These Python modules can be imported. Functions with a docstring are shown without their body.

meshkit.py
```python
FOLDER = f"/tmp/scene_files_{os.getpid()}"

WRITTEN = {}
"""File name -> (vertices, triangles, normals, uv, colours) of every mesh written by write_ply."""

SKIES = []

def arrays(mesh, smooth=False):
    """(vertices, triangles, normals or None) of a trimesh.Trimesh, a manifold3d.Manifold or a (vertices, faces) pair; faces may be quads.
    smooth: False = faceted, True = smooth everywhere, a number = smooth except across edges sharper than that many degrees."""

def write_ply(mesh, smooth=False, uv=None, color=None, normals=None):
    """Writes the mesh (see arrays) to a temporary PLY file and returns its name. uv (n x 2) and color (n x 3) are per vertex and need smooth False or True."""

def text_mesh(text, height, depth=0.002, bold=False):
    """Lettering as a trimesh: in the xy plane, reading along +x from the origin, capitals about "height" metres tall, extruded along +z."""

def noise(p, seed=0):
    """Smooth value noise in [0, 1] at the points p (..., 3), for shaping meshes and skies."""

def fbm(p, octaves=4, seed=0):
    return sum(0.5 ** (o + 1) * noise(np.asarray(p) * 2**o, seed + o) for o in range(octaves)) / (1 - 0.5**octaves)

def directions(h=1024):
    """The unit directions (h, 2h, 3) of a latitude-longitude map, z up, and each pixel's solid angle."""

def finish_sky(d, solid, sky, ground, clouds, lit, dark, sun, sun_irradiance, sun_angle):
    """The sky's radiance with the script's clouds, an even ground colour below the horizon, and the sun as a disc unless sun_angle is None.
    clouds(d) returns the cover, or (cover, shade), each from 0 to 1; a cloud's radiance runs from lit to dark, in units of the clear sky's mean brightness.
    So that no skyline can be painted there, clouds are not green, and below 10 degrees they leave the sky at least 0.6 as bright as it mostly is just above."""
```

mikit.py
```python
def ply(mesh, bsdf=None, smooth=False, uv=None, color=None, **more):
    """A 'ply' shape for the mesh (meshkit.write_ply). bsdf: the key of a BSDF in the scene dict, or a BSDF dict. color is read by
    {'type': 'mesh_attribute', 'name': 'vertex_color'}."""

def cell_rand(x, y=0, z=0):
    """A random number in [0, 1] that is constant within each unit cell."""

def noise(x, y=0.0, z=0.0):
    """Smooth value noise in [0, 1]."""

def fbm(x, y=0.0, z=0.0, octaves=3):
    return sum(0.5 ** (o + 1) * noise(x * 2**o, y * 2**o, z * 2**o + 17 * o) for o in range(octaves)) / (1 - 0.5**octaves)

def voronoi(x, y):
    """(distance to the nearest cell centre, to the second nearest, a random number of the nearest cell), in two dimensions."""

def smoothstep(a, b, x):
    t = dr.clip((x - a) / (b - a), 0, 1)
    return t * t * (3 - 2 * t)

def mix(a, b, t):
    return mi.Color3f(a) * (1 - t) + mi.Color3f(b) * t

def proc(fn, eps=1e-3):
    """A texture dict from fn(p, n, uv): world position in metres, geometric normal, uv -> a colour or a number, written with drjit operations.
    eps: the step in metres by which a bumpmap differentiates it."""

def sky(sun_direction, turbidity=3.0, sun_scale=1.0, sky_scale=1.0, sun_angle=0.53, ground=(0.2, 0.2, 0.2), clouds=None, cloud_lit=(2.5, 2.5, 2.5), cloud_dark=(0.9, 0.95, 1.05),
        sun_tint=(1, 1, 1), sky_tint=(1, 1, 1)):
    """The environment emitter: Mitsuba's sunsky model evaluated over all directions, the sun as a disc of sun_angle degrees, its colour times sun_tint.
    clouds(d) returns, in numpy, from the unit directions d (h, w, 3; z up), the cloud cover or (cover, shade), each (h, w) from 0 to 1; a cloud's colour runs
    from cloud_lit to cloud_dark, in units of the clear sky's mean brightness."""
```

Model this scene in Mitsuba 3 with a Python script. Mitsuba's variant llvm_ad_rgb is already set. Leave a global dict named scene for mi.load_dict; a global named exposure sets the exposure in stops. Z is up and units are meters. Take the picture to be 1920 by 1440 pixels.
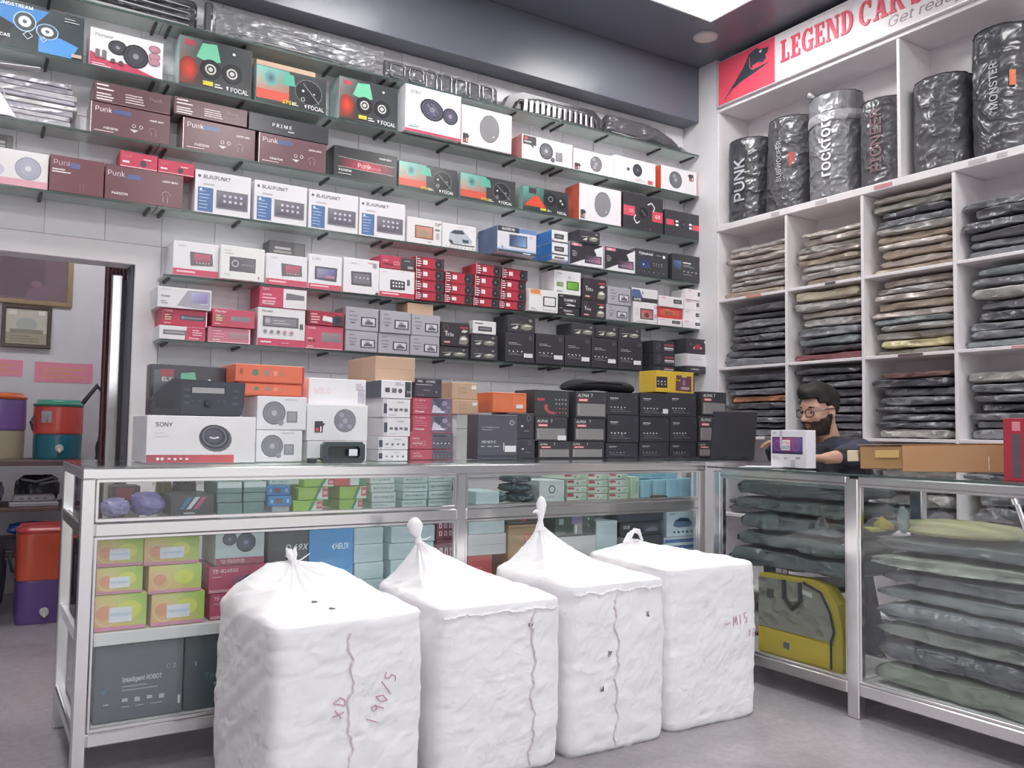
# A car accessory shop: glass shelves of boxed speakers and stereos, a steel and glass counter, white sacks on the floor.
import math, random, numpy as np, trimesh, mitsuba as mi, manifold3d as m3, mikit, meshkit
from shapely.geometry import Polygon
T = mi.ScalarTransform4f
R = random.Random(7)
scene, labels = {}, {}

# ---------------------------------------------------------------- camera, sky, lights, exposure
CAM = np.array([0.0, 0.0, 1.1])
YAW, PITCH, ROLL = 0.562963, 0.0565617, -0.0141196
_f = np.array([math.sin(YAW) * math.cos(PITCH), math.cos(YAW) * math.cos(PITCH), math.sin(PITCH)])
_r = np.array([math.cos(YAW), -math.sin(YAW), 0.0])
_d = np.cross(_f, _r)
_up = -(-math.sin(ROLL) * _r + math.cos(ROLL) * _d)
scene['camera'] = {'type': 'perspective', 'fov': 2 * math.degrees(math.atan(960 / 1608.4)), 'fov_axis': 'x', 'near_clip': 0.05, 'far_clip': 200.0,
                   'to_world': T().look_at(origin=CAM.tolist(), target=(CAM + _f).tolist(), up=_up.tolist())}
exposure = 2.2
PANEL = 4.6          # radiance of the ceiling light panels
scene['sky'] = mikit.sky((0.35, -0.45, 0.82), turbidity=4.0, sun_scale=0.0, sky_scale=1.7, ground=(0.35, 0.34, 0.33),
                         clouds=lambda d: (np.full(d.shape[:2], 0.85), 0.15 * np.ones(d.shape[:2])), cloud_lit=(2.2, 2.2, 2.2))

# ---------------------------------------------------------------- colour and materials
def L(h):
    """'#rrggbb' as seen in the photograph -> linear rgb"""
    if not isinstance(h, str): return tuple(h)
    v = [int(h[i:i + 2], 16) / 255 for i in (1, 3, 5)]
    return tuple(x / 12.92 if x < 0.04045 else ((x + 0.055) / 1.055) ** 2.4 for x in v)

VC = {'type': 'mesh_attribute', 'name': 'vertex_color'}
def rgb(h): return {'type': 'rgb', 'value': list(L(h))}
def princ(base, rough, **k): return {'type': 'principled', 'base_color': base, 'roughness': rough, **k}
scene['card'] = {'type': 'twosided', 'b': princ(VC, 0.38, specular=0.45)}
scene['gloss'] = {'type': 'twosided', 'b': princ(VC, 0.22, specular=0.5)}
scene['matte'] = {'type': 'twosided', 'b': princ(VC, 0.75, specular=0.25)}
def crinkle(p, n, uv):
    a = mikit.fbm(p.x * 7 + p.y * 9 + 2 * mikit.noise(p.z * 6, p.y * 4), p.y * 5 - p.x * 4, p.z * 11, octaves=3)
    b = mikit.fbm(p.x * 18, p.y * 18 + 8 * p.z, p.z * 9 + 5.0, octaves=2)
    ra, rb = 1 - 2 * abs(a - 0.5), 1 - 2 * abs(b - 0.5)
    return mi.Float(ra * ra * ra * ra + 0.35 * rb * rb * rb * rb)
scene['film'] = {'type': 'twosided', 'b': {'type': 'bumpmap', 'arbitrary': mikit.proc(crinkle, eps=0.004), 'scale': 0.011,
                 'b': princ(VC, 0.32, specular=0.6, clearcoat=1.0, clearcoat_gloss=0.92)}}
scene['steel'] = {'type': 'twosided', 'b': princ(rgb('#e6e3e3'), 0.2, metallic=1.0)}
scene['chrome'] = {'type': 'twosided', 'b': princ(rgb('#f2f2f2'), 0.12, metallic=1.0)}
scene['black_metal'] = {'type': 'twosided', 'b': princ(rgb('#37363a'), 0.4)}
scene['pane'] = {'type': 'thindielectric', 'int_ior': 1.5, 'specular_transmittance': {'type': 'rgb', 'value': [0.90, 0.945, 0.935]}}
scene['lens_glass'] = {'type': 'thindielectric', 'int_ior': 1.4}
scene['shelf_glass'] = {'type': 'thindielectric', 'int_ior': 1.5, 'specular_transmittance': {'type': 'rgb', 'value': [0.84, 0.89, 0.87]}}
scene['dusty_glass'] = {'type': 'blendbsdf', 'weight': 0.45, 'a': {'type': 'thindielectric', 'int_ior': 1.5, 'specular_transmittance': {'type': 'rgb', 'value': [0.82, 0.88, 0.85]}},
                        'b': {'type': 'twosided', 'b': {'type': 'diffuse', 'reflectance': rgb('#d3dcd8')}}}
scene['glass_edge'] = princ(rgb('#4c5a57'), 0.15, specular=0.6)
def paint(base, amp, f):
    c = L(base)
    return mikit.proc(lambda p, n, uv: mi.Color3f(*c) * (1 - amp + 2 * amp * mikit.fbm(p.x * f, p.y * f, p.z * f)))
scene['white_paint'] = {'type': 'twosided', 'b': princ(paint('#dedcdf', 0.05, 5.0), 0.5, specular=0.4)}
scene['grey_paint'] = {'type': 'twosided', 'b': princ(paint('#98969c', 0.05, 4.0), 0.5, specular=0.4)}
scene['white_board'] = {'type': 'twosided', 'b': princ(rgb('#e4dfe1'), 0.35, specular=0.4)}
scene['tile_glaze'] = princ(VC, 0.3, specular=0.45)
scene['blue_grey'] = {'type': 'twosided', 'b': princ(paint('#6a6d78', 0.05, 3.0), 0.3, specular=0.5)}
def floorcol(p, n, uv):
    g = mikit.fbm(p.x * 60, p.y * 60, 1.0, octaves=2)
    s = mikit.smoothstep(0.52, 0.75, mikit.fbm(p.x * 2.1, p.y * 2.1, 4.0, octaves=4))
    return mikit.mix(L('#9a9599'), L('#8b868a'), s) * (0.9 + 0.2 * g)
scene['floor_grey'] = princ(mikit.proc(floorcol), 0.35, specular=0.4)
def creases(p, n, uv):
    u, w = p.x + 0.9 * p.y, p.z
    a = mikit.fbm(u * 14 + w * 5, w * 26 - u * 4, 2.0, octaves=3)
    b = mikit.fbm(u * 30 - w * 22, w * 9 + u * 8, 7.0, octaves=3)
    return 0.7 * (1 - 2 * abs(a - 0.5)) + 0.5 * (1 - 2 * abs(b - 0.5)) + 0.06 * mikit.noise(u * 300, w * 300, 1.0)
scene['sack_cloth'] = {'type': 'twosided', 'b': {'type': 'bumpmap', 'arbitrary': mikit.proc(creases, eps=0.003), 'scale': 0.005, 'b': princ(mikit.proc(lambda p, n, uv: mi.Color3f(*L('#eceaec')) * (0.93 + 0.1 * mikit.fbm(p.x * 9, p.y * 9, p.z * 9))), 0.6, specular=0.3, sheen=0.2)}}
scene['cloth'] = {'type': 'twosided', 'b': princ(VC, 0.85, specular=0.15, sheen=0.3)}
scene['skin'] = princ(VC, 0.5, specular=0.4)
scene['hair'] = princ(VC, 0.6, specular=0.3)

# ---------------------------------------------------------------- helpers
count = {}
def key_for(name, parent=None):
    full = (parent + '__' if parent else '') + name
    n = count.get(full, 0); count[full] = n + 1
    return full if n == 0 else f'{full}_{n:03d}'

def put(name, mesh, mat, parent=None, color=None, smooth=False, **kw):
    """one entry of the scene; color: one colour for the whole mesh or per-vertex rows"""
    k = key_for(name, parent)
    if color is not None:
        v, f, _ = meshkit.arrays(mesh)
        col = np.asarray(L(color)) if isinstance(color, str) or np.ndim(color) == 1 else np.asarray(color)
        if col.ndim == 1: col = np.tile(col, (len(v), 1))
        if smooth is not True and smooth is not False:      # a smoothing angle splits vertices; find each one's colour again
            tm = trimesh.graph.smooth_shade(trimesh.Trimesh(v, f, process=False), angle=np.radians(smooth), facet_minarea=None)
            from scipy.spatial import cKDTree
            col = col[cKDTree(v).query(tm.vertices)[1]]; mesh, smooth = tm, True
        else: mesh = (v, f)
        scene[k] = mikit.ply(mesh, mat, smooth=smooth, color=col, **kw)
    else:
        scene[k] = mikit.ply(mesh, mat, smooth=smooth, **kw)
    return k

def thing(name, label, cat, group=None):
    k = key_for(name)
    tag(k, label, cat, group)
    return k
def tag(k, label, cat, group=None, kind=None):
    labels[k] = {'label': label, 'category': cat}
    if group: labels[k]['group'] = group
    if kind: labels[k]['kind'] = kind
    return k
def struct(name, mesh, mat, parent=None, **kw):
    k = put(name, mesh, mat, parent, **kw)
    if not parent: labels[k] = {'kind': 'structure'}
    return k

_SG = np.array([[x, y, z] for x in (-1, 1) for y in (-1, 1) for z in (-1, 1)], float)
def cbox(x0, x1, y0, y1, z0, z1, b=0.002, cols=None):
    """box with bevelled edges. cols: (left, right, front, back, bottom, top) colours -> also returns vertex colours"""
    ctr, h = np.array([(x0 + x1) / 2, (y0 + y1) / 2, (z0 + z1) / 2]), np.array([x1 - x0, y1 - y0, z1 - z0]) / 2
    b = min(b, 0.45 * h.min())
    V, col, idx = [], [], {}
    for ci, s in enumerate(_SG):
        for ax in range(3):
            off = np.full(3, -b); off[ax] = 0
            idx[ci, ax] = len(V); V.append(ctr + s * (h + off))
            if cols is not None: col.append(L(cols[ax * 2 + (s[ax] > 0)]))
    pts = np.array(V)
    F = []
    def poly(ids):
        c = pts[ids].mean(0); n = c - ctr
        e = np.cross(pts[ids[1]] - pts[ids[0]], pts[ids[2]] - pts[ids[0]])
        if e @ n < 0: ids = ids[::-1]
        for k in range(1, len(ids) - 1): F.append([ids[0], ids[k], ids[k + 1]])
    for ax in range(3):
        a, c = [k for k in range(3) if k != ax]
        for sgn in (-1, 1):
            cs = [ci for ci, s in enumerate(_SG) if s[ax] == sgn]
            cs.sort(key=lambda ci: math.atan2(_SG[ci][c], _SG[ci][a]))
            poly([idx[ci, ax] for ci in cs])
    for ax in range(3):
        a, c = [k for k in range(3) if k != ax]
        for sa in (-1, 1):
            for sc in (-1, 1):
                e = sorted([ci for ci, s in enumerate(_SG) if s[a] == sa and s[c] == sc], key=lambda ci: _SG[ci][ax])
                poly([idx[e[0], a], idx[e[1], a], idx[e[1], c], idx[e[0], c]])
    for ci in range(8): poly([idx[ci, 0], idx[ci, 1], idx[ci, 2]])
    if cols is None: return pts, np.array(F)
    return (pts, np.array(F)), np.array(col)

def join(*ms):
    V, F, n = [], [], 0
    for m in ms:
        v, f, _ = meshkit.arrays(m)
        V.append(v); F.append(f + n); n += len(v)
    return np.vstack(V), np.vstack(F)

def tube(pts, rad, sides=8, caps=True):
    p = np.asarray(pts, float); rad = np.broadcast_to(rad, (len(p),))
    t = np.gradient(p, axis=0); t /= np.linalg.norm(t, axis=1, keepdims=True) + 1e-12
    ref = np.array([0, 0, 1.0]) if abs(t[:, 2]).mean() < 0.8 else np.array([1.0, 0, 0])
    a = np.cross(t, ref); a /= np.linalg.norm(a, axis=1, keepdims=True) + 1e-12
    b = np.cross(t, a); ang = np.arange(sides) * 2 * np.pi / sides
    v = (p[:, None] + rad[:, None, None] * (np.cos(ang)[None, :, None] * a[:, None] + np.sin(ang)[None, :, None] * b[:, None])).reshape(-1, 3)
    F = []
    for i in range(len(p) - 1):
        for j in range(sides):
            q = [i * sides + j, i * sides + (j + 1) % sides, (i + 1) * sides + (j + 1) % sides, (i + 1) * sides + j]
            F += [[q[0], q[1], q[2]], [q[0], q[2], q[3]]]
    if caps:
        n = len(v); v = np.vstack([v, p[:1], p[-1:]])
        e = (len(p) - 1) * sides
        for j in range(sides):
            F += [[n, (j + 1) % sides, j], [n + 1, e + j, e + (j + 1) % sides]]
    return v, np.array(F)

def lathe(prof, n=28, center=(0, 0, 0)):
    """prof: (radius, z) rows from bottom to top"""
    prof = np.asarray(prof, float); ang = np.arange(n) * 2 * np.pi / n
    v = np.stack([prof[:, None, 0] * np.cos(ang), prof[:, None, 0] * np.sin(ang), np.broadcast_to(prof[:, None, 1], (len(prof), n))], -1).reshape(-1, 3)
    F = []
    for i in range(len(prof) - 1):
        for j in range(n):
            q = [i * n + j, i * n + (j + 1) % n, (i + 1) * n + (j + 1) % n, (i + 1) * n + j]
            F += [[q[0], q[1], q[2]], [q[0], q[2], q[3]]]
    return v + np.asarray(center), np.array(F)

def xf(m, rot=0.0, at=(0, 0, 0), about=(0, 0, 0), axis='z'):
    v, f, _ = meshkit.arrays(m)
    c, s = math.cos(rot), math.sin(rot); v = v - np.asarray(about)
    M = {'z': [[c, -s, 0], [s, c, 0], [0, 0, 1]], 'x': [[1, 0, 0], [0, c, -s], [0, s, c]], 'y': [[c, 0, s], [0, 1, 0], [-s, 0, c]]}[axis]
    return v @ np.array(M).T + np.asarray(about) + np.asarray(at), f

# ---------------------------------------------------------------- flat print: coloured shapes on a face
_glyph = {}
def glyphs(s, bold):
    if (s, bold) not in _glyph:
        m = meshkit.text_mesh(s, 1.0, 0.1, bold)
        keep = m.face_normals[:, 2] > 0.9
        f = m.faces[keep]; u, inv = np.unique(f, return_inverse=True)
        _glyph[s, bold] = (m.vertices[u][:, :2], inv.reshape(-1, 3))
    return _glyph[s, bold]

class Print:
    """u to the right, v up, both 0..1 of the face; radii and text heights in fractions of the face's height"""
    def __init__(s, w, h): s.w, s.h, s.V, s.F, s.C, s.n, s.layer = w, h, [], [], [], 0, 0
    def add(s, uv, f, col):
        uv = np.asarray(uv, float); f = np.asarray(f)
        a, b, c = uv[f[:, 0]], uv[f[:, 1]], uv[f[:, 2]]
        cr = (b[:, 0] - a[:, 0]) * (c[:, 1] - a[:, 1]) - (b[:, 1] - a[:, 1]) * (c[:, 0] - a[:, 0])
        f = np.where((cr < 0)[:, None], f[:, ::-1], f)
        s.V.append(np.column_stack([uv * [s.w, s.h], np.full(len(uv), 0.0005 + 0.00022 * s.layer)]))
        col = np.asarray(col, float); s.C.append(np.tile(col, (len(uv), 1)) if col.ndim == 1 else col)
        s.F.append(f + s.n); s.n += len(uv); s.layer += 1
        return s
    def rect(s, u0, v0, u1, v1, col): return s.add([(u0, v0), (u1, v0), (u1, v1), (u0, v1)], [[0, 1, 2], [0, 2, 3]], L(col))
    def grad(s, u0, v0, u1, v1, a, b, c, d):       # printed artwork running from colour to colour; corners lower left, lower right, upper right, upper left
        g = [(i, j) for j in (0, .5, 1) for i in (0, .5, 1)]
        A = np.array([L(x) for x in (a, b, c, d)])
        col = [A[0] * (1 - i) * (1 - j) + A[1] * i * (1 - j) + A[2] * i * j + A[3] * (1 - i) * j for i, j in g]
        f = [q for r in (0, 1) for k in (0, 1) for q in ([r * 3 + k, r * 3 + k + 1, r * 3 + k + 4], [r * 3 + k, r * 3 + k + 4, r * 3 + k + 3])]
        return s.add([(u0 + (u1 - u0) * i, v0 + (v1 - v0) * j) for i, j in g], f, np.array(col))
    def poly(s, pts, col):
        v, f = trimesh.creation.triangulate_polygon(Polygon(pts), engine='earcut')
        return s.add(v, f, L(col))
    def disc(s, u, v, r, col, asp=1.0, rot=0.0, rim=None, n=18):
        a = np.arange(n) * 2 * np.pi / n; x, y = r * s.h * asp * np.cos(a), r * s.h * np.sin(a)
        x, y = x * math.cos(rot) - y * math.sin(rot), x * math.sin(rot) + y * math.cos(rot)
        P = np.vstack([[(u, v)], np.column_stack([u + x / s.w, v + y / s.h])])
        col = np.vstack([[L(col)], np.tile(L(rim or col), (n, 1))])
        return s.add(P, [[0, 1 + k, 1 + (k + 1) % n] for k in range(n)], col)
    def ring(s, u, v, r, t, col, asp=1.0, rot=0.0, n=18, a0=0.0, a1=360.0):
        a = np.radians(np.linspace(a0, a1, n + 1)); P = []
        for q in (r, r - t):
            x, y = q * s.h * asp * np.cos(a), q * s.h * np.sin(a)
            x, y = x * math.cos(rot) - y * math.sin(rot), x * math.sin(rot) + y * math.cos(rot)
            P.append(np.column_stack([u + x / s.w, v + y / s.h]))
        f = [q for k in range(n) for q in ([k, k + 1, n + 2 + k], [k, n + 2 + k, n + 1 + k])]
        return s.add(np.vstack(P), f, L(col))
    def line(s, u0, v0, u1, v1, t, col):
        dx, dy = (u1 - u0) * s.w, (v1 - v0) * s.h; l = math.hypot(dx, dy) + 1e-9; nx, ny = -dy / l * t * s.h / 2, dx / l * t * s.h / 2
        P = [(u0 * s.w + nx, v0 * s.h + ny), (u1 * s.w + nx, v1 * s.h + ny), (u1 * s.w - nx, v1 * s.h - ny), (u0 * s.w - nx, v0 * s.h - ny)]
        return s.add([(x / s.w, y / s.h) for x, y in P], [[0, 1, 2], [0, 2, 3]], L(col))
    def text(s, t, u, v, h, col, bold=True, shear=0.0, maxw=None, squeeze=1.0):
        V, F = glyphs(t, bold); k = h * s.h
        x = (V[:, 0] + shear * V[:, 1]) * k * squeeze
        if maxw and x.max() > maxw * s.w: x = x * maxw * s.w / x.max()
        return s.add(np.column_stack([u + x / s.w, v + V[:, 1] * k / s.h]), F, L(col))
    def lines(s, u0, u1, v, n, gap, t, col, seed=1):        # rows of small illegible print
        q = random.Random(seed)
        for k in range(n): s.rect(u0, v - k * gap - t, u0 + (u1 - u0) * q.uniform(.6, 1), v - k * gap, col)
        return s
    def icons(s, u0, u1, v, n, r, col):
        for k in range(n):
            u = u0 + (u1 - u0) * k / max(1, n - 1); a = r * s.h / s.w
            s.rect(u - a, v - r * (0.6 + 0.4 * (k % 2)), u + a, v + r * 0.7, col)
        return s
    def speaker(s, u, v, r, asp=1.0, rot=0.0, c='#4b4a52', hub='#8e8d96', rim='#2c2b30'):
        s.disc(u, v, r, rim, asp, rot); s.disc(u, v, r * .88, c, asp, rot, n=20); s.ring(u, v, r * .72, r * .05, rim, asp, rot)
        return s.disc(u, v, r * .24, hub, asp, rot, n=12)
    def mesh(s, frame):
        """frame: (origin, right, up, out)"""
        o, r, u, n = [np.asarray(q, float) for q in frame]
        V = np.vstack(s.V); V = o + V[:, :1] * r + V[:, 1:2] * u + V[:, 2:] * n
        return (V, np.vstack(s.F)), np.vstack(s.C)

# ---------------------------------------------------------------- large area lights: the ceiling's light panels
ZC = 3.64
def ceiling_panel(x, y, label):
    t = thing('ceiling_light_panel', label, 'ceiling light')
    h = 0.3
    v = np.array([[x - h, y - h, ZC - .012], [x - h, y + h, ZC - .012], [x + h, y + h, ZC - .012], [x + h, y - h, ZC - .012]])
    put('diffuser', (v, np.array([[0, 1, 2], [0, 2, 3]])), None, t, emitter={'type': 'area', 'radiance': {'type': 'rgb', 'value': [PANEL, PANEL * .985, PANEL * .97]}})
    rim = [cbox(x - h - .012, x + h + .012, y - h - .012, y - h, ZC - .014, ZC, .001), cbox(x - h - .012, x + h + .012, y + h, y + h + .012, ZC - .014, ZC, .001),
           cbox(x - h - .012, x - h, y - h, y + h, ZC - .014, ZC, .001), cbox(x + h, x + h + .012, y - h, y + h, ZC - .014, ZC, .001)]
    put('frame', join(*rim), 'white_paint', t)
ceiling_panel(3.43, 3.39, 'square white light panel glowing in the dark ceiling near the corner')
for k, (x, y) in enumerate(((1.73, 3.39), (0.03, 3.39), (3.43, 1.2), (1.73, 1.2), (0.03, 1.2), (1.73, -1.0), (0.03, -1.0), (3.43, -1.0))):
    ceiling_panel(x, y, 'square white light panel in the dark ceiling, %s' % (('above the two-ring speaker boxes', 'above the doorway', 'over the right display counter', 'over the white sacks', 'over the left end of the white sacks', 'near the shop front, middle', 'near the shop front, left', 'near the shop front, right')[k]))

# ---------------------------------------------------------------- the room
XB, YW, XL, YF = 4.177, 4.40, -2.6, -2.6
def slab(x0, x1, y0, y1, z0, z1): return cbox(x0, x1, y0, y1, z0, z1, .0005)
struct('floor', slab(XL - .2, 5.4, YF - .2, 6.9, -.1, 0), 'floor_grey')
struct('ceiling', slab(XL - .2, 5.4, YF - .2, YW + .3, ZC, ZC + .1), 'blue_grey')
struct('trim_1', cbox(XL, XB - .001, 4.244, YW - .001, 3.257, ZC - .001, .003), 'blue_grey')     # the boxed beam above the glass shelves
DX0, DX1, DZ = -.55, .636, 1.872
struct('wall_back', join(slab(XL, DX0, YW, YW + .12, 0, ZC), slab(DX1, XB + .3, YW, YW + .12, 0, ZC), slab(DX0, DX1, YW, YW + .12, DZ, ZC)), 'white_paint')
struct('wall_left', slab(XL - .12, XL, YF, YW + .12, 0, ZC), 'grey_paint')
struct('wall_right', join(slab(XB, XB + .12, 4.08, YW, 0, ZC), slab(4.49, 4.6, YF, 4.08, 0, ZC)), 'white_paint')
struct('trim_3', cbox(XB - .02, 4.48, YF + .002, -.03, 0, ZC - .001, .004), 'blue_grey')      # dark panelling on the right wall towards the street
struct('wall_front', join(slab(XL, -2.2, YF - .12, YF, 0, ZC), slab(3.9, 4.6, YF - .12, YF, 0, ZC), slab(-2.2, 3.9, YF - .12, YF, 3.2, ZC)), 'white_paint')
struct('trim_2', join(cbox(DX1, DX1 + .115, YW - .014, YW - .001, 0, DZ + .1, .003), cbox(DX0 - .1, DX1 + .115, YW - .014, YW - .001, DZ, DZ + .1, .003), cbox(DX0 - .1, DX0, YW - .014, YW - .001, 0, DZ + .1, .003)), 'white_board')
# street outside the open shop front
struct('ground_street', slab(-14, 16, -16, YF - .21, -.12, -.02), princ(rgb('#a7a39c'), .8))
# glazed wall tiles, course by course, leaving out the doorway and its casing
rt = random.Random(3); tile_cols = [L('#d9d8dc'), L('#d4d3d8'), L('#dddcdf'), L('#d6d5d8')]
z, course = 0.833, 0
while z < 3.25:
    z1 = min(z + .285, 3.256)
    x = -1.0 + (course % 2) * .125
    while x < XB - .01:
        x1 = min(x + .25, XB - .002); xa = x
        if z < DZ + .1 and xa < DX1 + .117:
            xa = DX1 + .117 if x1 > DX1 + .16 else None
        za = z
        if xa is not None and xa < DX1 + .117 and z < DZ + .1 < z1: za = DZ + .102
        if xa is not None and x1 - xa > .02:
            put('tile', cbox(xa + .0012, x1 - .0012, YW - .007, YW - .0002, za + .0012, z1 - .0012, .0012), 'tile_glaze', 'wall_back', color=tile_cols[rt.randrange(4)])
        x += .25
    z += .285; course += 1

# ---------------------------------------------------------------- glass shelves on the back wall
SZ = [3.025, 2.738, 2.430, 2.135, 1.819, 1.5115]
RANK = ['topmost', 'second', 'third', 'fourth', 'fifth', 'lowest']
CUT = [-.75, .70, 1.87, 3.0, XB - .004]
for s, z in enumerate(SZ):
    cuts = CUT if s < 4 else [.735] + CUT[2:]
    for k in range(len(cuts) - 1):
        x0, x1 = cuts[k] + .002, cuts[k + 1] - .002
        what = {4: ('left', 'second', 'third', 'right')[k], 3: ('left', 'middle', 'right')[min(k, 2)]}[len(cuts) - 1]
        t = thing('glass_shelf', f'clear greenish glass shelf panel, {what} panel of the {RANK[s]} shelf on the white wall', 'shelf')
        put('pane', cbox(x0, x1, 4.2405, YW - .008, z - .010, z, .0008), 'dusty_glass', t)
        put('front_edge', cbox(x0, x1, 4.2375, 4.2400, z - .010, z, .0008), 'glass_edge', t)
        for xb in ([x0 + .03, (x0 + x1) / 2 - .2, (x0 + x1) / 2 + .25, x1 - .03] if x1 - x0 > .7 else [x0 + .05, x1 - .05]):
            bar = Polygon([(0, .002), (.125, .006), (.135, .008), (.135, .0145), (.125, .0145), (.012, .0145), (.012, .0145), (0, .0145)])
            m = trimesh.creation.extrude_polygon(bar, .012, engine='earcut')
            v = np.column_stack([xb - .006 + m.vertices[:, 2], YW - .0085 - m.vertices[:, 0], z - .0255 + m.vertices[:, 1]])
            put('bracket', (v, m.faces[:, ::-1]), 'black_metal', t)

# ---------------------------------------------------------------- the left display counter (polished steel frame, glass)
def steel(t, name, x0, x1, y0, y1, z0, z1): return put(name, cbox(x0, x1, y0, y1, z0, z1, .004), 'steel', t)
def pane(t, name, x0, x1, y0, y1, z0, z1):
    """a single sheet; one of the three extents is nought"""
    if y0 == y1: v = [[x0, y0, z0], [x1, y0, z0], [x1, y0, z1], [x0, y0, z1]]
    elif x0 == x1: v = [[x0, y0, z0], [x0, y1, z0], [x0, y1, z1], [x0, y0, z1]]
    else: v = [[x0, y0, z0], [x1, y0, z0], [x1, y1, z0], [x0, y1, z0]]
    return put(name, (np.array(v, float), np.array([[0, 1, 2], [0, 2, 3]])), 'pane', t)
AY, AYB, AX0, AX1, AZ = 2.972, 3.62, .303, 2.972, .977
A = thing('display_counter', 'long steel and glass display counter standing behind the four white sacks', 'display counter')
for x in (AX0, 1.63, AX1 - .042):
    steel(A, 'post', x, x + .042, AY, AY + .042, 0, .935); steel(A, 'post', x, x + .042, AYB - .042, AYB, 0, .935)
for x0, x1 in ((AX0 + .042, 1.63), (1.672, AX1 - .042)):
    steel(A, 'bottom_rail', x0, x1, AY, AY + .04, .11, .152); steel(A, 'bottom_rail', x0, x1, AYB - .04, AYB, .11, .152)
    steel(A, 'middle_rail', x0, x1, AY, AY + .04, .755, .798)
    for z0, z1 in ((.156, .750), (.803, .930)):          # thin beads around each pane
        bead = [cbox(x0, x1, AY + .006, AY + .018, z0 - .003, z0 + .009, .002), cbox(x0, x1, AY + .006, AY + .018, z1 - .006, z1 + .005, .002),
                cbox(x0, x0 + .01, AY + .006, AY + .018, z0, z1, .002), cbox(x1 - .01, x1, AY + .006, AY + .018, z0, z1, .002)]
        put('glazing_bead', join(*bead), 'steel', A)
        pane(A, 'front_pane', x0, x1, AY + .012, AY + .012, z0, z1)
    put('shelf_pane', cbox(x0 - .03, x1 + .03, AY + .045, AYB - .045, .793, .801, .001), 'shelf_glass', A)
    put('shelf_board', cbox(x0 - .03, x1 + .03, AY + .05, AYB - .045, .405 if x0 < 1 else .43, .444, .002), 'white_board', A)
    put('bottom_board', cbox(x0 - .03, x1 + .03, AY + .045, AYB - .045, .14, .156, .002), 'white_board', A)
steel(A, 'top_rail', AX0, AX1, AY - .004, AY + .042, .935, AZ - .006); steel(A, 'top_rail', AX0, AX1, AYB - .042, AYB, .935, AZ - .006)
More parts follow.
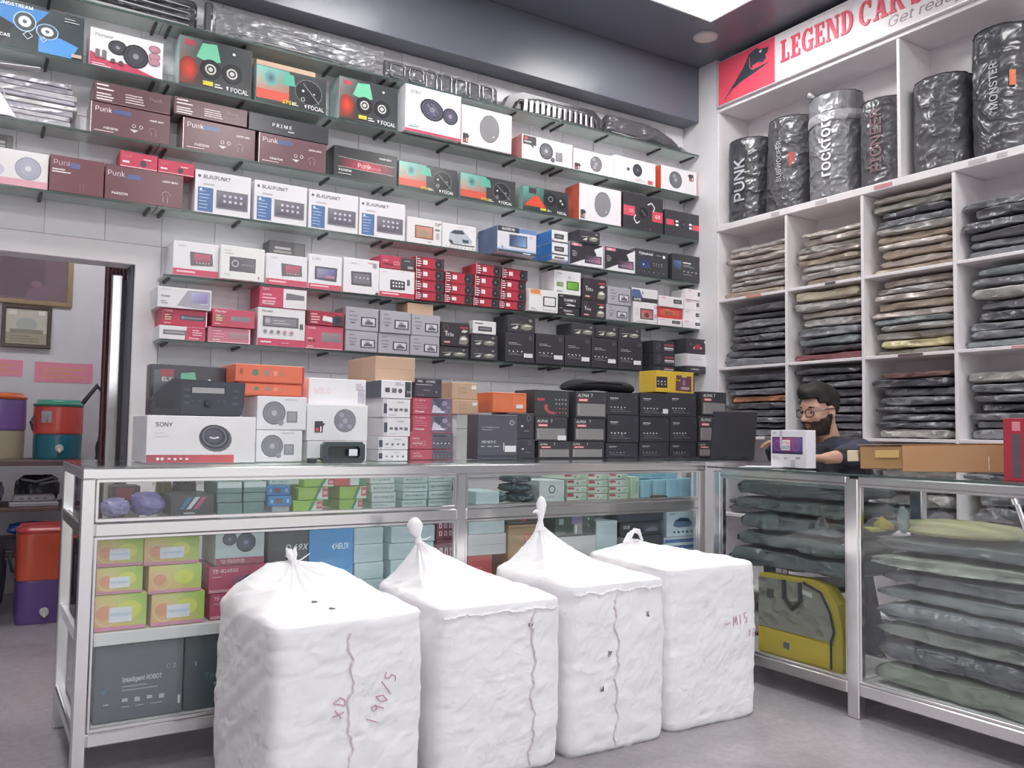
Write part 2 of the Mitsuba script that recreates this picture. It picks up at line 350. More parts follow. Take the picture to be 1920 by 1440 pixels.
steel(A, 'top_rail', AX0, AX0 + .042, AY + .042, AYB - .042, .935, AZ - .006)
put('top_glass', cbox(AX0, AX1, AY, AYB, AZ - .006, AZ, .001), 'shelf_glass', A)
steel(A, 'side_rail', AX0 + .002, AX0 + .04, AY + .042, AYB - .042, .11, .152); steel(A, 'side_rail', AX0 + .002, AX0 + .04, AY + .042, AYB - .042, .755, .798)
pane(A, 'side_pane', AX0 + .02, AX0 + .02, AY + .042, AYB - .042, .152, .755); pane(A, 'side_pane', AX0 + .02, AX0 + .02, AY + .042, AYB - .042, .798, .935)

# ---------------------------------------------------------------- the right display counter
BX, BXB, BZ = 2.979, 3.45, .955
B = thing('display_counter', 'steel and glass display counter full of bagged mats, on the right', 'display counter')
BY = [2.93, 2.206, 2.150, .60]
for y in (2.888, 2.152, .60):
    d = .054 if y == 2.152 else .042
    steel(B, 'post', BX, BX + .045, y, y + d, 0, .935); steel(B, 'post', BXB - .042, BXB, y, y + d, 0, .935)
for y0, y1 in ((2.206, 2.888), (.642, 2.152)):
    steel(B, 'bottom_rail', BX + .002, BX + .04, y0, y1, .09, .137); steel(B, 'bottom_rail', BXB - .04, BXB, y0, y1, .09, .137)
    steel(B, 'top_rail', BX + .002, BX + .03, y0, y1, .915, .945)
    put('glazing_bead', join(cbox(BX + .006, BX + .018, y0, y1, .138, .150, .002), cbox(BX + .006, BX + .018, y0, y1, .903, .914, .002), cbox(BX + .006, BX + .018, y0, y0 + .01, .15, .903, .002), cbox(BX + .006, BX + .018, y1 - .01, y1, .15, .903, .002)), 'steel', B)
    pane(B, 'front_pane', BX + .012, BX + .012, y0, y1, .14, .915)
    put('bottom_board', cbox(BX + .042, BXB - .045, y0 - .02, y1 + .02, .125, .140, .002), 'white_board', B)
put('top_glass', cbox(BX, BXB + .02, .60, 2.968, BZ - .008, BZ, .001), 'shelf_glass', B)
put('top_edge', cbox(BX - .003, BX - .0004, .60, 2.968, BZ - .008, BZ, .0008), 'glass_edge', B)
put('corner_glass', cbox(AX1 + .002, BXB + .02, 2.972, AYB, AZ - .006, AZ, .001), 'shelf_glass', A)
steel(A, 'corner_post', BXB - .02, BXB + .02, AYB - .042, AYB, 0, AZ - .007)

# ---------------------------------------------------------------- white shelving on the right wall
UX, UB = XB, 4.462
WB = dict(mat='white_board')
U = thing('shelving_unit', 'tall white pigeonhole shelving stacked with bagged mats and wrapped tubes under the shop sign', 'shelving')
PY = [4.060, 3.493, 2.963, 2.433, 1.903, 1.373, .843]      # faces of the uprights
put('back_panel', cbox(UB, UB + .02, .0, 4.078, 0, 3.30, .002), 'white_board', U)
for k, y in enumerate(PY): put('upright', cbox(UX, UB - .001, y, y + .019, 0, 2.455, .002), 'white_board', U)
for y in (2.731, 1.40, 4.060): put('upright', cbox(UX, UB - .001, y, y + .02, 2.502, 3.268, .002), 'white_board', U)
put('shelf', cbox(UX - .004, UB - .001, .0, 4.078, 2.457, 2.500, .003), 'white_board', U)
put('top_board', cbox(UX, UB - .001, .0, 4.078, 3.270, 3.296, .002), 'white_board', U)
for z in (1.998, 1.548, 1.097, .60, .15):
    for k in range(len(PY) - 1): put('shelf', cbox(UX + .002, UB - .001, PY[k + 1] + .02, PY[k] - .001, z - .018, z, .002), 'white_board', U)
for y, z, w in ((3.55, 2.478, .06), (3.20, 2.478, .08), (2.78, 2.478, .11), (2.27, 2.478, .09), (2.17, 2.478, .05)):    # shelf-edge tags
    put('shelf_tag', cbox(UX - .0065, UX - .0042, y, y + w, z - .012, z + .010, .0004), 'card', U, color='#c98a90' if w > .1 else '#b9b3b6')
for y, z, w, c in ((3.70, 1.989, .12, '#d88a80'), (3.15, 1.989, .07, '#5c5a5e'), (2.62, 1.539, .14, '#6a585c'), (2.05, 1.539, .12, '#cf9aa0'), (3.6, 1.088, .07, '#6a6668')):
    put('shelf_tag', cbox(UX - .001, UX + .0018, y, y + w, z - .007, z + .007, .0004), 'card', U, color=c)
# ---------------------------------------------------------------- what is printed on each kind of carton: (body colour, left side colour, draw)
ST = {}
def style(body, side=None, mat='card'):
    def deco(fn): ST[fn.__name__] = (body, side or body, fn, mat); return fn
    return deco
K, W = '#3b3a3f', '#e9e6ea'

@style('#454c50', '#565c60', 'gloss')
def soundstream(p):
    p.poly([(0, .45), (.55, .5), (.7, .95), (0, .99)], '#4f87c4').poly([(.62, .02), (.9, .02), (.96, .3), (.8, .42), (.62, .38)], '#5c9adb')
    p.poly([(0, 0), (.3, 0), (.42, .5), (.2, .72), (0, .7)], '#3c4145')
    for u, v, r, a in ((.5, .62, .2, 1), (.69, .5, .16, 1.25)): p.disc(u, v, r * 1.12, '#a6c4ea', a).disc(u, v, r, '#55585c', a).disc(u, v, r * .62, '#d9e4f0', a).disc(u, v, r * .22, '#6a6f78', a)
    p.ring(.53, .33, .1, .02, '#cfd6df', n=4).ring(.66, .31, .07, .02, '#cfd6df', n=4)
    p.text('SOUNDSTREAM', .22, .9, .075, '#eef2f4', maxw=.5).text('CAS', .3, .2, .07, '#ffffff')
    p.lines(.83, .97, .9, 2, .06, .02, '#c9cdd0').rect(.9, .05, .99, .13, '#c9b0a5')
@style('#e6e3e6', '#8b8a90')
def pioneer(p):
    p.poly([(0, 0), (.93, 0), (.5, .22), (.24, .2), (0, .38)], '#c24a66').text('Pioneer', .05, .8, .09, '#9a9aa2', shear=.25)
    p.speaker(.37, .6, .2, 1.2).speaker(.62, .47, .32)
    for v in (.78, .58, .42): p.disc(.88, v, .1, '#b98a98', 1.5).ring(.88, v, .1, .015, '#8f6674', 1.5)
    p.rect(.07, .22, .13, .45, '#77727a').rect(.16, .22, .22, .45, '#77727a').disc(.31, .22, .06, '#5c545c').disc(.42, .2, .06, '#5c545c').lines(.03, .3, .08, 2, .05, .025, '#e9d5da')
@style('#47494c', '#a9bdbd', 'gloss')
def focala(p):
    p.grad(0, .05, .3, .98, '#8a4a40', '#4a3f3f', '#57605e', '#7d8a8c').disc(.12, .35, .25, '#e0533f', .7, rim='#8a4640').poly([(.22, .62), (.3, .92), (.5, .95), (.56, .6), (.4, .55)], '#79c4a3')
    p.rect(.06, .82, .2, .93, '#b0525c').speaker(.42, .42, .2, c='#3a3a3d', hub='#c8c8c8').speaker(.72, .42, .2, c='#3a3a3d', hub='#c8c8c8')
    for u in (.42, .72): p.ring(u, .42, .11, .035, '#c9c6c2')
    p.disc(.74, .83, .03, '#e8f2ee').rect(.32, .08, .46, .17, '#d8c94a').lines(.48, .6, .15, 2, .05, .03, '#cfcfcf').text('FOCAL', .7, .05, .09, '#f2f2f2', maxw=.26).poly([(.64, .14), (.68, .14), (.66, .05)], '#f2f2f2')
@style('#424446', '#9aa4a4', 'gloss')
def focalb(p):
    p.grad(0, .1, .46, .99, '#d66a58', '#c65a4e', '#5fa79c', '#86cfc4').disc(.2, .7, .22, '#54606e', .9, rim='#79b9b2').poly([(.34, .6), (.4, .95), (.52, .9), (.55, .6)], '#5fb39b').rect(0, .14, .46, .36, '#d9614f')
    p.disc(.74, .52, .36, '#2f3033', 1.1).ring(.74, .52, .36, .02, '#75777c', 1.1).line(.66, .75, .9, .25, .02, '#9c9ea2').disc(.66, .54, .035, '#dcdcdc').disc(.82, .5, .025, '#dcdcdc').ring(.66, .3, .06, .02, '#c4c4c4')
    p.text('375W', .36, .07, .1, '#e3d44a').lines(.5, .6, .15, 2, .05, .03, '#cfcfcf').text('FOCAL', .73, .05, .11, '#f2f2f2', maxw=.24).poly([(.68, .15), (.715, .15), (.7, .05)], '#f2f2f2')
@style('#3f4245', '#8fa8a4', 'gloss')
def focalc(p):
    p.grad(0, .1, .45, .99, '#4c4a48', '#3f4042', '#55807a', '#6fb3a8').poly([(.02, .2), (.25, .66), (.34, .62), (.5, .2)], '#e0573d').rect(.12, .72, .28, .95, '#47424a')
    p.disc(.58, .6, .3, '#303236', 1.1).disc(.84, .52, .24, '#303236').ring(.6, .62, .12, .03, '#9b9da0').disc(.82, .62, .06, '#b5b5b5').disc(.86, .5, .05, '#c4c4c4')
    p.rect(.37, .08, .5, .18, '#d8c94a').lines(.52, .62, .16, 2, .05, .03, '#cfcfcf').text('FOCAL', .74, .05, .11, '#f2f2f2', maxw=.23)
@style(W, '#cfcdd2')
def sonyspk(p):
    p.rect(0, 0, 1, .055, '#c8506a').text('SONY', .08, .83, .065, '#85848c').speaker(.47, .55, .23, 1.25, -.3, c='#57566a').speaker(.8, .5, .18, 1.05, c='#57566a').line(.38, .66, .52, .44, .03, '#7b7a8c').line(.45, .68, .58, .5, .02, '#7b7a8c').lines(.06, .34, .16, 1, .1, .05, '#b7c7c7')
def tagmark(p, u, v, s=1.0, flip=False):
    k = -1 if flip else 1
    p.rect(u, v, u + .1 * s, v + .24 * s, '#4b464a').poly([(u + .05 * s + k * .05 * s, v + .12 * s), (u + .05 * s + k * .08 * s, v + .2 * s), (u + .05 * s + k * .05 * s, v + .2 * s)], '#4b464a').rect(u + .01 * s, v + .02, u + .05 * s, v + .1 * s, '#d2585c').rect(u + .065 * s, v + .02, u + .085 * s, v + .13 * s, '#efe6e6')
@style(W, '#d9654c')
def jbloval(p):
    p.disc(.55, .52, .36, '#8b8b8f', .8, -.12).ring(.55, .52, .36, .02, '#77777b', .8, -.12).disc(.63, .33, .022, '#e6e6e6'); tagmark(p, .03, .04)
@style(W, '#c09a9e')
def jblcomp(p):
    p.rect(.02, .62, .27, .97, '#4b484c').poly([(.16, .63), (.22, .5), (.22, .63)], '#4b484c').rect(.04, .8, .1, .93, '#d2585c').rect(.04, .7, .18, .76, '#cfcaca')
    p.speaker(.47, .5, .33, c='#77767f', hub='#b9b9be').disc(.6, .2, .1, '#6d6c74').rect(.66, .2, .79, .55, '#85848b').lines(.67, .78, .52, 4, .08, .02, '#c5c4ca')
@style('#e8e2e4', '#ddd0d4')
def jblround(p): p.speaker(.56, .47, .36, .95, -.2, c='#85848a', hub='#aeadb3', rim='#77767b').disc(.5, .66, .08, '#a7a6ac').disc(.52, .3, .09, '#a7a6ac'); tagmark(p, .03, .04, 1.2)
@style(W, '#dcd6da')
def smallcone(p): p.speaker(.56, .56, .27, .95, c='#4d4c55', hub='#716f7c').disc(.34, .53, .07, '#4a4950').rect(.81, .05, .93, .22, '#d96a76').lines(.5, .78, .2, 2, .07, .03, '#c9c6ca')
@style(W, '#dc5a40')
def jblright(p): p.speaker(.4, .5, .36, 1, -.1, c='#76757c', hub='#a3a2a8', rim='#6a696f').disc(.36, .66, .08, '#9a99a0'); tagmark(p, .78, .58, 1.2, True)
MAR = '#74565c'
@style(MAR, '#4c3d42', 'gloss')
def punk(p):
    p.rect(0, 0, .012, 1, '#e6dfe2').text('Punk', .05, .72, .16, '#e8dee2', False).rect(.28, .72, .5, .86, '#5d6a94').text('400W MAX', .73, .68, .06, '#f0e6ea')
    p.ring(.54, .42, .06, .02, '#d5cdd2').ring(.63, .42, .06, .02, '#d5cdd2').poly([(.48, .3), (.6, .3), (.55, .2)], '#d5cdd2').ring(.78, .34, .12, .015, '#b09aa0', n=12, a0=0, a1=180).line(.76, .2, .76, .34, .02, '#b09aa0').line(.82, .2, .82, .34, .02, '#b09aa0').text('PASSION', .16, .16, .07, '#f2eaec').lines(.05, .42, .1, 1, .05, .03, '#d9c9cd')
@style('#6b5056', '#493b40', 'gloss')
def punktop(p):
    p.lines(.03, .26, .9, 2, .2, .08, '#e6d9dc').lines(.03, .3, .45, 3, .14, .07, '#e6d9dc', 3).lines(.4, .66, .62, 4, .13, .06, '#d5c4c8', 5).text('Punk', .72, .5, .2, '#a58d93', False).rect(.02, .01, .98, .03, '#a98f95')
@style('#45464a', '#3a3b3f', 'gloss')
def prime(p): p.text('P R I M E', .28, .42, .2, '#e3e2e2', maxw=.5).lines(.48, .6, .3, 1, .1, .08, '#b9b9b9')
@style('#3d3e40', '#34373a', 'gloss')
def punkdark(p):
    p.grad(.08, .34, .52, .62, '#4a3b3e', '#c24a5c', '#c24a5c', '#4a3b3e').grad(.52, .34, .95, .62, '#c24a5c', '#4a3b3e', '#4a3b3e', '#c24a5c').line(.05, .66, .95, .62, .012, '#dcd6d6').line(.05, .34, .95, .33, .012, '#dcd6d6').text('Punk', .36, .4, .15, '#f4e6e8', False).text('amps', .56, .4, .11, '#e08b96', False).text('400W MAX', .7, .8, .06, '#efefef').text('PASSION', .07, .2, .07, '#efefef').lines(.06, .38, .13, 1, .1, .02, '#dcdcdc')
@style('#403f43', '#6c6a6c')
def hexblack(p):
    p.rect(0, .36, .28, .64, '#d8566a').rect(.72, .3, .99, .6, '#d8566a').disc(.5, .5, .16, '#2c2c30').line(.45, .58, .55, .42, .06, '#55545a')
    for a, b in (((.6, .75), (.7, .82)), ((.7, .82), (.78, .7)), ((.78, .7), (.74, .58)), ((.4, .24), (.32, .17)), ((.32, .17), (.25, .3)), ((.25, .3), (.3, .42))): p.line(*a, *b, .035, '#e4e2e2')
    p.text('JBL', .1, .45, .1, '#f0b0b6').text('GX', .79, .4, .1, '#f6d7da').disc(.66, .06, .03, '#7a5b60').disc(.55, .07, .02, '#7a5b60')
@style('#434347', '#8b8888')
def barblack(p):
    p.rect(.02, .42, .24, .64, '#e0596c').rect(.76, .36, .99, .58, '#e0596c').rect(.28, .56, .36, .64, '#f4f2f4').rect(.28, .42, .36, .5, '#f4f2f4').rect(.66, .52, .74, .6, '#f4f2f4').rect(.66, .38, .74, .46, '#f4f2f4').disc(.5, .52, .13, '#33333b').text('M', .46, .46, .12, '#6a6a74')
@style('#5a5a5c', '#4c4c50')
def greybox(p): p.rect(.15, .45, .6, .62, '#a9a4a6').rect(.12, .2, .62, .36, '#98928f').rect(.7, .05, .98, .95, '#6e6c6e')
@style('#e8e3e4', '#cfcaca')
def fadedspk(p): p.rect(0, 0, 1, .2, '#e2aab6').speaker(.72, .52, .33, 1, c='#b3b2c2', hub='#d8d7de', rim='#a3a3b0').disc(.3, .4, .15, '#c9c8d4')
@style('#7a5258', '#4c3d42', 'gloss')
def punkglare(p): p.text('Punk', .05, .74, .15, '#c7b4b9', False).rect(.36, .7, .55, .85, '#6f6f9a').lines(.04, .4, .64, 2, .07, .04, '#e0d4d6').line(.56, .08, .56, .3, .03, '#8a6a70').line(.63, .08, .63, .3, .03, '#8a6a70')
@style('#765158', '#4c3d42', 'gloss')
def punkglare2(p): p.text('Punk', .02, .7, .15, '#e0d3d6', False).rect(.27, .66, .44, .8, '#5f6c9c').text('400W MAX', .72, .72, .06, '#f0e6ea').text('PASSION', .08, .16, .07, '#f2eaec').ring(.78, .32, .13, .015, '#b79fa5', n=12, a0=0, a1=180).line(.74, .1, .74, .3, .02, '#b79fa5').line(.8, .1, .8, .3, .02, '#b79fa5')
@style('#c4475f', '#8c3346')
def redsmall(p): p.text('Punk', .06, .66, .18, '#d9808f', False).lines(.06, .35, .4, 1, .1, .13, '#f4dfe3').lines(.62, .95, .68, 1, .1, .08, '#f0cfd6').disc(.62, .35, .2, '#4b4a50').rect(0, 0, 1, .06, '#e6c3cb')
@style('#e3e1e6', '#d9d7dc')
def blau(p):
    p.disc(.07, .86, .035, '#5b5f6b').text('BLAUPUNKT', .13, .82, .085, '#5c5b64', shear=.15, maxw=.5).lines(.14, .44, .7, 1, .1, .035, '#b5b3ba').rect(.05, .03, .32, .6, '#5878a8').lines(.07, .26, .52, 6, .08, .016, '#cdd9ea').rect(.08, .52, .12, .57, '#e7edf6')
    p.rect(.38, .16, .95, .58, '#7d7882').grad(.4, .19, .93, .55, '#5d5966', '#6a6674', '#77727e', '#8d8890')
    for k in range(4):
        for j in (.43, .3): p.rect(.5 + .1 * k, j, .55 + .1 * k, j + .06, '#c6c4d4')
@style('#e5e1e2', '#d0ccce')
def orangescreen(p): p.rect(.22, .2, .76, .72, '#7c5a50').grad(.25, .24, .73, .68, '#b9906e', '#a98a68', '#d59a86', '#c98a78').disc(.48, .42, .12, '#a2988a', 1.4).text('7.0"', .8, .78, .12, '#4a484c', maxw=.17).rect(.8, .58, .95, .66, '#8a888c').rect(.84, .25, .94, .5, '#b9b6b8').lines(.6, .75, .12, 1, .1, .04, '#b5b2b4')
@style('#e6e4e6', '#d0ccce')
def carbox(p):
    p.poly([(.18, .3), (.2, .62), (.32, .78), (.6, .82), (.7, .66), (.88, .4), (.86, .26), (.3, .18)], '#b9c0cb').poly([(.22, .62), (.33, .75), (.58, .78), (.66, .64), (.4, .6)], '#4d525c').poly([(.18, .32), (.27, .34), (.32, .2), (.22, .2)], '#4a4c52').poly([(.58, .42), (.78, .4), (.76, .28), (.6, .28)], '#4d525c').rect(.24, .14, .95, .2, '#7b7d83').icons(.1, .9, .06, 8, .025, '#8d8b90').lines(.45, .95, .94, 1, .1, .02, '#c9c7ca')
@style('#dcdbe4', '#5f6d8c')
def bluetab(p):
    p.rect(0, .8, .55, 1, '#3f4046').rect(.55, .82, 1, 1, '#6f8ebf').text('AUDISON', .1, .86, .09, '#f2f2f2', maxw=.42).rect(0, 0, 1, .11, '#4c5560').rect(0, .11, 1, .17, '#a9bfe0').rect(.3, .26, .76, .72, '#5c5e72').grad(.33, .3, .73, .68, '#3f4866', '#8fb7de', '#6f8ab6', '#40496a').ring(.86, .7, .05, .015, '#7a7c88').rect(.65, .03, .85, .07, '#e4e6ea').disc(.12, .2, .05, '#9a9ca6')
@style('#e2e2e6', '#3f7fc4')
def blueend(p): p.rect(.15, .3, .75, .72, '#4d4d52').rect(.25, .42, .62, .58, '#85858b').rect(0, 0, 1, .1, '#52525a').rect(0, .1, .08, .2, '#d67a86')
@style('#e6e5ea', '#55545a')
def xav(p): p.poly([(0, .0), (.98, .66), (.98, 1), (0, 1)], '#3c3a40').poly([(.72, .78), (.98, .98), (.98, .66), (.8, .54)], '#e6e5ea').rect(.04, .84, .35, .96, '#d78a9c').text('XAV', .1, .86, .08, '#f7eef0').rect(.44, .14, .95, .5, '#45424c').grad(.47, .18, .92, .46, '#3f3c48', '#c08ca6', '#8d6a88', '#4a4656').icons(.5, .66, .26, 3, .025, '#e4e2e8').lines(.06, .22, .62, 4, .07, .04, '#9b999f')
@style('#45454a', '#35353a', 'gloss')
def chromecar(p): p.ring(.2, .76, .13, .02, '#6b6b70').poly([(.12, .2), (.35, .42), (.38, .3), (.3, .16)], '#d2d0c8').line(.1, .44, .42, .5, .05, '#bdbcb6').poly([(.48, .2), (.5, .5), (.72, .56), (.92, .42), (.84, .2), (.66, .14)], '#8c8b80').poly([(.54, .34), (.66, .5), (.9, .44), (.7, .38)], '#e2e0d4').line(.46, .2, .46, .62, .025, '#9a9a96').disc(.82, .76, .09, '#8f8e8a', 1.5)
@style('#45474c', '#36373b')
def blkblue(p): p.text('Pyle', .1, .8, .1, '#e8e8ea').text('sound', .28, .8, .1, '#e8e8ea').grad(.12, .28, .42, .6, '#3f4a78', '#4e5a92', '#3b4470', '#414c70').disc(.24, .42, .03, '#dfe6ff').icons(.55, .8, .5, 4, .022, '#b9babf').icons(.55, .8, .42, 4, .022, '#b9babf').icons(.1, .85, .15, 6, .02, '#cfcfd2').lines(.62, .84, .84, 1, .1, .03, '#9a9a9e').rect(.82, .74, .9, .86, '#e9e9ea')
@style('#434448', '#333337')
def blkspec(p): p.grad(.02, .4, .3, .75, '#3f4258', '#4b4e66', '#6f7fae', '#55628e').lines(.36, .8, .72, 1, .1, .05, '#dcdcde').lines(.36, .78, .62, 2, .06, .025, '#9c9ca0').icons(.4, .82, .36, 4, .03, '#dcdcde').lines(.38, .84, .26, 1, .1, .03, '#8d8d92')
@style('#e7e5e8', '#8f8c92')
def sonyhu(p): p.rect(0, 0, 1, .19, '#cf6076').text('SONY', .1, .84, .06, '#b9b7bc').lines(.08, .7, .13, 1, .1, .05, '#f0ccd3').poly([(.38, .3), (.36, .72), (.86, .7), (.88, .34)], '#7a7377').grad(.46, .42, .82, .67, '#a8687a', '#96707a', '#c76f82', '#cf7286').icons(.52, .78, .4, 5, .02, '#e6dcdf')
@style('#e9e8ec', '#8f8c92')
def sonyhu2(p): p.rect(0, 0, 1, .15, '#cf5f70').text('SONY', .08, .84, .07, '#b0aeb4').lines(.06, .9, .11, 1, .1, .04, '#f0ccd3').poly([(.18, .28), (.18, .66), (.86, .66), (.84, .25)], '#62616a').grad(.24, .33, .8, .61, '#8d8ca0', '#6a62a0', '#7e78b4', '#a7a7b2').rect(.5, .33, .78, .42, '#b58aa0')
@style('#e9e9e8', '#d2d1d2')
def jvc(p): p.rect(.2, .24, .8, .68, '#6f6f74').grad(.22, .27, .78, .65, '#66666c', '#74747a', '#7d7d83', '#6f6f75').ring(.33, .48, .11, .035, '#b8b8bc').line(.46, .46, .75, .46, .02, '#a4a4a8').lines(.08, .3, .88, 2, .08, .03, '#d5d5d5').lines(.08, .3, .16, 1, .08, .03, '#d0d0d0').rect(.86, .06, .885, .14, '#7c7c80')
@style('#e9e7ea', '#d6d3d8')
def greytab(p): p.poly([(.22, .22), (.2, .62), (.78, .64), (.8, .22)], '#5f5e66').poly([(.26, .28), (.25, .57), (.73, .58), (.75, .28)], '#807e88').icons(.35, .68, .45, 4, .025, '#d5d3da').lines(.2, .45, .88, 1, .1, .03, '#cfccd0').rect(.82, .78, .93, .9, '#9a9aa0').rect(.66, .9, .92, .93, '#d9a9b4').disc(.95, .02, .05, '#5a5458')
@style('#e8e7ea', '#cdcace')
def tabicons(p):
    p.rect(0, 0, 1, .17, '#c8465e').lines(.06, .8, .13, 1, .1, .05, '#f1cdd4').text('SONY', .08, .86, .05, '#b9b8bc').poly([(.3, .26), (.3, .62), (.72, .6), (.72, .28)], '#4d4c52').rect(.78, .46, .86, .68, '#6b6a70')
    for k in range(4):
        for j in (.48, .36): p.rect(.36 + .085 * k, j, .41 + .085 * k, j + .07, '#e4e3e6')
@style('#c24460', '#57484c')
def redblack(p): p.rect(.58, 0, 1, 1, '#4c494d').text('CD', .36, .3, .3, '#e9b8c2', False).icons(.1, .32, .32, 4, .1, '#7c3446').lines(.06, .3, .62, 1, .1, .05, '#f0d4da').lines(.68, .95, .75, 1, .1, .06, '#bdb9bb').rect(.78, .1, .95, .3, '#b0adb0')
@style('#b8384a', '#8a2f3e')
def redstack(p): p.rect(0, 0, .02, 1, '#e9dfe1').rect(.7, 0, 1, 1, '#3f3e43').disc(.8, .48, .36, '#2b2b2f').disc(.8, .48, .12, '#6d6c72').rect(.02, .04, .22, .96, '#7e3442').lines(.04, .2, .85, 4, .22, .09, '#f3e7e9').rect(.24, .3, .4, .72, '#f1dfe2').rect(.02, .96, 1, 1, '#5c2b35')
@style('#e8e5e6', '#d8d4d6')
def orangewhite(p): p.rect(.04, .8, .38, 1, '#e0925c').rect(.05, .74, .42, .8, '#eac9a8').rect(.48, .26, .93, .72, '#4e4c52').rect(.52, .31, .89, .67, '#e6e0e4').icons(.5, .92, .1, 7, .03, '#9b999d').lines(.05, .28, .14, 2, .05, .03, '#b9b7bb')
@style('#e7e7ea', '#a9a8ad')
def greentv(p): p.rect(.46, .2, .93, .58, '#4d6a3a').grad(.49, .24, .9, .54, '#7fbf4a', '#5c9a3c', '#6fae48', '#86c658').rect(.08, .3, .33, .5, '#8d9a7c').grad(.12, .33, .29, .47, '#74905a', '#a8bf8c', '#a0ba84', '#7c9664').text('TV', .5, .68, .08, '#8a8a8e').lines(.1, .4, .9, 1, .1, .04, '#a9a9ae').lines(.08, .4, .12, 1, .1, .03, '#6d6d72')
@style('#3c3b40', '#34333a', 'gloss')
def blktext(p): p.text('CHARM 3', .22, .45, .22, '#e3e3e3', maxw=.55).lines(.3, .7, .3, 1, .1, .07, '#9c9c9f').poly([(.3, .06), (.42, .2), (.7, .2), (.78, .08)], '#d8d8d8').lines(.02, .25, .92, 1, .1, .08, '#b9b9bc')
@style('#423c42', '#35323a', 'gloss')
def tbox(p): p.ring(.16, .78, .14, .02, '#77747a', .9).text('T', .1, .42, .2, '#dcdadc').text('93s', .2, .42, .13, '#dcdadc').lines(.1, .42, .2, 1, .1, .08, '#d9a7a0').rect(.66, .78, .95, .86, '#b84a58').poly([(.62, .1), (.66, .42), (.84, .5), (.97, .3), (.9, .08)], '#8e8b84').poly([(.66, .3), (.76, .44), (.95, .36), (.8, .28)], '#e4e1d8').poly([(.7, .62), (.78, .74), (.95, .7), (.86, .6)], '#d5d3cc')
@style('#aeadb5', '#9c9ba4')
def silver(p): p.lines(.1, .36, .85, 3, .18, .06, '#8d8b96').rect(.14, .3, .28, .36, '#77757f').rect(.46, .2, .93, .62, '#55535e').rect(.5, .25, .89, .57, '#d5d3dc').poly([(.56, .28), (.6, .42), (.72, .46), (.84, .38), (.84, .28)], '#6a6874').rect(.62, .46, .74, .52, '#8a8894').rect(0, 0, 1, .04, '#9695a0')
@style('#e6e3e5', '#cfcacd')
def redcar(p): p.rect(.28, .2, .84, .72, '#5a5258').grad(.32, .25, .8, .67, '#b98a8e', '#d5888e', '#c05a62', '#cf6a70').disc(.56, .4, .12, '#6a5056', 1.3).text('7.0', .86, .76, .12, '#4a484c', maxw=.13).lines(.08, .24, .7, 4, .1, .03, '#c5c2c4').lines(.1, .8, .1, 1, .1, .04, '#c5c2c4').rect(.88, .3, .97, .5, '#c9a6b4')
@style('#e2e2e4', '#4f577c')
def whiteblue(p): p.rect(0, 0, 1, .32, '#47474c').poly([(0, .32), (.42, .32), (.3, .9), (0, .9)], '#5f6c96').text('SUPER', .08, .1, .16, '#e8e8ec').rect(.4, .62, .44, .8, '#6a6e7c')
@style('#e8e2e5', '#d9bfc6')
def whitemini(p): p.rect(.58, .38, .92, .78, '#4d4b4f').rect(.64, .5, .86, .66, '#8a888c').lines(.08, .36, .9, 1, .1, .12, '#e0aab6').lines(.6, .95, .22, 1, .1, .06, '#c9c5c8')
@style('#cf4a48', '#9c3a3c')
def redmini(p): p.rect(.1, .3, .9, .8, '#d8695c').rect(.3, .35, .62, .6, '#8d6a4c').lines(.3, .6, .85, 1, .1, .06, '#f0b4a8')
@style('#e2e0e3', '#b9b6ba')
def whitered(p): p.poly([(.55, 0), (1, 0), (1, 1), (.6, 1)], '#c74b66').rect(.08, .34, .6, .7, '#77757c').rect(.12, .45, .55, .6, '#a9a3a3').text('Pioneer', .64, .08, .16, '#f2dce0', maxw=.32).lines(.72, .95, .8, 3, .17, .09, '#e9b8c3')
def radio(p, u0, v0, u1, v1, c): p.rect(u0, v0, u1, v1, c).rect(u0 + .05, v0 + (v1 - v0) * .3, u1 - .05, v0 + (v1 - v0) * .7, '#8e8b92').disc(u0 + .06, (v0 + v1) / 2, (v1 - v0) * .34, '#9a979d')
@style('#c2445c', '#9c3a4e')
def redradio(p): radio(p, .4, .36, .96, .66, '#4f5364'); p.text('Pioneer', .06, .84, .1, '#f0d8dd', shear=.2).rect(.05, .3, .24, .72, '#9a4f52').lines(.07, .22, .66, 3, .14, .07, '#d9b9a8').rect(.97, .02, .995, .98, '#efdfe3').lines(.06, .28, .16, 1, .1, .07, '#e3a8b4')
@style('#e0dfe4', '#b4b1b8')
def whitegrad(p): p.poly([(.36, .12), (.55, .92), (.98, .94), (.98, .04), (.7, .04)], '#a9a8b2').grad(.62, .3, .93, .84, '#9a9ab4', '#8a7fb0', '#a493c8', '#b9bfe0').icons(.8, .93, .28, 4, .035, '#e6e6ee').text('PIONEER', .06, .52, .07, '#66656c').lines(.06, .2, .34, 2, .1, .05, '#b0aeb4').lines(.05, .34, .9, 1, .1, .02, '#b5b3ba')
@style('#cf7f90', '#a34558')
def pinkradio(p): p.rect(0, 0, 1, .05, '#efe2e5').rect(.96, .02, .99, 1, '#efe2e5').grad(.5, .32, .95, .72, '#b38a92', '#a98a92', '#b0949a', '#bd959c').lines(.12, .4, .8, 3, .2, .06, '#e4b3bd').lines(.1, .38, .2, 1, .1, .07, '#f0d2d8')
@style('#c9586e', '#8c3a4a')
def redradio2(p): radio(p, .42, .34, .92, .66, '#9b7f86'); p.text('Pioneer', .05, .8, .13, '#f2dce0', shear=.2, maxw=.3).rect(.04, .3, .3, .72, '#a8746c').lines(.08, .24, .66, 3, .14, .07, '#e6ccb8').lines(.05, .25, .18, 1, .1, .07, '#e9b4be')
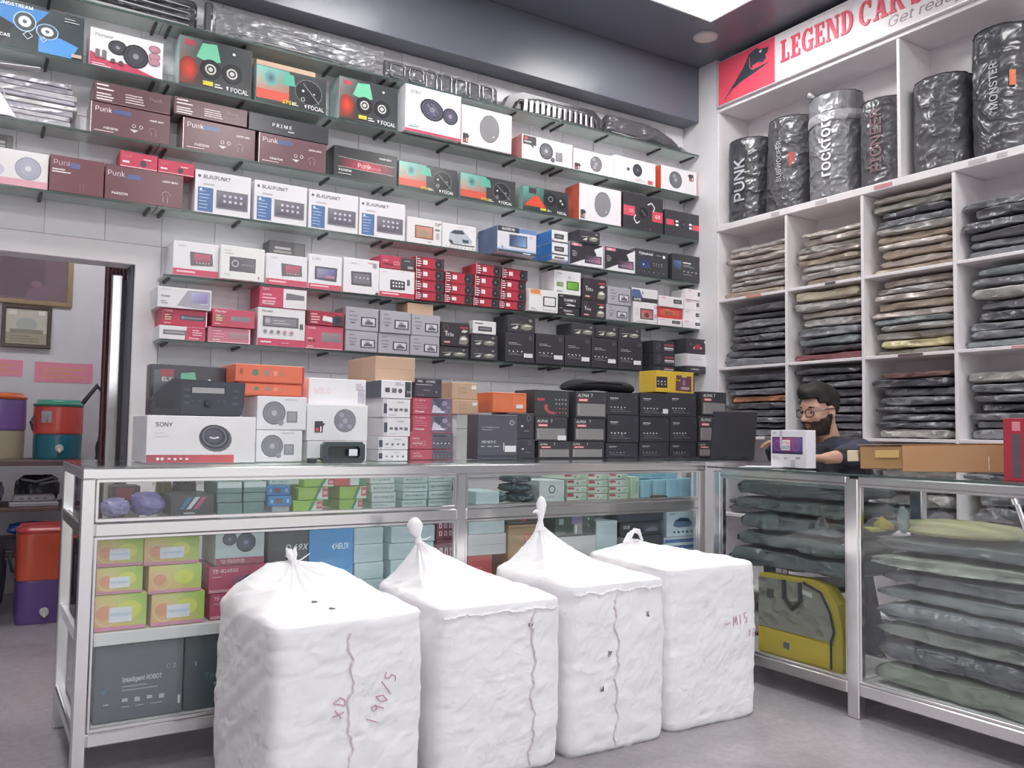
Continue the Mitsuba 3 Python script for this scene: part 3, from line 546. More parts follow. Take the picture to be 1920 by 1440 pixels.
@style('#e6e4e6', '#b8a3a9')
def bigradio(p):
    p.rect(0, 0, 1, .19, '#cc5570').text('Pioneer', .07, .88, .06, '#77767c', shear=.2).rect(.1, .5, .86, .78, '#6d6c73').rect(.14, .54, .82, .74, '#8c8a91').disc(.2, .66, .07, '#b0aeb4').lines(.32, .7, .68, 2, .07, .02, '#c9c7cc').rect(.89, .48, .96, .62, '#66656a').lines(.06, .4, .12, 1, .1, .05, '#f2d3da').lines(.5, .75, .1, 1, .1, .03, '#e2a0ae')
    for k in range(5): p.disc(.15 + .14 * k, .37, .055, '#8d8c92' if k < 3 else '#b98a92').ring(.15 + .14 * k, .37, .055, .012, '#c9c8cc')
@style('#c8506a', '#98485a')
def redend(p): p.rect(.5, 0, 1, 1, '#e5e2e5').poly([(.55, .42), (.56, .78), (.95, .7), (.95, .46)], '#7d7b81').text('DEH', .06, .84, .12, '#f0c6cf').lines(.06, .36, .66, 3, .17, .09, '#e8a9b6').text('Pioneer', .05, .1, .13, '#f7e3e7', shear=.2, maxw=.4)
@style('#cb5a70', '#93404f')
def redradio3(p): p.grad(.42, .32, .96, .72, '#8d8488', '#85797e', '#99898e', '#a39599').text('Pioneer', .06, .86, .07, '#f2dce0', shear=.2).disc(.12, .34, .07, '#8f4b4a').disc(.22, .34, .07, '#8f4b4a').lines(.06, .26, .46, 1, .1, .06, '#e6c7ae').lines(.05, .28, .12, 1, .1, .05, '#f0c4cd').rect(0, 0, 1, .03, '#f0e2e5')
@style('#a83a4c', '#6a3a42')
def redopen(p): p.rect(.0, .02, .06, .98, '#43363b').lines(.1, .36, .82, 4, .2, .1, '#e3b3b8').poly([(.4, .34), (.44, .72), (.7, .6), (.68, .22)], '#d9d3d6').poly([(.7, .02), (.68, .6), (.8, .78), (.98, .7), (.98, .02)], '#45444c').disc(.84, .42, .22, '#35343c')
BR = '#c4a58c'
@style(BR, '#93796a')
def browncarton(p): p.rect(0, .49, 1, .51, '#b39377').line(.03, .96, .97, .96, .02, '#d6b9a0')
@style('#e4e1e2', '#bcb9bb')
def whitesmall(p): p.rect(.22, .2, .82, .58, '#4f4d52').rect(.28, .32, .76, .48, '#85838a').lines(.08, .6, .86, 1, .1, .1, '#7d7b80')
@style('#434247', '#37363b')
def blkicons(p): p.rect(.06, .04, .94, .9, '#3f3e44').ring(.86, .84, .055, .015, '#85848a', 1.2).lines(.1, .55, .66, 2, .05, .018, '#b3b2b7').icons(.12, .55, .36, 4, .028, '#d8d7da').lines(.1, .6, .3, 2, .05, .014, '#98979c')
@style('#403f45', '#38373d')
def tend(p): p.ring(.22, .5, .3, .05, '#6a696f', .8).line(.16, .4, .28, .6, .08, '#6a696f').rect(.5, .62, .96, .76, '#a8525e').rect(.5, .38, .96, .5, '#d9d3d5').rect(.5, .26, .96, .32, '#c2bfc2')
@style('#424046', '#3a383d')
def redcarblk(p): p.poly([(.3, .3), (.35, .55), (.55, .66), (.72, .5), (.74, .3)], '#a83a50').disc(.34, .36, .07, '#f0b9c2').disc(.68, .38, .07, '#f0c4cc').rect(.84, .74, .99, .92, '#d9d7d9').disc(.18, .6, .1, '#66646a')
@style('#dedbdd', '#c59aa2')
def whitestripe(p): p.lines(.2, .9, .75, 2, .16, .06, '#b9b6ba').rect(0, .0, .03, 1, '#d8aeb8').rect(0, 0, 1, .06, '#c4c1c4')
@style('#403f45', '#37363c')
def blkplain(p): p.lines(.2, .85, .66, 1, .1, .12, '#c9c8cb').lines(.2, .8, .46, 1, .1, .05, '#8c8b90')
# the left counter's stacks
@style('#eae7ea', '#8f8b8f')
def sonysub(p):
    p.grad(0, 0, .8, .17, '#a85a68', '#d86468', '#d86468', '#b05a6a').text('SONY', .07, .77, .09, '#6a6970', maxw=.2).lines(.06, .2, .64, 2, .07, .02, '#d0ced2').disc(.62, .53, .29, '#6e6d76', 1.22, -.25).disc(.61, .56, .26, '#4c4b55', 1.22, -.25).ring(.61, .57, .22, .025, '#85848d', 1.2, -.25).disc(.6, .58, .15, '#605f6a', 1.25, -.25).poly([(.56, .54), (.6, .51), (.66, .54), (.64, .57), (.6, .545), (.57, .57)], '#e6e4e8')
    p.disc(.1, .085, .035, '#f3e4e6').disc(.14, .085, .035, '#f3e4e6').icons(.2, .36, .085, 4, .03, '#f3e4e6')
@style('#4d4d55', '#6f7478', 'gloss')
def focalstrip(p): p.poly([(.36, .4), (.4, .85), (.58, .88), (.64, .5)], '#78bfa2').rect(.04, .3, .3, .9, '#6b7076').text('ELX', .14, .68, .08, '#e6d3d6').rect(.12, .78, .3, .92, '#a8525c').disc(.78, .72, .03, '#e9efec').rect(.06, .16, .24, .24, '#d85a4a')
@style('#e9e8ec', '#cfccd2')
def jblcomp2(p): p.speaker(.34, .5, .36, 1, c='#8f8e95', hub='#b9b8be', rim='#7b7a82').disc(.48, .2, .09, '#9a99a0').rect(.6, .22, .82, .56, '#8a8990').rect(.63, .26, .79, .52, '#a4a3aa').lines(.55, .95, .94, 1, .1, .03, '#c9c7cc')
@style('#e8785c', '#b0604e')
def orangebox(p): p.disc(.28, .55, .2, '#6f8a70').rect(.41, .4, .48, .72, '#97928f').rect(.54, .4, .6, .7, '#ee9a84').disc(.68, .5, .11, '#b98a78').rect(.06, .45, .1, .75, '#9c6a4c').rect(0, 0, 1, .05, '#c05a44').rect(.975, 0, 1, 1, '#b84a3e')
@style('#eae9ec', '#d0ced2')
def jblplain(p): p.rect(.3, .3, .6, .34, '#d9d7dc')
@style('#eae9ec', '#d0ced2')
def jblbig(p): p.speaker(.62, .56, .33, 1, -.3, c='#8e8d97', hub='#a9a8b0', rim='#85848e').disc(.56, .72, .07, '#a9a8b2').disc(.7, .4, .07, '#a9a8b2').disc(.55, .42, .07, '#a9a8b2'); tagmark(p, .12, .22, 1.3)
@style('#ebe9ed', '#d4d2d6')
def whitebar(p):
    p.text('MILD', .08, .42, .2, '#ecd3d4')
    for k in range(9): p.rect(.86 + .014 * k, .06, .866 + .014 * k, .62, '#a9a8b8')
    p.lines(.82, .97, .86, 3, .1, .06, '#cfc4cc')
@style('#e5e2e6', '#a9a8b2')
def iconbox(p): p.rect(0, .0, .12, 1, '#c9c7cc').rect(.01, .2, .13, .75, '#4f5062').icons(.28, .85, .42, 4, .1, '#77757c').lines(.5, .9, .86, 1, .1, .06, '#b9b7bd').lines(.2, .6, .15, 1, .1, .05, '#c9c7cc')
@style('#e9e7ea', '#5c5f6c')
def iconbox2(p): p.rect(.78, .06, .98, .96, '#47494a').text('DVR', .84, .3, .12, '#c9c9c9', maxw=.12).rect(.12, .32, .27, .58, '#55535a').rect(.34, .3, .5, .56, '#77757c').disc(.62, .42, .13, '#66646c').lines(.45, .74, .9, 2, .1, .05, '#a9a7ad')
@style('#b85a68', '#7a4a54')
def redgrey(p): p.rect(.5, 0, 1, 1, '#66646e').lines(.54, .98, .86, 2, .4, .1, '#4d4c56').lines(.05, .3, .7, 2, .3, .1, '#d9a3ac').text('EV2', .1, .2, .3, '#cf8a94', maxw=.3).icons(.55, .9, .36, 5, .06, '#c9c7cd')
@style('#bd5468', '#7a4450')
def pioneerred(p): p.rect(.47, 0, 1, 1, '#6f6a7c').poly([(.48, .1), (.52, .6), (.66, .5), (.8, .1)], '#cdc7d6').poly([(.5, .95), (.66, .4), (.84, .95)], '#5a5668').disc(.82, .7, .16, '#9d8ca8', 1.2).disc(.92, .45, .12, '#8d7c9a', 1.2).disc(.85, .2, .1, '#8d7c9a', 1.3).text('TS-A6996', .04, .8, .1, '#eccad0', maxw=.34).lines(.04, .38, .66, 3, .13, .03, '#dba6b0').text('Pioneer', .04, .1, .13, '#fae6ea', shear=.2, maxw=.38).rect(.58, .12, .82, .22, '#e6e2ea')
@style('#4d4b52', '#5a5a50')
def blktop(p): p.rect(0, .76, 1, .98, '#3f3d44').text('PRO', .08, .8, .12, '#dcdadd').text('SOUND', .4, .8, .12, '#dcdadd', maxw=.5).lines(.02, .98, .7, 1, .1, .04, '#b5b3b8').lines(.3, .7, .4, 1, .1, .05, '#85838a').disc(.8, .28, .03, '#efefef').icons(.12, .3, .1, 3, .03, '#d99a9a')
@style('#c6a88e', '#8a7566')
def browntag(p): p.rect(0, .02, 1, .05, '#a98b72').rect(.76, .62, .96, .86, '#efe6e0').rect(.28, .2, .3, .8, '#b5967c').lines(.36, .6, .7, 2, .25, .06, '#b39479')
@style('#d6d4d8', '#a9a7ac')
def plainwhite(p): p.rect(0, .48, 1, .5, '#b9b7bc').rect(.1, .2, .5, .24, '#cfcdd2')
@style('#5d5c66', '#62616b')
def bigblk(p): p.ring(.86, .83, .06, .018, '#b3b2b8', 1.1).line(.78, .83, .98, .83, .012, '#8f8e96').text('MULTIMEDIA PLAYER', .08, .7, .035, '#a9a8b0', maxw=.45).lines(.08, .5, .67, 1, .1, .02, '#9a99a2').text('HD M R C', .08, .36, .06, '#d5d4d9', maxw=.55).lines(.07, .2, .3, 1, .1, .02, '#c5c4ca').lines(.22, .35, .3, 1, .1, .02, '#c5c4ca', 2).lines(.38, .6, .3, 1, .1, .02, '#c5c4ca', 4).rect(.63, .2, .66, .38, '#bdbcc2').rect(0, .06, 1, .09, '#484751')
@style('#e27c55', '#b86a4c')
def orangecarton(p): p.line(.08, .15, .05, .95, .02, '#f0a07c').rect(.56, .2, .575, .85, '#d06a48').rect(0, .93, 1, .97, '#c4684a').rect(.7, .18, .74, .24, '#a8443c')
@style('#47464d', '#3d3c43')
def blkside(p): p.ring(.8, .82, .12, .03, '#7d7c82', .9).rect(.5, .46, .58, .54, '#e6e5e8').lines(.6, .92, .32, 1, .1, .03, '#8d8c92')
@style('#454448', '#3f4040')
def alpha(p): p.text('ALPHA', .04, .79, .12, '#d9e0da', shear=.2).text('7', .46, .79, .13, '#d9e0da').poly([(.05, .6), (.06, .74), (.4, .74), (.38, .6)], '#a83c4c').rect(.09, .63, .36, .71, '#eec4c8').rect(.03, .06, .94, .54, '#8f8b8c').rect(.06, .1, .1, .5, '#a5a1a2').ring(.9, .76, .08, .012, '#6c6b70')
@style('#47474a', '#3d3d40')
def redarc(p):
    p.ring(.52, .36, .26, .1, '#b85a66', 1.5, n=10, a0=150, a1=290).rect(.06, .6, .28, .7, '#b8505c')
    for j in (.66, .5, .32, .16): p.icons(.62, .9, j, 4, .035, '#a9a8a8' if j > .4 else '#b0686c')
@style('#403f46', '#37363d')
def blk9(p): p.ring(.9, .83, .06, .015, '#6a6a7c', .8).lines(.08, .48, .78, 1, .1, .05, '#b3b2b8').lines(.08, .4, .7, 1, .1, .03, '#85848a').icons(.12, .55, .34, 5, .04, '#c9c8cc').lines(.1, .78, .24, 2, .08, .02, '#85848a')
@style('#dcb743', '#b0913c')
def yellow(p): p.rect(0, .2, .28, .72, '#403c44').icons(.05, .22, .5, 3, .045, '#d9d3d8').icons(.05, .22, .36, 3, .045, '#c4a3b0').poly([(.52, .84), (.5, .1), (.92, .06), (.92, .8)], '#6d4a56').rect(.66, .74, .8, .96, '#cbb95c').disc(.72, .48, .16, '#9a7a9c', .6).rect(.64, .16, .86, .28, '#b9a3b4').icons(.54, .6, .6, 2, .05, '#d8b846').rect(.98, .1, 1, 1, '#4b4246')
# inside the left display counter
@style('#55414a', '#4a3a42')
def redgear(p): p.rect(.1, .4, .8, .95, '#a3485a').icons(.15, .8, .18, 6, .06, '#9a8c5c')
@style('#4c4d52', '#5d5a66')
def striped(p):
    for u, c in ((.2, '#3f86b4'), (.36, '#e9e9ee'), (.52, '#cc5c88')): p.poly([(u, .3), (u + .1, .3), (u + .32, .92), (u + .2, .92)], c)
    p.lines(.3, .7, .14, 1, .1, .08, '#b9b8bd')
@style('#7d9a99', '#5a7273')
def teal(p): p.line(.02, .97, .98, .97, .05, '#90acac').rect(.3, .35, .7, .5, '#88a6a5')
@style('#7f9c9b', '#5a7273')
def tealtop(p): p.rect(.0, .45, 1, 1, '#e6eef0')
@style('#3f86c4', '#33608e')
def bluesm(p): p.rect(.3, .2, .62, .8, '#5a6a84').disc(.46, .55, .2, '#8a5a66').rect(.1, .3, .2, .7, '#a9c6e6').rect(.8, .3, .9, .7, '#a9c6e6')
@style('#d3dedd', '#a3b2b2')
def textwhite(p): p.text('BEST SOUND LED', .08, .4, .26, '#6d7b7e', maxw=.84).rect(0, .0, 1, .06, '#b3c2c2')
@style('#a3c65c', '#5f8a4c')
def greenred(p): p.poly([(.5, 0), (.72, 1), (1, 1), (1, 0)], '#dfe6e2').poly([(.5, 0), (.6, 0), (.78, 1), (.66, 1)], '#4f9468').rect(.8, .2, 1, .95, '#cf5a66').text('NBF', .83, .4, .3, '#f4e4e6', maxw=.15)
@style('#cf5f5c', '#8c4a48')
def redgreen(p): p.rect(.48, 0, .76, 1, '#d9e0e4').rect(.76, 0, 1, 1, '#58967a')
@style('#cbdbe0', '#9fb3ba')
def plainblue(p): p.line(.02, .96, .98, .96, .03, '#dfeaec').rect(.3, .45, .6, .5, '#bfd0d6')
@style('#dde4e4', '#a9b5b5')
def circlewhite(p): p.ring(.5, .58, .2, .05, '#5d646a').lines(.3, .72, .24, 1, .1, .05, '#b3babd')
@style('#dbe0d6', '#9fb0a0')
def redtab(p): p.poly([(0, .55), (.36, .55), (.28, 1), (0, 1)], '#b85a62').disc(.5, .45, .16, '#66757a', 1.4).poly([(.62, .1), (.98, .2), (.98, .8), (.75, .75)], '#b5d0b4').rect(0, 0, 1, .07, '#9aa89c')
@style('#cfdcc8', '#a3b5a0')
def palegreen(p): p.rect(.2, .1, .5, .9, '#bcd0bc').rect(.6, .2, .8, .8, '#9db8a0')
@style('#a3cbe0', '#7fa8be')
def lightblue(p): p.rect(.05, .05, .3, .95, '#b3d6e8').rect(.8, .05, .95, .95, '#93bed6')
@style('#9cc4da', '#7fa8be')
def bluetext(p): p.text('DAVF AUFN', .3, .3, .4, '#5f88a8', maxw=.6)
@style('#d9c98e', '#b08a9c')
def fruitplain(p): p.grad(0, .1, .5, 1, '#e0a884', '#dcb878', '#cfd684', '#e3c98e').grad(.5, .1, 1, 1, '#dcb878', '#b9cf6c', '#9cc858', '#cfd684').ring(.24, .45, .34, .05, '#e6c6a0').disc(.2, .5, .2, '#e0a080', 1.2).disc(.66, .56, .26, '#d9dc6a', 1.3).rect(0, 0, 1, .1, '#d38fb0')
@style('#d9c98e', '#b08a9c')
def fruit(p): fruitplain(p); p.rect(.28, .22, .72, .64, '#e6e6ee').icons(.34, .66, .44, 7, .06, '#cfd4e6')
@style('#b8506c', '#85445a')
def tsbox(p): p.text('TS-R1650D', .05, .76, .13, '#f0d4dc', maxw=.45).lines(.05, .3, .62, 1, .1, .04, '#dba3b4').grad(.4, .05, .98, .6, '#8d5a78', '#5f5a74', '#6a5f80', '#9a5a74').disc(.72, .4, .26, '#55506a', 1.2).rect(0, 0, 1, .12, '#cf9caa')
@style('#ccd8da', '#77757c')
def tsspk(p): p.rect(0, 0, 1, .2, '#b86078').text('TS-D10150D', .1, .05, .1, '#f2dfe3', maxw=.5).speaker(.28, .78, .2, 1.1, c='#5a6472').speaker(.62, .66, .3, c='#5a6472', hub='#8d99a8')
@style('#505057', '#44444b')
def dbox(p): p.text('D 69X', .42, .76, .07, '#e9e9ec', shear=.25).lines(.42, .62, .7, 1, .1, .02, '#b3b2b8').lines(.55, .72, .65, 1, .1, .05, '#c9c8cc')
@style('#4c9ad8', '#3a74a8')
def helix(p): p.text('HELIX', .58, .74, .07, '#f2f7fb', shear=.15, maxw=.32).poly([(.5, .77), (.57, .82), (.55, .77), (.57, .72)], '#f2f7fb').poly([(0, .3), (1, .5), (1, .0), (0, 0)], '#66ace4')
@style('#8c4a58', '#66404a')
def redwin(p):
    for j in (.72, .3):
        for u in (.1, .4, .7): p.rect(u, j - .14, u + .2, j + .14, '#e6d0d4').rect(u + .06, j - .08, u + .14, j + .08, '#b0606c')
@style('#c45a5c', '#8c4446')
def redplain(p): p.lines(.2, .8, .7, 2, .15, .05, '#d98a8a')
@style('#b89a74', '#8a7358')
def redtext(p): p.text('GIR', .5, .72, .13, '#c4504a').rect(0, .95, 1, .97, '#9a7d5c')
@style('#55464a', '#44393e')
def darkred(p): p.disc(.45, .6, .34, '#b8485c', 1.6).rect(.1, .1, .9, .2, '#6a5a5c')
@style('#4f5a55', '#434d49')
def bottlebox(p): p.poly([(.4, .5), (.42, .95), (.66, .95), (.68, .5)], '#85749a').rect(.46, .06, .68, .5, '#9c9a9c').rect(.5, .1, .54, .44, '#e0e0e2').disc(.84, .7, .05, '#d5d8d5').disc(.84, .4, .05, '#8a9a90').rect(.08, .5, .2, .75, '#9aa39c')
@style('#45464e', '#3a3b42')
def blktext2(p): p.text('HD', .1, .6, .2, '#c9c9cf').lines(.1, .8, .4, 2, .12, .05, '#8d8d94')
@style('#47464d', '#3a3940')
def gbox(p): p.text('G18', .06, .55, .24, '#e3e3e8').rect(.56, .2, .95, .8, '#5d5c66').poly([(.6, .3), (.66, .58), (.84, .62), (.93, .4), (.9, .28)], '#85848f')
@style('#4d5260', '#41454f')
def blklogo(p): p.text('INDO', .4, .7, .18, '#d98a8c', maxw=.4).rect(.0, 0, 1, .06, '#2f323a')
@style('#ccd4de', '#8a94a4')
def bluestripe(p):
    for j in (.84, .66): p.rect(0, j, 1, j + .1, '#5a74a8')
    p.rect(0, .4, 1, .6, '#454952').disc(.75, .25, .08, '#5a74a8').rect(.1, .15, .5, .3, '#a9b5c8')
@style('#d3e0ea', '#98a8b5')
def carblue(p): p.text('CAM', .08, .82, .09, '#6a8aa8').poly([(.2, .4), (.26, .6), (.45, .72), (.72, .68), (.86, .5), (.84, .36), (.4, .32)], '#5a7498').poly([(.3, .58), (.46, .69), (.7, .65), (.76, .55)], '#2f3f58').icons(.24, .82, .16, 5, .05, '#46546a')
@style('#6a6c74', '#5c5e66')
def robot(p): p.text('Intelligent ROBOT', .3, .5, .06, '#d5d7da', maxw=.46).lines(.3, .74, .45, 2, .05, .02, '#9da0a6').icons(.34, .76, .26, 4, .035, '#b9bbc0').lines(.3, .44, .18, 1, .1, .015, '#a9abb0').lines(.46, .6, .18, 1, .1, .015, '#a9abb0', 3).lines(.63, .78, .18, 1, .1, .015, '#a9abb0', 6).text('C 2', .8, .62, .06, '#a3a6ac').poly([(.06, .42), (.16, .46), (.1, .34)], '#5c7c90').rect(.1, .22, .16, .24, '#a9abb0').rect(.95, .12, .98, .24, '#d9dadd')
@style('#4c555b', '#444c52')
def robot2(p): p.text('Tec 2', .2, .4, .08, '#5f7f80').rect(.3, .3, .5, .34, '#9ab0b4').rect(.1, .6, .12, .66, '#8d989c')
# ---------------------------------------------------------------- cartons
OTHER_ENDS = ('jbloval', 'jblright', 'jblcomp', 'bluetab', 'blueend', 'focala', 'focalb', 'focalc', 'whiteblue', 'iconbox2')      # ends printed in another colour
def carton(st, name, x0, x1, z0, z1, y, dep, label, group=None, cat='box', yaw=0.0):
    body, side, draw, mat = ST[st]
    if st not in OTHER_ENDS: side = body          # most cartons are one colour all round
    t = thing(name, label, cat, group)
    m, col = cbox(x0, x1, y, y + dep, z0, z1, .0018, (side, side, body, body, body, body))
    p = Print(x1 - x0 - .003, z1 - z0 - .003); draw(p)
    pm, pc = p.mesh(((x0 + .0015, y, z0 + .0015), (1, 0, 0), (0, 0, 1), (0, -1, 0)))
    seam = cbox(x0 - .0004, x0 + .001, y + dep * .48, y + dep * .52, z0 + .004, z1 - .004, .0002)    # taped flap on the end
    if yaw:
        ab = ((x0 + x1) / 2, y, 0); m, pm, seam = (xf(q, yaw, about=ab) for q in (m, pm, seam))
    scene[t] = mikit.ply(m, mat, color=col)
    put('front_print', pm, mat, t, color=pc)
    put('end_flap', seam, mat, t, color=side)
    return t
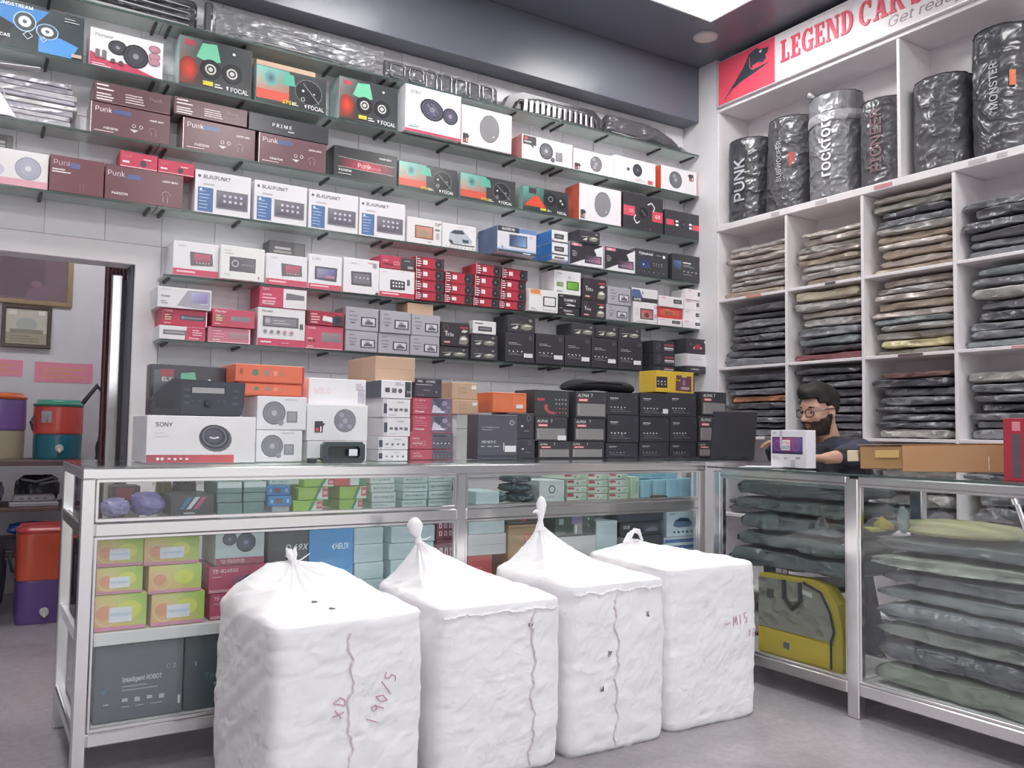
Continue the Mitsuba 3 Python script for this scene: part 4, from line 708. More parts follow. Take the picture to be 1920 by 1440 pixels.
SHELF_ROWS = [
(1,'soundstream','speaker_box',-0.101,0.364,2.7390,2.9421,4.245,0.145,'black speaker box with blue splashes and two ringed speakers, first on second shelf',''),
(1,'pioneer','speaker_box',0.390,0.703,2.7390,2.9153,4.245,0.145,'white speaker box with crimson corner, two dark speakers and three pink ovals on second shelf',''),
(1,'focala','speaker_box',0.776,1.119,2.7390,2.9859,4.245,0.145,'black box with green blur and two ring speakers, left one of its kind','black two-ring speaker boxes'),
(1,'focalb','speaker_box',1.140,1.506,2.7390,2.9270,4.245,0.145,'black teal oval speaker box under a thin brown carton on second shelf',''),
(1,'focala','speaker_box',1.575,1.912,2.7390,2.9709,4.245,0.145,'black box with green blur and two ring speakers, beside a large white speaker box','black two-ring speaker boxes'),
(1,'sonyspk','speaker_box',1.938,2.285,2.7390,3.0000,4.200,0.180,'large white speaker box with oval and round grey speakers and red bottom edge',''),
(1,'jbloval','speaker_box',2.298,2.639,2.7390,2.9701,4.220,0.160,'white speaker box with one grey oval speaker on second shelf',''),
(1,'jblcomp','speaker_box',2.728,3.104,2.7390,2.8922,4.245,0.145,'white speaker box with black tag, round speaker and crossover picture on second shelf',''),
(1,'jblround','speaker_box',3.108,3.428,2.7390,2.8791,4.245,0.145,'white box with tilted grey speaker and black tag at lower left on second shelf',''),
(1,'smallcone','speaker_box',3.430,3.788,2.7390,2.8958,4.245,0.145,'white box with small dark speaker, a dot and a red square on second shelf',''),
(1,'jblright','speaker_box',3.835,4.163,2.7390,2.9031,4.245,0.145,'white speaker box with orange side and black tag upper right, last on second shelf',''),
(2,'punk','speaker_box',0.403,0.744,2.4310,2.5745,4.245,0.145,'maroon speaker box with white edge, lying under another maroon box, leftmost on third shelf','maroon speaker boxes on third shelf'),
(2,'punktop','speaker_box',0.414,0.742,2.5760,2.6696,4.245,0.140,'shallow maroon box with rows of white text, upper box of the leftmost maroon pair',''),
(2,'punk','speaker_box',0.802,1.147,2.4310,2.5866,4.245,0.145,'maroon speaker box, second maroon speaker box from left on third shelf','maroon speaker boxes on third shelf'),
(2,'punktop','speaker_box',0.759,1.104,2.5922,2.6780,4.245,0.140,'shallow maroon box with rows of white text, above the second maroon speaker box',''),
(2,'punk','speaker_box',1.163,1.515,2.4310,2.5861,4.245,0.145,'maroon speaker box under a flat black box on third shelf','maroon speaker boxes on third shelf'),
(2,'prime','amplifier_box',1.111,1.524,2.5876,2.6770,4.245,0.145,'flat black box with wide spaced white letters on third shelf',''),
(2,'punkdark','speaker_box',1.558,1.920,2.4310,2.5967,4.245,0.150,'black speaker box with a glowing red band and thin white lines on third shelf',''),
(2,'focalb','speaker_box',1.929,2.292,2.4310,2.5837,4.245,0.140,'black teal oval speaker box right of the black box with the red band','black teal oval speaker boxes'),
(2,'focalb','speaker_box',2.314,2.688,2.4310,2.5867,4.245,0.140,'black teal oval speaker box, second of its kind on third shelf','black teal oval speaker boxes'),
(2,'focalc','speaker_box',2.739,3.075,2.4310,2.5811,4.245,0.140,'black and teal speaker box with an orange cone, left of the orange sided white box',''),
(2,'jbloval','speaker_box',3.151,3.488,2.4310,2.6616,4.235,0.150,'white speaker box with orange side and one grey oval speaker on third shelf',''),
(2,'hexblack','speaker_box',3.508,3.849,2.4310,2.6668,4.245,0.145,'black box with two white bracket shapes and red squares on third shelf',''),
(2,'barblack','speaker_box',3.868,4.194,2.4310,2.6064,4.245,0.145,'black box with two red squares and four white dots, last on third shelf',''),
(3,'greybox','accessory_box',0.038,0.110,2.2959,2.3670,4.300,0.090,'small dark grey box sitting behind the pale white speaker box at the left edge',''),
(3,'fadedspk','speaker_box',-0.025,0.248,2.1360,2.2944,4.245,0.145,'pale white and pink speaker box with a pale grey speaker, first on fourth shelf',''),
(3,'punkglare','speaker_box',0.252,0.470,2.1360,2.2982,4.245,0.145,'maroon speaker box with lines, left one of the two on fourth shelf',''),
(3,'punkglare2','speaker_box',0.475,0.813,2.1360,2.2963,4.245,0.145,'wide maroon speaker box, under two thin red boxes on fourth shelf',''),
(3,'redsmall','accessory_box',0.534,0.696,2.2978,2.3712,4.245,0.120,'thin crimson box, left one of the two lying on the wide maroon box',''),
(3,'redsmall','accessory_box',0.698,0.861,2.2978,2.3617,4.245,0.120,'thin crimson box, right one of the two lying on the wide maroon box',''),
(3,'blau','car_stereo_box',0.867,1.133,2.1360,2.3436,4.245,0.140,'white touch screen box with blue panel, first of four in a row','white touch screen boxes with a blue panel'),
(3,'blau','car_stereo_box',1.149,1.418,2.1360,2.3400,4.245,0.140,'white touch screen box with blue panel, second of four in a row','white touch screen boxes with a blue panel'),
(3,'blau','car_stereo_box',1.428,1.698,2.1360,2.3390,4.245,0.140,'white touch screen box with blue panel, third of four in a row','white touch screen boxes with a blue panel'),
(3,'blau','car_stereo_box',1.705,1.973,2.1360,2.3377,4.245,0.140,'white touch screen box with blue panel, fourth of four in a row','white touch screen boxes with a blue panel'),
(3,'orangescreen','car_stereo_box',1.985,2.197,2.1360,2.2787,4.245,0.140,'white box with an orange brown screen picture on fourth shelf',''),
(3,'carbox','car_stereo_box',2.202,2.421,2.1360,2.2754,4.245,0.140,'white box with a picture of a white car on fourth shelf',''),
(3,'bluetab','car_stereo_box',2.517,2.787,2.1360,2.2923,4.170,0.220,'deep slate blue box with a white front and tablet picture on fourth shelf',''),
(3,'blueend','car_stereo_box',2.902,3.021,2.1360,2.1666,4.170,0.210,'bright blue box with white end, lowest of the stack of three on fourth shelf','bright blue boxes with white ends'),
(3,'blueend','car_stereo_box',2.901,3.021,2.1681,2.2423,4.170,0.210,'bright blue box with white end, middle of the stack of three on fourth shelf','bright blue boxes with white ends'),
(3,'blueend','car_stereo_box',2.900,3.020,2.2438,2.3180,4.170,0.210,'bright blue box with white end, topmost of the stack of three on fourth shelf','bright blue boxes with white ends'),
(3,'xav','car_stereo_box',3.067,3.327,2.1360,2.2794,4.220,0.160,'box split diagonally black and white, under the dark box with chrome lamps','black and white diagonal boxes'),
(3,'chromecar','car_stereo_box',3.132,3.290,2.2809,2.3582,4.210,0.170,'small dark box with chrome car lamps lying on a black and white box',''),
(3,'xav','car_stereo_box',3.347,3.600,2.1360,2.2873,4.235,0.150,'box split diagonally black and white, right one of the two on fourth shelf','black and white diagonal boxes'),
(3,'blkblue','car_stereo_box',3.605,3.888,2.1360,2.3084,4.235,0.150,'black box with a blue screen picture and white title on fourth shelf',''),
(3,'blkspec','car_stereo_box',3.928,4.190,2.1360,2.3156,4.235,0.150,'black box with a blue fade and a row of white icons, last on fourth shelf',''),
(4,'sonyhu','car_stereo_box',0.775,0.984,1.8200,1.9824,4.220,0.170,'white stereo box with red bottom band and a red screen, first on fifth shelf',''),
(4,'jvc','car_stereo_box',0.986,1.198,1.8200,1.9833,4.200,0.170,'white stereo box with a wide dark grey faceplate picture on fifth shelf',''),
(4,'greybox','accessory_box',1.240,1.427,1.9777,2.0542,4.280,0.110,'grey box lying on a white stereo box on fifth shelf',''),
(4,'sonyhu','car_stereo_box',1.212,1.423,1.8200,1.9762,4.225,0.160,'white stereo box with red band and red screen, under the grey box on fifth shelf',''),
(4,'sonyhu2','car_stereo_box',1.429,1.608,1.8200,1.9985,4.225,0.160,'white stereo box with red bottom band and a violet blue screen on fifth shelf',''),
(4,'greytab','car_stereo_box',1.617,1.817,1.8200,2.0040,4.225,0.160,'white stereo box with a tilted grey tablet on fifth shelf',''),
(4,'tabicons','car_stereo_box',1.821,2.029,1.8200,1.9717,4.225,0.160,'white stereo box with a tablet of white icons and a remote on fifth shelf',''),
(4,'redblack','car_stereo_box',1.824,2.026,1.9732,2.0424,4.225,0.160,'flat red and black box lying on the white box with tablet icons on fifth shelf',''),
(4,'redstack','car_stereo_box',2.033,2.208,1.8200,1.8692,4.225,0.160,'red and black box, lowest of the first red stack on fifth shelf','red and black boxes in four stacks'),
(4,'redstack','car_stereo_box',2.032,2.207,1.8707,1.9324,4.225,0.160,'red and black box, second lowest of the first red stack on fifth shelf','red and black boxes in four stacks'),
(4,'redstack','car_stereo_box',2.032,2.207,1.9339,1.9958,4.225,0.160,'red and black box, third lowest of the first red stack on fifth shelf','red and black boxes in four stacks'),
(4,'redstack','car_stereo_box',2.031,2.207,1.9973,2.0600,4.225,0.160,'red and black box, topmost of the first red stack on fifth shelf','red and black boxes in four stacks'),
(4,'redstack','car_stereo_box',2.212,2.393,1.8200,1.8708,4.225,0.160,'red and black box, lowest of the short red stack on fifth shelf','red and black boxes in four stacks'),
(4,'redstack','car_stereo_box',2.214,2.396,1.8723,1.9341,4.225,0.160,'red and black box, middle of the short red stack on fifth shelf','red and black boxes in four stacks'),
(4,'redstack','car_stereo_box',2.218,2.396,1.9356,1.9992,4.225,0.160,'red and black box, topmost of the short red stack on fifth shelf','red and black boxes in four stacks'),
(4,'redstack','car_stereo_box',2.399,2.571,1.8200,1.8709,4.225,0.160,'red and black box, lowest of the third red stack on fifth shelf','red and black boxes in four stacks'),
(4,'redstack','car_stereo_box',2.403,2.574,1.8724,1.9342,4.225,0.160,'red and black box, second lowest of the third red stack on fifth shelf','red and black boxes in four stacks'),
(4,'redstack','car_stereo_box',2.407,2.578,1.9357,1.9991,4.225,0.160,'red and black box, third lowest of the third red stack on fifth shelf','red and black boxes in four stacks'),
(4,'redstack','car_stereo_box',2.411,2.582,2.0006,2.0648,4.225,0.160,'red and black box, topmost of the third red stack on fifth shelf','red and black boxes in four stacks'),
(4,'redstack','car_stereo_box',2.576,2.751,1.8200,1.8694,4.225,0.160,'red and black box, lowest of the fourth red stack on fifth shelf','red and black boxes in four stacks'),
(4,'redstack','car_stereo_box',2.579,2.755,1.8709,1.9322,4.225,0.160,'red and black box, second lowest of the fourth red stack on fifth shelf','red and black boxes in four stacks'),
(4,'redstack','car_stereo_box',2.584,2.758,1.9337,1.9953,4.225,0.160,'red and black box, third lowest of the fourth red stack on fifth shelf','red and black boxes in four stacks'),
(4,'redstack','car_stereo_box',2.589,2.765,1.9968,2.0595,4.225,0.160,'red and black box, topmost of the fourth red stack on fifth shelf','red and black boxes in four stacks'),
(4,'orangewhite','car_stereo_box',2.760,2.970,1.8200,1.9524,4.200,0.090,'white box with an orange corner and an empty screen outline on fifth shelf',''),
(4,'blktext','car_stereo_box',3.001,3.161,1.8200,1.8719,4.235,0.150,'black box with white car picture, lower one under the green screen box',''),
(4,'blktext','car_stereo_box',3.002,3.166,1.8734,1.9472,4.235,0.150,'black box with white lettering, directly under the box with green screens on fifth shelf',''),
(4,'greentv','car_stereo_box',2.966,3.167,1.9487,2.0938,4.235,0.150,'white box with two green screens, on top of black boxes on fifth shelf',''),
(4,'tbox','car_stereo_box',3.173,3.362,1.8200,1.9308,4.235,0.150,'black box with white T and chrome lamps, lower one of the pair on fifth shelf','black boxes with a white T'),
(4,'tbox','car_stereo_box',3.180,3.369,1.9323,2.0682,4.235,0.150,'black box with white T and chrome lamps, upper one of the pair on fifth shelf','black boxes with a white T'),
(4,'silver','car_stereo_box',3.370,3.553,1.8200,1.9191,4.235,0.150,'silver car picture box, lower one of the pair on fifth shelf','silver boxes with a framed car picture'),
(4,'silver','car_stereo_box',3.380,3.568,1.9206,2.0356,4.235,0.150,'silver car picture box, upper one of the pair on fifth shelf','silver boxes with a framed car picture'),
(4,'redcar','car_stereo_box',3.589,3.791,1.8200,1.9566,4.235,0.150,'white box with a red car screen picture on fifth shelf',''),
(4,'whiteblue','car_stereo_box',3.576,3.801,1.9581,2.0480,4.235,0.150,'white, blue and black box lying on the box with the red car screen',''),
(4,'whitemini','car_stereo_box',3.798,4.011,1.8200,1.8703,4.235,0.150,'slim white radio box, lowest one, under the slim bright red box','slim white radio boxes'),
(4,'redmini','car_stereo_box',3.800,4.016,1.8718,1.9447,4.235,0.150,'slim bright red box, between two slim white boxes on fifth shelf',''),
(4,'whitemini','car_stereo_box',3.807,4.025,1.9462,2.0179,4.235,0.150,'slim white radio box, lying on the slim red box on fifth shelf','slim white radio boxes'),
(4,'whitemini','car_stereo_box',4.021,4.216,1.8200,1.8747,4.235,0.150,'slim white radio box, lowest of the rightmost stack of four on fifth shelf','slim white radio boxes'),
(4,'whitemini','car_stereo_box',4.033,4.226,1.8762,1.9442,4.235,0.150,'slim white radio box, second lowest of the rightmost stack on fifth shelf','slim white radio boxes'),
(4,'whitemini','car_stereo_box',4.042,4.231,1.9457,2.0138,4.235,0.150,'slim white radio box, third lowest of the rightmost stack on fifth shelf','slim white radio boxes'),
(4,'whitemini','car_stereo_box',4.049,4.231,2.0153,2.0870,4.235,0.150,'slim white radio box, topmost of the rightmost stack on fifth shelf','slim white radio boxes'),
(5,'whitered','car_stereo_box',0.726,0.932,1.5125,1.5768,4.225,0.160,'white and crimson end to end box, lower left corner of lowest shelf',''),
(5,'redradio','car_stereo_box',0.733,0.941,1.5783,1.6573,4.225,0.160,'crimson radio box with white edge, between two white boxes at the left of lowest shelf',''),
(5,'whitegrad','car_stereo_box',0.711,0.953,1.6588,1.7555,4.215,0.170,'white box with a grey violet tablet, topmost at the left of lowest shelf',''),
(5,'pinkradio','car_stereo_box',0.946,1.149,1.5125,1.5875,4.225,0.160,'pale rose pink radio box with white edge, lower one of its pair on lowest shelf',''),
(5,'redradio2','car_stereo_box',0.962,1.165,1.5890,1.6757,4.225,0.160,'rose red radio box with pale radio, upper one of its pair on lowest shelf',''),
(5,'bigradio','car_stereo_box',1.181,1.421,1.5125,1.7049,4.225,0.160,'large white radio box with crimson base and five round icons on lowest shelf',''),
(5,'redend','car_stereo_box',1.184,1.425,1.7064,1.8060,4.225,0.160,'crimson and white box lying on the large white radio box on lowest shelf',''),
(5,'redradio3','car_stereo_box',1.423,1.627,1.5125,1.6343,4.225,0.160,'rose red box with a wide pale faceplate on lowest shelf',''),
(5,'redopen','car_stereo_box',1.428,1.626,1.6358,1.7083,4.225,0.160,'opened crimson box with a white card and dark gear on lowest shelf',''),
(5,'silver','car_stereo_box',1.636,1.815,1.5125,1.6211,4.225,0.160,'silver car picture box, lower box of the first column on lowest shelf','silver boxes in two rows'),
(5,'silver','car_stereo_box',1.635,1.819,1.6226,1.7449,4.225,0.160,'silver car picture box, upper box of the first column on lowest shelf','silver boxes in two rows'),
(5,'silver','car_stereo_box',1.822,2.004,1.5125,1.6212,4.225,0.160,'silver car picture box, lower box of the second column on lowest shelf','silver boxes in two rows'),
(5,'silver','car_stereo_box',1.827,2.008,1.6227,1.7438,4.225,0.160,'silver car picture box, upper box of the second column on lowest shelf','silver boxes in two rows'),
(5,'silver','car_stereo_box',2.007,2.184,1.5125,1.6204,4.225,0.160,'silver car picture box, lower box of the third column on lowest shelf','silver boxes in two rows'),
(5,'silver','car_stereo_box',2.014,2.188,1.6219,1.7398,4.225,0.160,'silver car picture box, upper box of the third column on lowest shelf','silver boxes in two rows'),
(5,'browncarton','brown_carton',1.995,2.151,1.7413,1.8014,4.240,0.140,'small brown carton on top of the silver boxes, tucked under fifth shelf',''),
(5,'chromecar','car_stereo_box',2.190,2.375,1.5125,1.5763,4.225,0.160,'chrome lamp box, under the black box with a white T on lowest shelf','black chrome lamp boxes on lowest shelf'),
(5,'tbox','car_stereo_box',2.194,2.375,1.5778,1.7106,4.225,0.160,'black box with a white T and chrome lamps, beside the silver boxes on lowest shelf',''),
(5,'chromecar','car_stereo_box',2.385,2.562,1.5125,1.5832,4.225,0.160,'chrome lamp box, lowest under the small white box on lowest shelf','black chrome lamp boxes on lowest shelf'),
(5,'chromecar','car_stereo_box',2.389,2.564,1.5847,1.6594,4.225,0.160,'chrome lamp box, middle one under the small white box on lowest shelf','black chrome lamp boxes on lowest shelf'),
(5,'whitesmall','car_stereo_box',2.397,2.551,1.6609,1.7357,4.220,0.160,'small white box with a black radio picture, on the chrome lamp boxes',''),
(5,'blkicons','car_stereo_box',2.615,2.817,1.5125,1.6860,4.220,0.165,'tall black icon box with sticker, first of the five in a row on lowest shelf','tall black boxes with icons and sticker'),
(5,'blkicons','car_stereo_box',2.826,3.032,1.5125,1.6929,4.220,0.165,'tall black icon box with sticker, second of the five in a row on lowest shelf','tall black boxes with icons and sticker'),
(5,'blkicons','car_stereo_box',3.040,3.237,1.5125,1.6974,4.220,0.165,'tall black icon box with sticker, third of the five in a row on lowest shelf','tall black boxes with icons and sticker'),
(5,'blkicons','car_stereo_box',3.245,3.447,1.5125,1.6979,4.220,0.165,'tall black icon box with sticker, fourth of the five in a row on lowest shelf','tall black boxes with icons and sticker'),
(5,'blkicons','car_stereo_box',3.454,3.654,1.5125,1.7037,4.220,0.165,'tall black icon box with sticker, fifth of the five in a row on lowest shelf','tall black boxes with icons and sticker'),
(5,'chromecar','car_stereo_box',2.628,2.821,1.6875,1.7866,4.225,0.160,'chrome lamp box, lying on the first tall black box','black chrome lamp boxes on lowest shelf'),
(5,'chromecar','car_stereo_box',3.092,3.272,1.6989,1.7770,4.225,0.160,'chrome lamp box, first of three lying on the tall black boxes','black chrome lamp boxes on lowest shelf'),
(5,'chromecar','car_stereo_box',3.279,3.460,1.7021,1.7787,4.225,0.160,'chrome lamp box, second of three lying on the tall black boxes','black chrome lamp boxes on lowest shelf'),
(5,'chromecar','car_stereo_box',3.467,3.650,1.7052,1.7817,4.225,0.160,'chrome lamp box, third of three lying on the tall black boxes','black chrome lamp boxes on lowest shelf'),
(5,'tend','car_stereo_box',3.732,3.913,1.5125,1.5480,4.200,0.180,'striped black box end, lowest of the narrow stack right of the tall black boxes','black box ends with red and white stripes'),
(5,'tend','car_stereo_box',3.734,3.917,1.5495,1.6297,4.200,0.180,'striped black box end, middle of the narrow stack right of the tall black boxes','black box ends with red and white stripes'),
(5,'tend','car_stereo_box',3.736,3.919,1.6312,1.7132,4.200,0.180,'striped black box end, topmost of the narrow stack right of the tall black boxes','black box ends with red and white stripes'),
(5,'blkplain','car_stereo_box',4.004,4.184,1.5125,1.5579,4.180,0.200,'black box with a thin white title, lowest at the right end of lowest shelf',''),
(5,'whitestripe','car_stereo_box',4.006,4.191,1.5594,1.6433,4.180,0.200,'white box with red stripe between two black boxes, right end of lowest shelf',''),
(5,'redcarblk','car_stereo_box',4.008,4.199,1.6448,1.7448,4.180,0.200,'black box with a red car picture, topmost at the right end of lowest shelf',''),
]
for s, st, name, x0, x1, z0, z1, y, dep, label, group in SHELF_ROWS:
    yj = ((int(x0 * 1000) * 7919) % 9 - 4) * .0012
    carton(st, name, x0, x1, z0, z1, y + yj, min(dep, YW - .012 - y - yj), label, group or None)
COUNTER_ROWS = [
(6,'sonysub','subwoofer_box',0.505,0.870,0.9790,1.1420,3.100,0.290,'long white box with tilted oval subwoofer and red base stripe on the left counter',''),
(6,'focalstrip','speaker_box',0.543,0.807,1.1435,1.3291,3.300,0.080,'black box with a green cloud behind the car radio fascia',''),
(6,'jblcomp2','speaker_box',0.891,1.064,0.9790,1.0967,3.160,0.220,'lower white box with a scalloped grey speaker, beside the long subwoofer box',''),
(6,'jblcomp2','speaker_box',0.890,1.075,1.0982,1.2219,3.160,0.220,'upper white box with a grey speaker and crossover, under the two orange boxes',''),
(6,'orangebox','speaker_box',0.818,1.067,1.2234,1.2695,3.170,0.200,'lower of two flat orange boxes with printed icons on the white speaker boxes',''),
(6,'orangebox','speaker_box',0.809,1.067,1.2710,1.3373,3.170,0.200,'upper of two flat orange boxes with printed icons on the white speaker boxes',''),
(6,'jblplain','speaker_box',1.082,1.322,0.9790,1.0570,3.160,0.220,'plain white box half behind the black dash frame on the left counter',''),
(6,'jblbig','speaker_box',1.079,1.324,1.0585,1.1981,3.160,0.220,'white box with big tilted grey speaker and black tag on the left counter',''),
(6,'whitebar','speaker_box',1.096,1.330,1.1996,1.3000,3.200,0.200,'white box with pink lettering and barcode edge, above the big grey speaker',''),
(6,'iconbox','car_camera_box',1.379,1.508,0.9790,1.0227,3.180,0.200,'white box with small icons, lowest of the leaning stack of five on the left counter',''),
(6,'iconbox','car_camera_box',1.379,1.509,1.0242,1.0767,3.180,0.200,'white box with small icons, second lowest of the leaning stack on the left counter',''),
(6,'iconbox','car_camera_box',1.402,1.520,1.0782,1.1526,3.180,0.200,'white box with small icons, third lowest of the leaning stack on the left counter',''),
(6,'iconbox','car_camera_box',1.398,1.518,1.1541,1.2294,3.180,0.200,'white box with small icons, fourth lowest of the leaning stack on the left counter',''),
(6,'iconbox2','car_camera_box',1.386,1.521,1.2309,1.3038,3.180,0.200,'white box with three picture squares and black end, topmost of the leaning stack',''),
(6,'browncarton','brown_carton',1.393,1.573,1.3053,1.4062,3.260,0.300,'large plain brown carton on top of the white icon boxes',''),
(6,'redgrey','speaker_box',1.580,1.786,0.9790,1.0222,3.300,0.200,'crimson and dark grey flat box, lowest of the crimson stack on the counter',''),
(6,'redgrey','speaker_box',1.577,1.785,1.0237,1.0952,3.300,0.200,'crimson and dark grey flat box, second lowest of the crimson stack on the counter',''),
(6,'pioneerred','speaker_box',1.587,1.776,1.0967,1.1698,3.300,0.200,'crimson box with violet speaker picture, lower one of the pair left of the brown cartons',''),
(6,'pioneerred','speaker_box',1.588,1.774,1.1713,1.2445,3.300,0.200,'crimson box with violet speaker picture, upper one of the pair left of the brown cartons',''),
(6,'blktop','car_stereo_box',1.593,1.722,1.2460,1.3253,3.300,0.200,'black box with white lettering on its top, lying on the crimson boxes',''),
(6,'browntag','brown_carton',1.852,1.987,1.1806,1.2465,3.440,0.140,'small brown carton with a white tag, lower one of the pair beside the orange carton','small brown cartons with white tags'),
(6,'browntag','brown_carton',1.851,1.985,1.2480,1.3266,3.440,0.140,'small brown carton with a white tag, upper one of the pair beside the orange carton','small brown cartons with white tags'),
(6,'plainwhite','accessory_box',1.868,1.890,0.9790,1.1791,3.460,0.120,'narrow stack of white boxes seen between the crimson boxes and the tall grey box',''),
(6,'bigblk','amplifier_box',1.892,2.097,0.9790,1.1790,3.270,0.100,'large charcoal box with white icons, emblem and a white sticker on the left counter',''),
(6,'orangecarton','orange_carton',2.052,2.241,1.1935,1.2872,3.420,0.160,'bright orange carton with a white tag behind the large charcoal box',''),
(6,'blkside','car_stereo_box',2.128,2.276,0.9790,1.0689,3.400,0.150,'black box with round emblem, lower one right of the large charcoal box',''),
(6,'blkside','car_stereo_box',2.126,2.273,1.0704,1.1920,3.400,0.150,'black box with round emblem, upper one right of the large charcoal box',''),
(6,'alpha','car_stereo_box',2.296,2.489,0.9790,1.0600,3.400,0.200,'red tagged silver panel box, bottom row, left one, beside the round emblem boxes','black boxes with a red tag and silver panel'),
(6,'alpha','car_stereo_box',2.279,2.467,1.0615,1.1754,3.400,0.200,'red tagged silver panel box with a white price sticker, under the red arc box',''),
(6,'redarc','car_stereo_box',2.286,2.490,1.1769,1.3087,3.420,0.180,'black box with a red arc and rows of grey icons on the left counter',''),
(6,'alpha','car_stereo_box',2.494,2.699,0.9790,1.0613,3.400,0.200,'red tagged silver panel box, right box of the bottom row under two alike','black boxes with a red tag and silver panel'),
(6,'alpha','car_stereo_box',2.511,2.705,1.0628,1.1764,3.400,0.200,'red tagged silver panel box, middle of the column of three alike','black boxes with a red tag and silver panel'),
(6,'alpha','car_stereo_box',2.517,2.711,1.1779,1.3091,3.400,0.200,'red tagged silver panel box, top of the column of three, under the black bag','black boxes with a red tag and silver panel'),
(6,'blk9','car_stereo_box',2.749,2.962,0.9790,1.0554,3.450,0.180,'black box with a thin white title, bottom of the first column left of the laptop','black boxes stacked three by three'),
(6,'blk9','car_stereo_box',2.755,2.965,1.0569,1.1969,3.450,0.180,'black box with white square icons, middle of the first column left of the laptop','black boxes stacked three by three'),
(6,'blk9','car_stereo_box',2.757,2.967,1.1984,1.3144,3.450,0.180,'black box with small icons, top of the first column, under the black bag','black boxes stacked three by three'),
(6,'blk9','car_stereo_box',2.973,3.178,0.9790,1.0594,3.450,0.180,'black box with a thin white title, bottom of the second column left of the laptop','black boxes stacked three by three'),
(6,'blk9','car_stereo_box',2.976,3.181,1.0609,1.1936,3.450,0.180,'black box with small icons, middle of the second column left of the laptop','black boxes stacked three by three'),
(6,'blk9','car_stereo_box',2.975,3.181,1.1951,1.3197,3.450,0.180,'black box with small icons and white price tag, top of the second column','black boxes stacked three by three'),
(6,'blk9','car_stereo_box',3.186,3.377,0.9790,1.0607,3.450,0.180,'black box with a thin white title, bottom of the third column left of the laptop','black boxes stacked three by three'),
(6,'blk9','car_stereo_box',3.185,3.381,1.0622,1.1982,3.450,0.180,'black box with grey square icons, middle of the third column left of the laptop','black boxes stacked three by three'),
(6,'blk9','car_stereo_box',3.184,3.381,1.1997,1.3274,3.450,0.180,'black box with small icons, top of the third column, under the yellow box','black boxes stacked three by three'),
(6,'yellow','car_stereo_box',3.107,3.384,1.3289,1.4456,3.470,0.140,'yellow box with dark screens and purple pictures on the black boxes',''),
(6,'alpha','car_stereo_box',3.397,3.603,0.9790,1.0620,3.450,0.150,'red tagged silver panel box, lowest behind the laptop','black boxes behind the laptop'),
(6,'alpha','car_stereo_box',3.405,3.607,1.0635,1.2089,3.450,0.150,'red tagged silver panel box, second one mostly hidden by the laptop','black boxes behind the laptop'),
(6,'alpha','car_stereo_box',3.421,3.612,1.2104,1.3420,3.450,0.150,'red tagged silver panel box, standing above the laptop screen',''),
(7,'redgear','accessory_box',0.434,0.524,0.8040,0.8920,3.300,0.120,'dark red gift box behind the purple bags in upper left showcase',''),
(7,'striped','accessory_box',0.581,0.723,0.8040,0.8730,3.060,0.200,'black box with blue, white and pink stripes in upper left showcase',''),
(7,'teal','led_lamp_box',0.736,0.820,0.8040,0.8414,3.060,0.200,'teal grey box, lowest of the first teal column in upper left showcase','teal grey lamp boxes'),
(7,'teal','led_lamp_box',0.734,0.819,0.8429,0.8744,3.060,0.200,'teal grey box, middle of the first teal column in upper left showcase','teal grey lamp boxes'),
(7,'tealtop','led_lamp_box',0.733,0.818,0.8759,0.9147,3.060,0.200,'teal grey box with a white upper half, topmost of the first teal column',''),
(7,'teal','led_lamp_box',0.825,0.899,0.8040,0.8423,3.060,0.200,'teal grey box, lowest of the second teal column in upper left showcase','teal grey lamp boxes'),
(7,'teal','led_lamp_box',0.824,0.902,0.8438,0.8758,3.060,0.200,'teal grey box, middle of the second teal column in upper left showcase','teal grey lamp boxes'),
(7,'tealtop','led_lamp_box',0.823,0.902,0.8773,0.9149,3.060,0.200,'teal grey box with a white upper half, topmost of the second teal column',''),
(7,'plainwhite','led_lamp_box',0.926,0.990,0.8040,0.8258,3.060,0.160,'low white box under the blue boxes in upper left showcase',''),
(7,'bluesm','led_lamp_box',0.904,0.989,0.8273,0.8622,3.040,0.180,'bright blue box with dark marks, lower one in upper left showcase',''),
(7,'bluesm','led_lamp_box',0.904,0.989,0.8637,0.8983,3.060,0.180,'bright blue box, upper one in upper left showcase',''),
(7,'textwhite','led_lamp_box',0.918,1.027,0.8998,0.9216,3.080,0.180,'white box with faint lettering on the blue boxes in upper left showcase',''),
(7,'greenred','led_lamp_box',0.997,1.107,0.8040,0.8422,3.040,0.180,'green, white and red lamp box, lowest of the first green column','green white and red lamp boxes'),
(7,'greenred','led_lamp_box',1.019,1.132,0.8437,0.8888,3.050,0.180,'green, white and red lamp box, middle of the first green column','green white and red lamp boxes'),
(7,'greenred','led_lamp_box',1.041,1.155,0.8903,0.9225,3.060,0.180,'green, white and red lamp box, topmost of the first green column','green white and red lamp boxes'),
(7,'greenred','led_lamp_box',1.178,1.271,0.8040,0.8411,3.060,0.180,'green, white and red lamp box, lowest of the second green column','green white and red lamp boxes'),
(7,'greenred','led_lamp_box',1.177,1.285,0.8426,0.8906,3.060,0.180,'green, white and red lamp box, middle of the second green column','green white and red lamp boxes'),
(7,'redgreen','led_lamp_box',1.157,1.286,0.8921,0.9226,3.060,0.180,'red, white and green lamp box, topmost of the second green column',''),
(7,'textwhite','led_lamp_box',1.308,1.408,0.8040,0.8251,3.060,0.180,'white box with black lettering, bottom box of the first lettered column','white boxes with black lettering'),
(7,'textwhite','led_lamp_box',1.307,1.407,0.8266,0.8635,3.060,0.180,'white box with black lettering, second lowest of the first lettered column','white boxes with black lettering'),
(7,'textwhite','led_lamp_box',1.304,1.402,0.8650,0.8959,3.060,0.180,'white box with black lettering, third lowest of the first lettered column','white boxes with black lettering'),
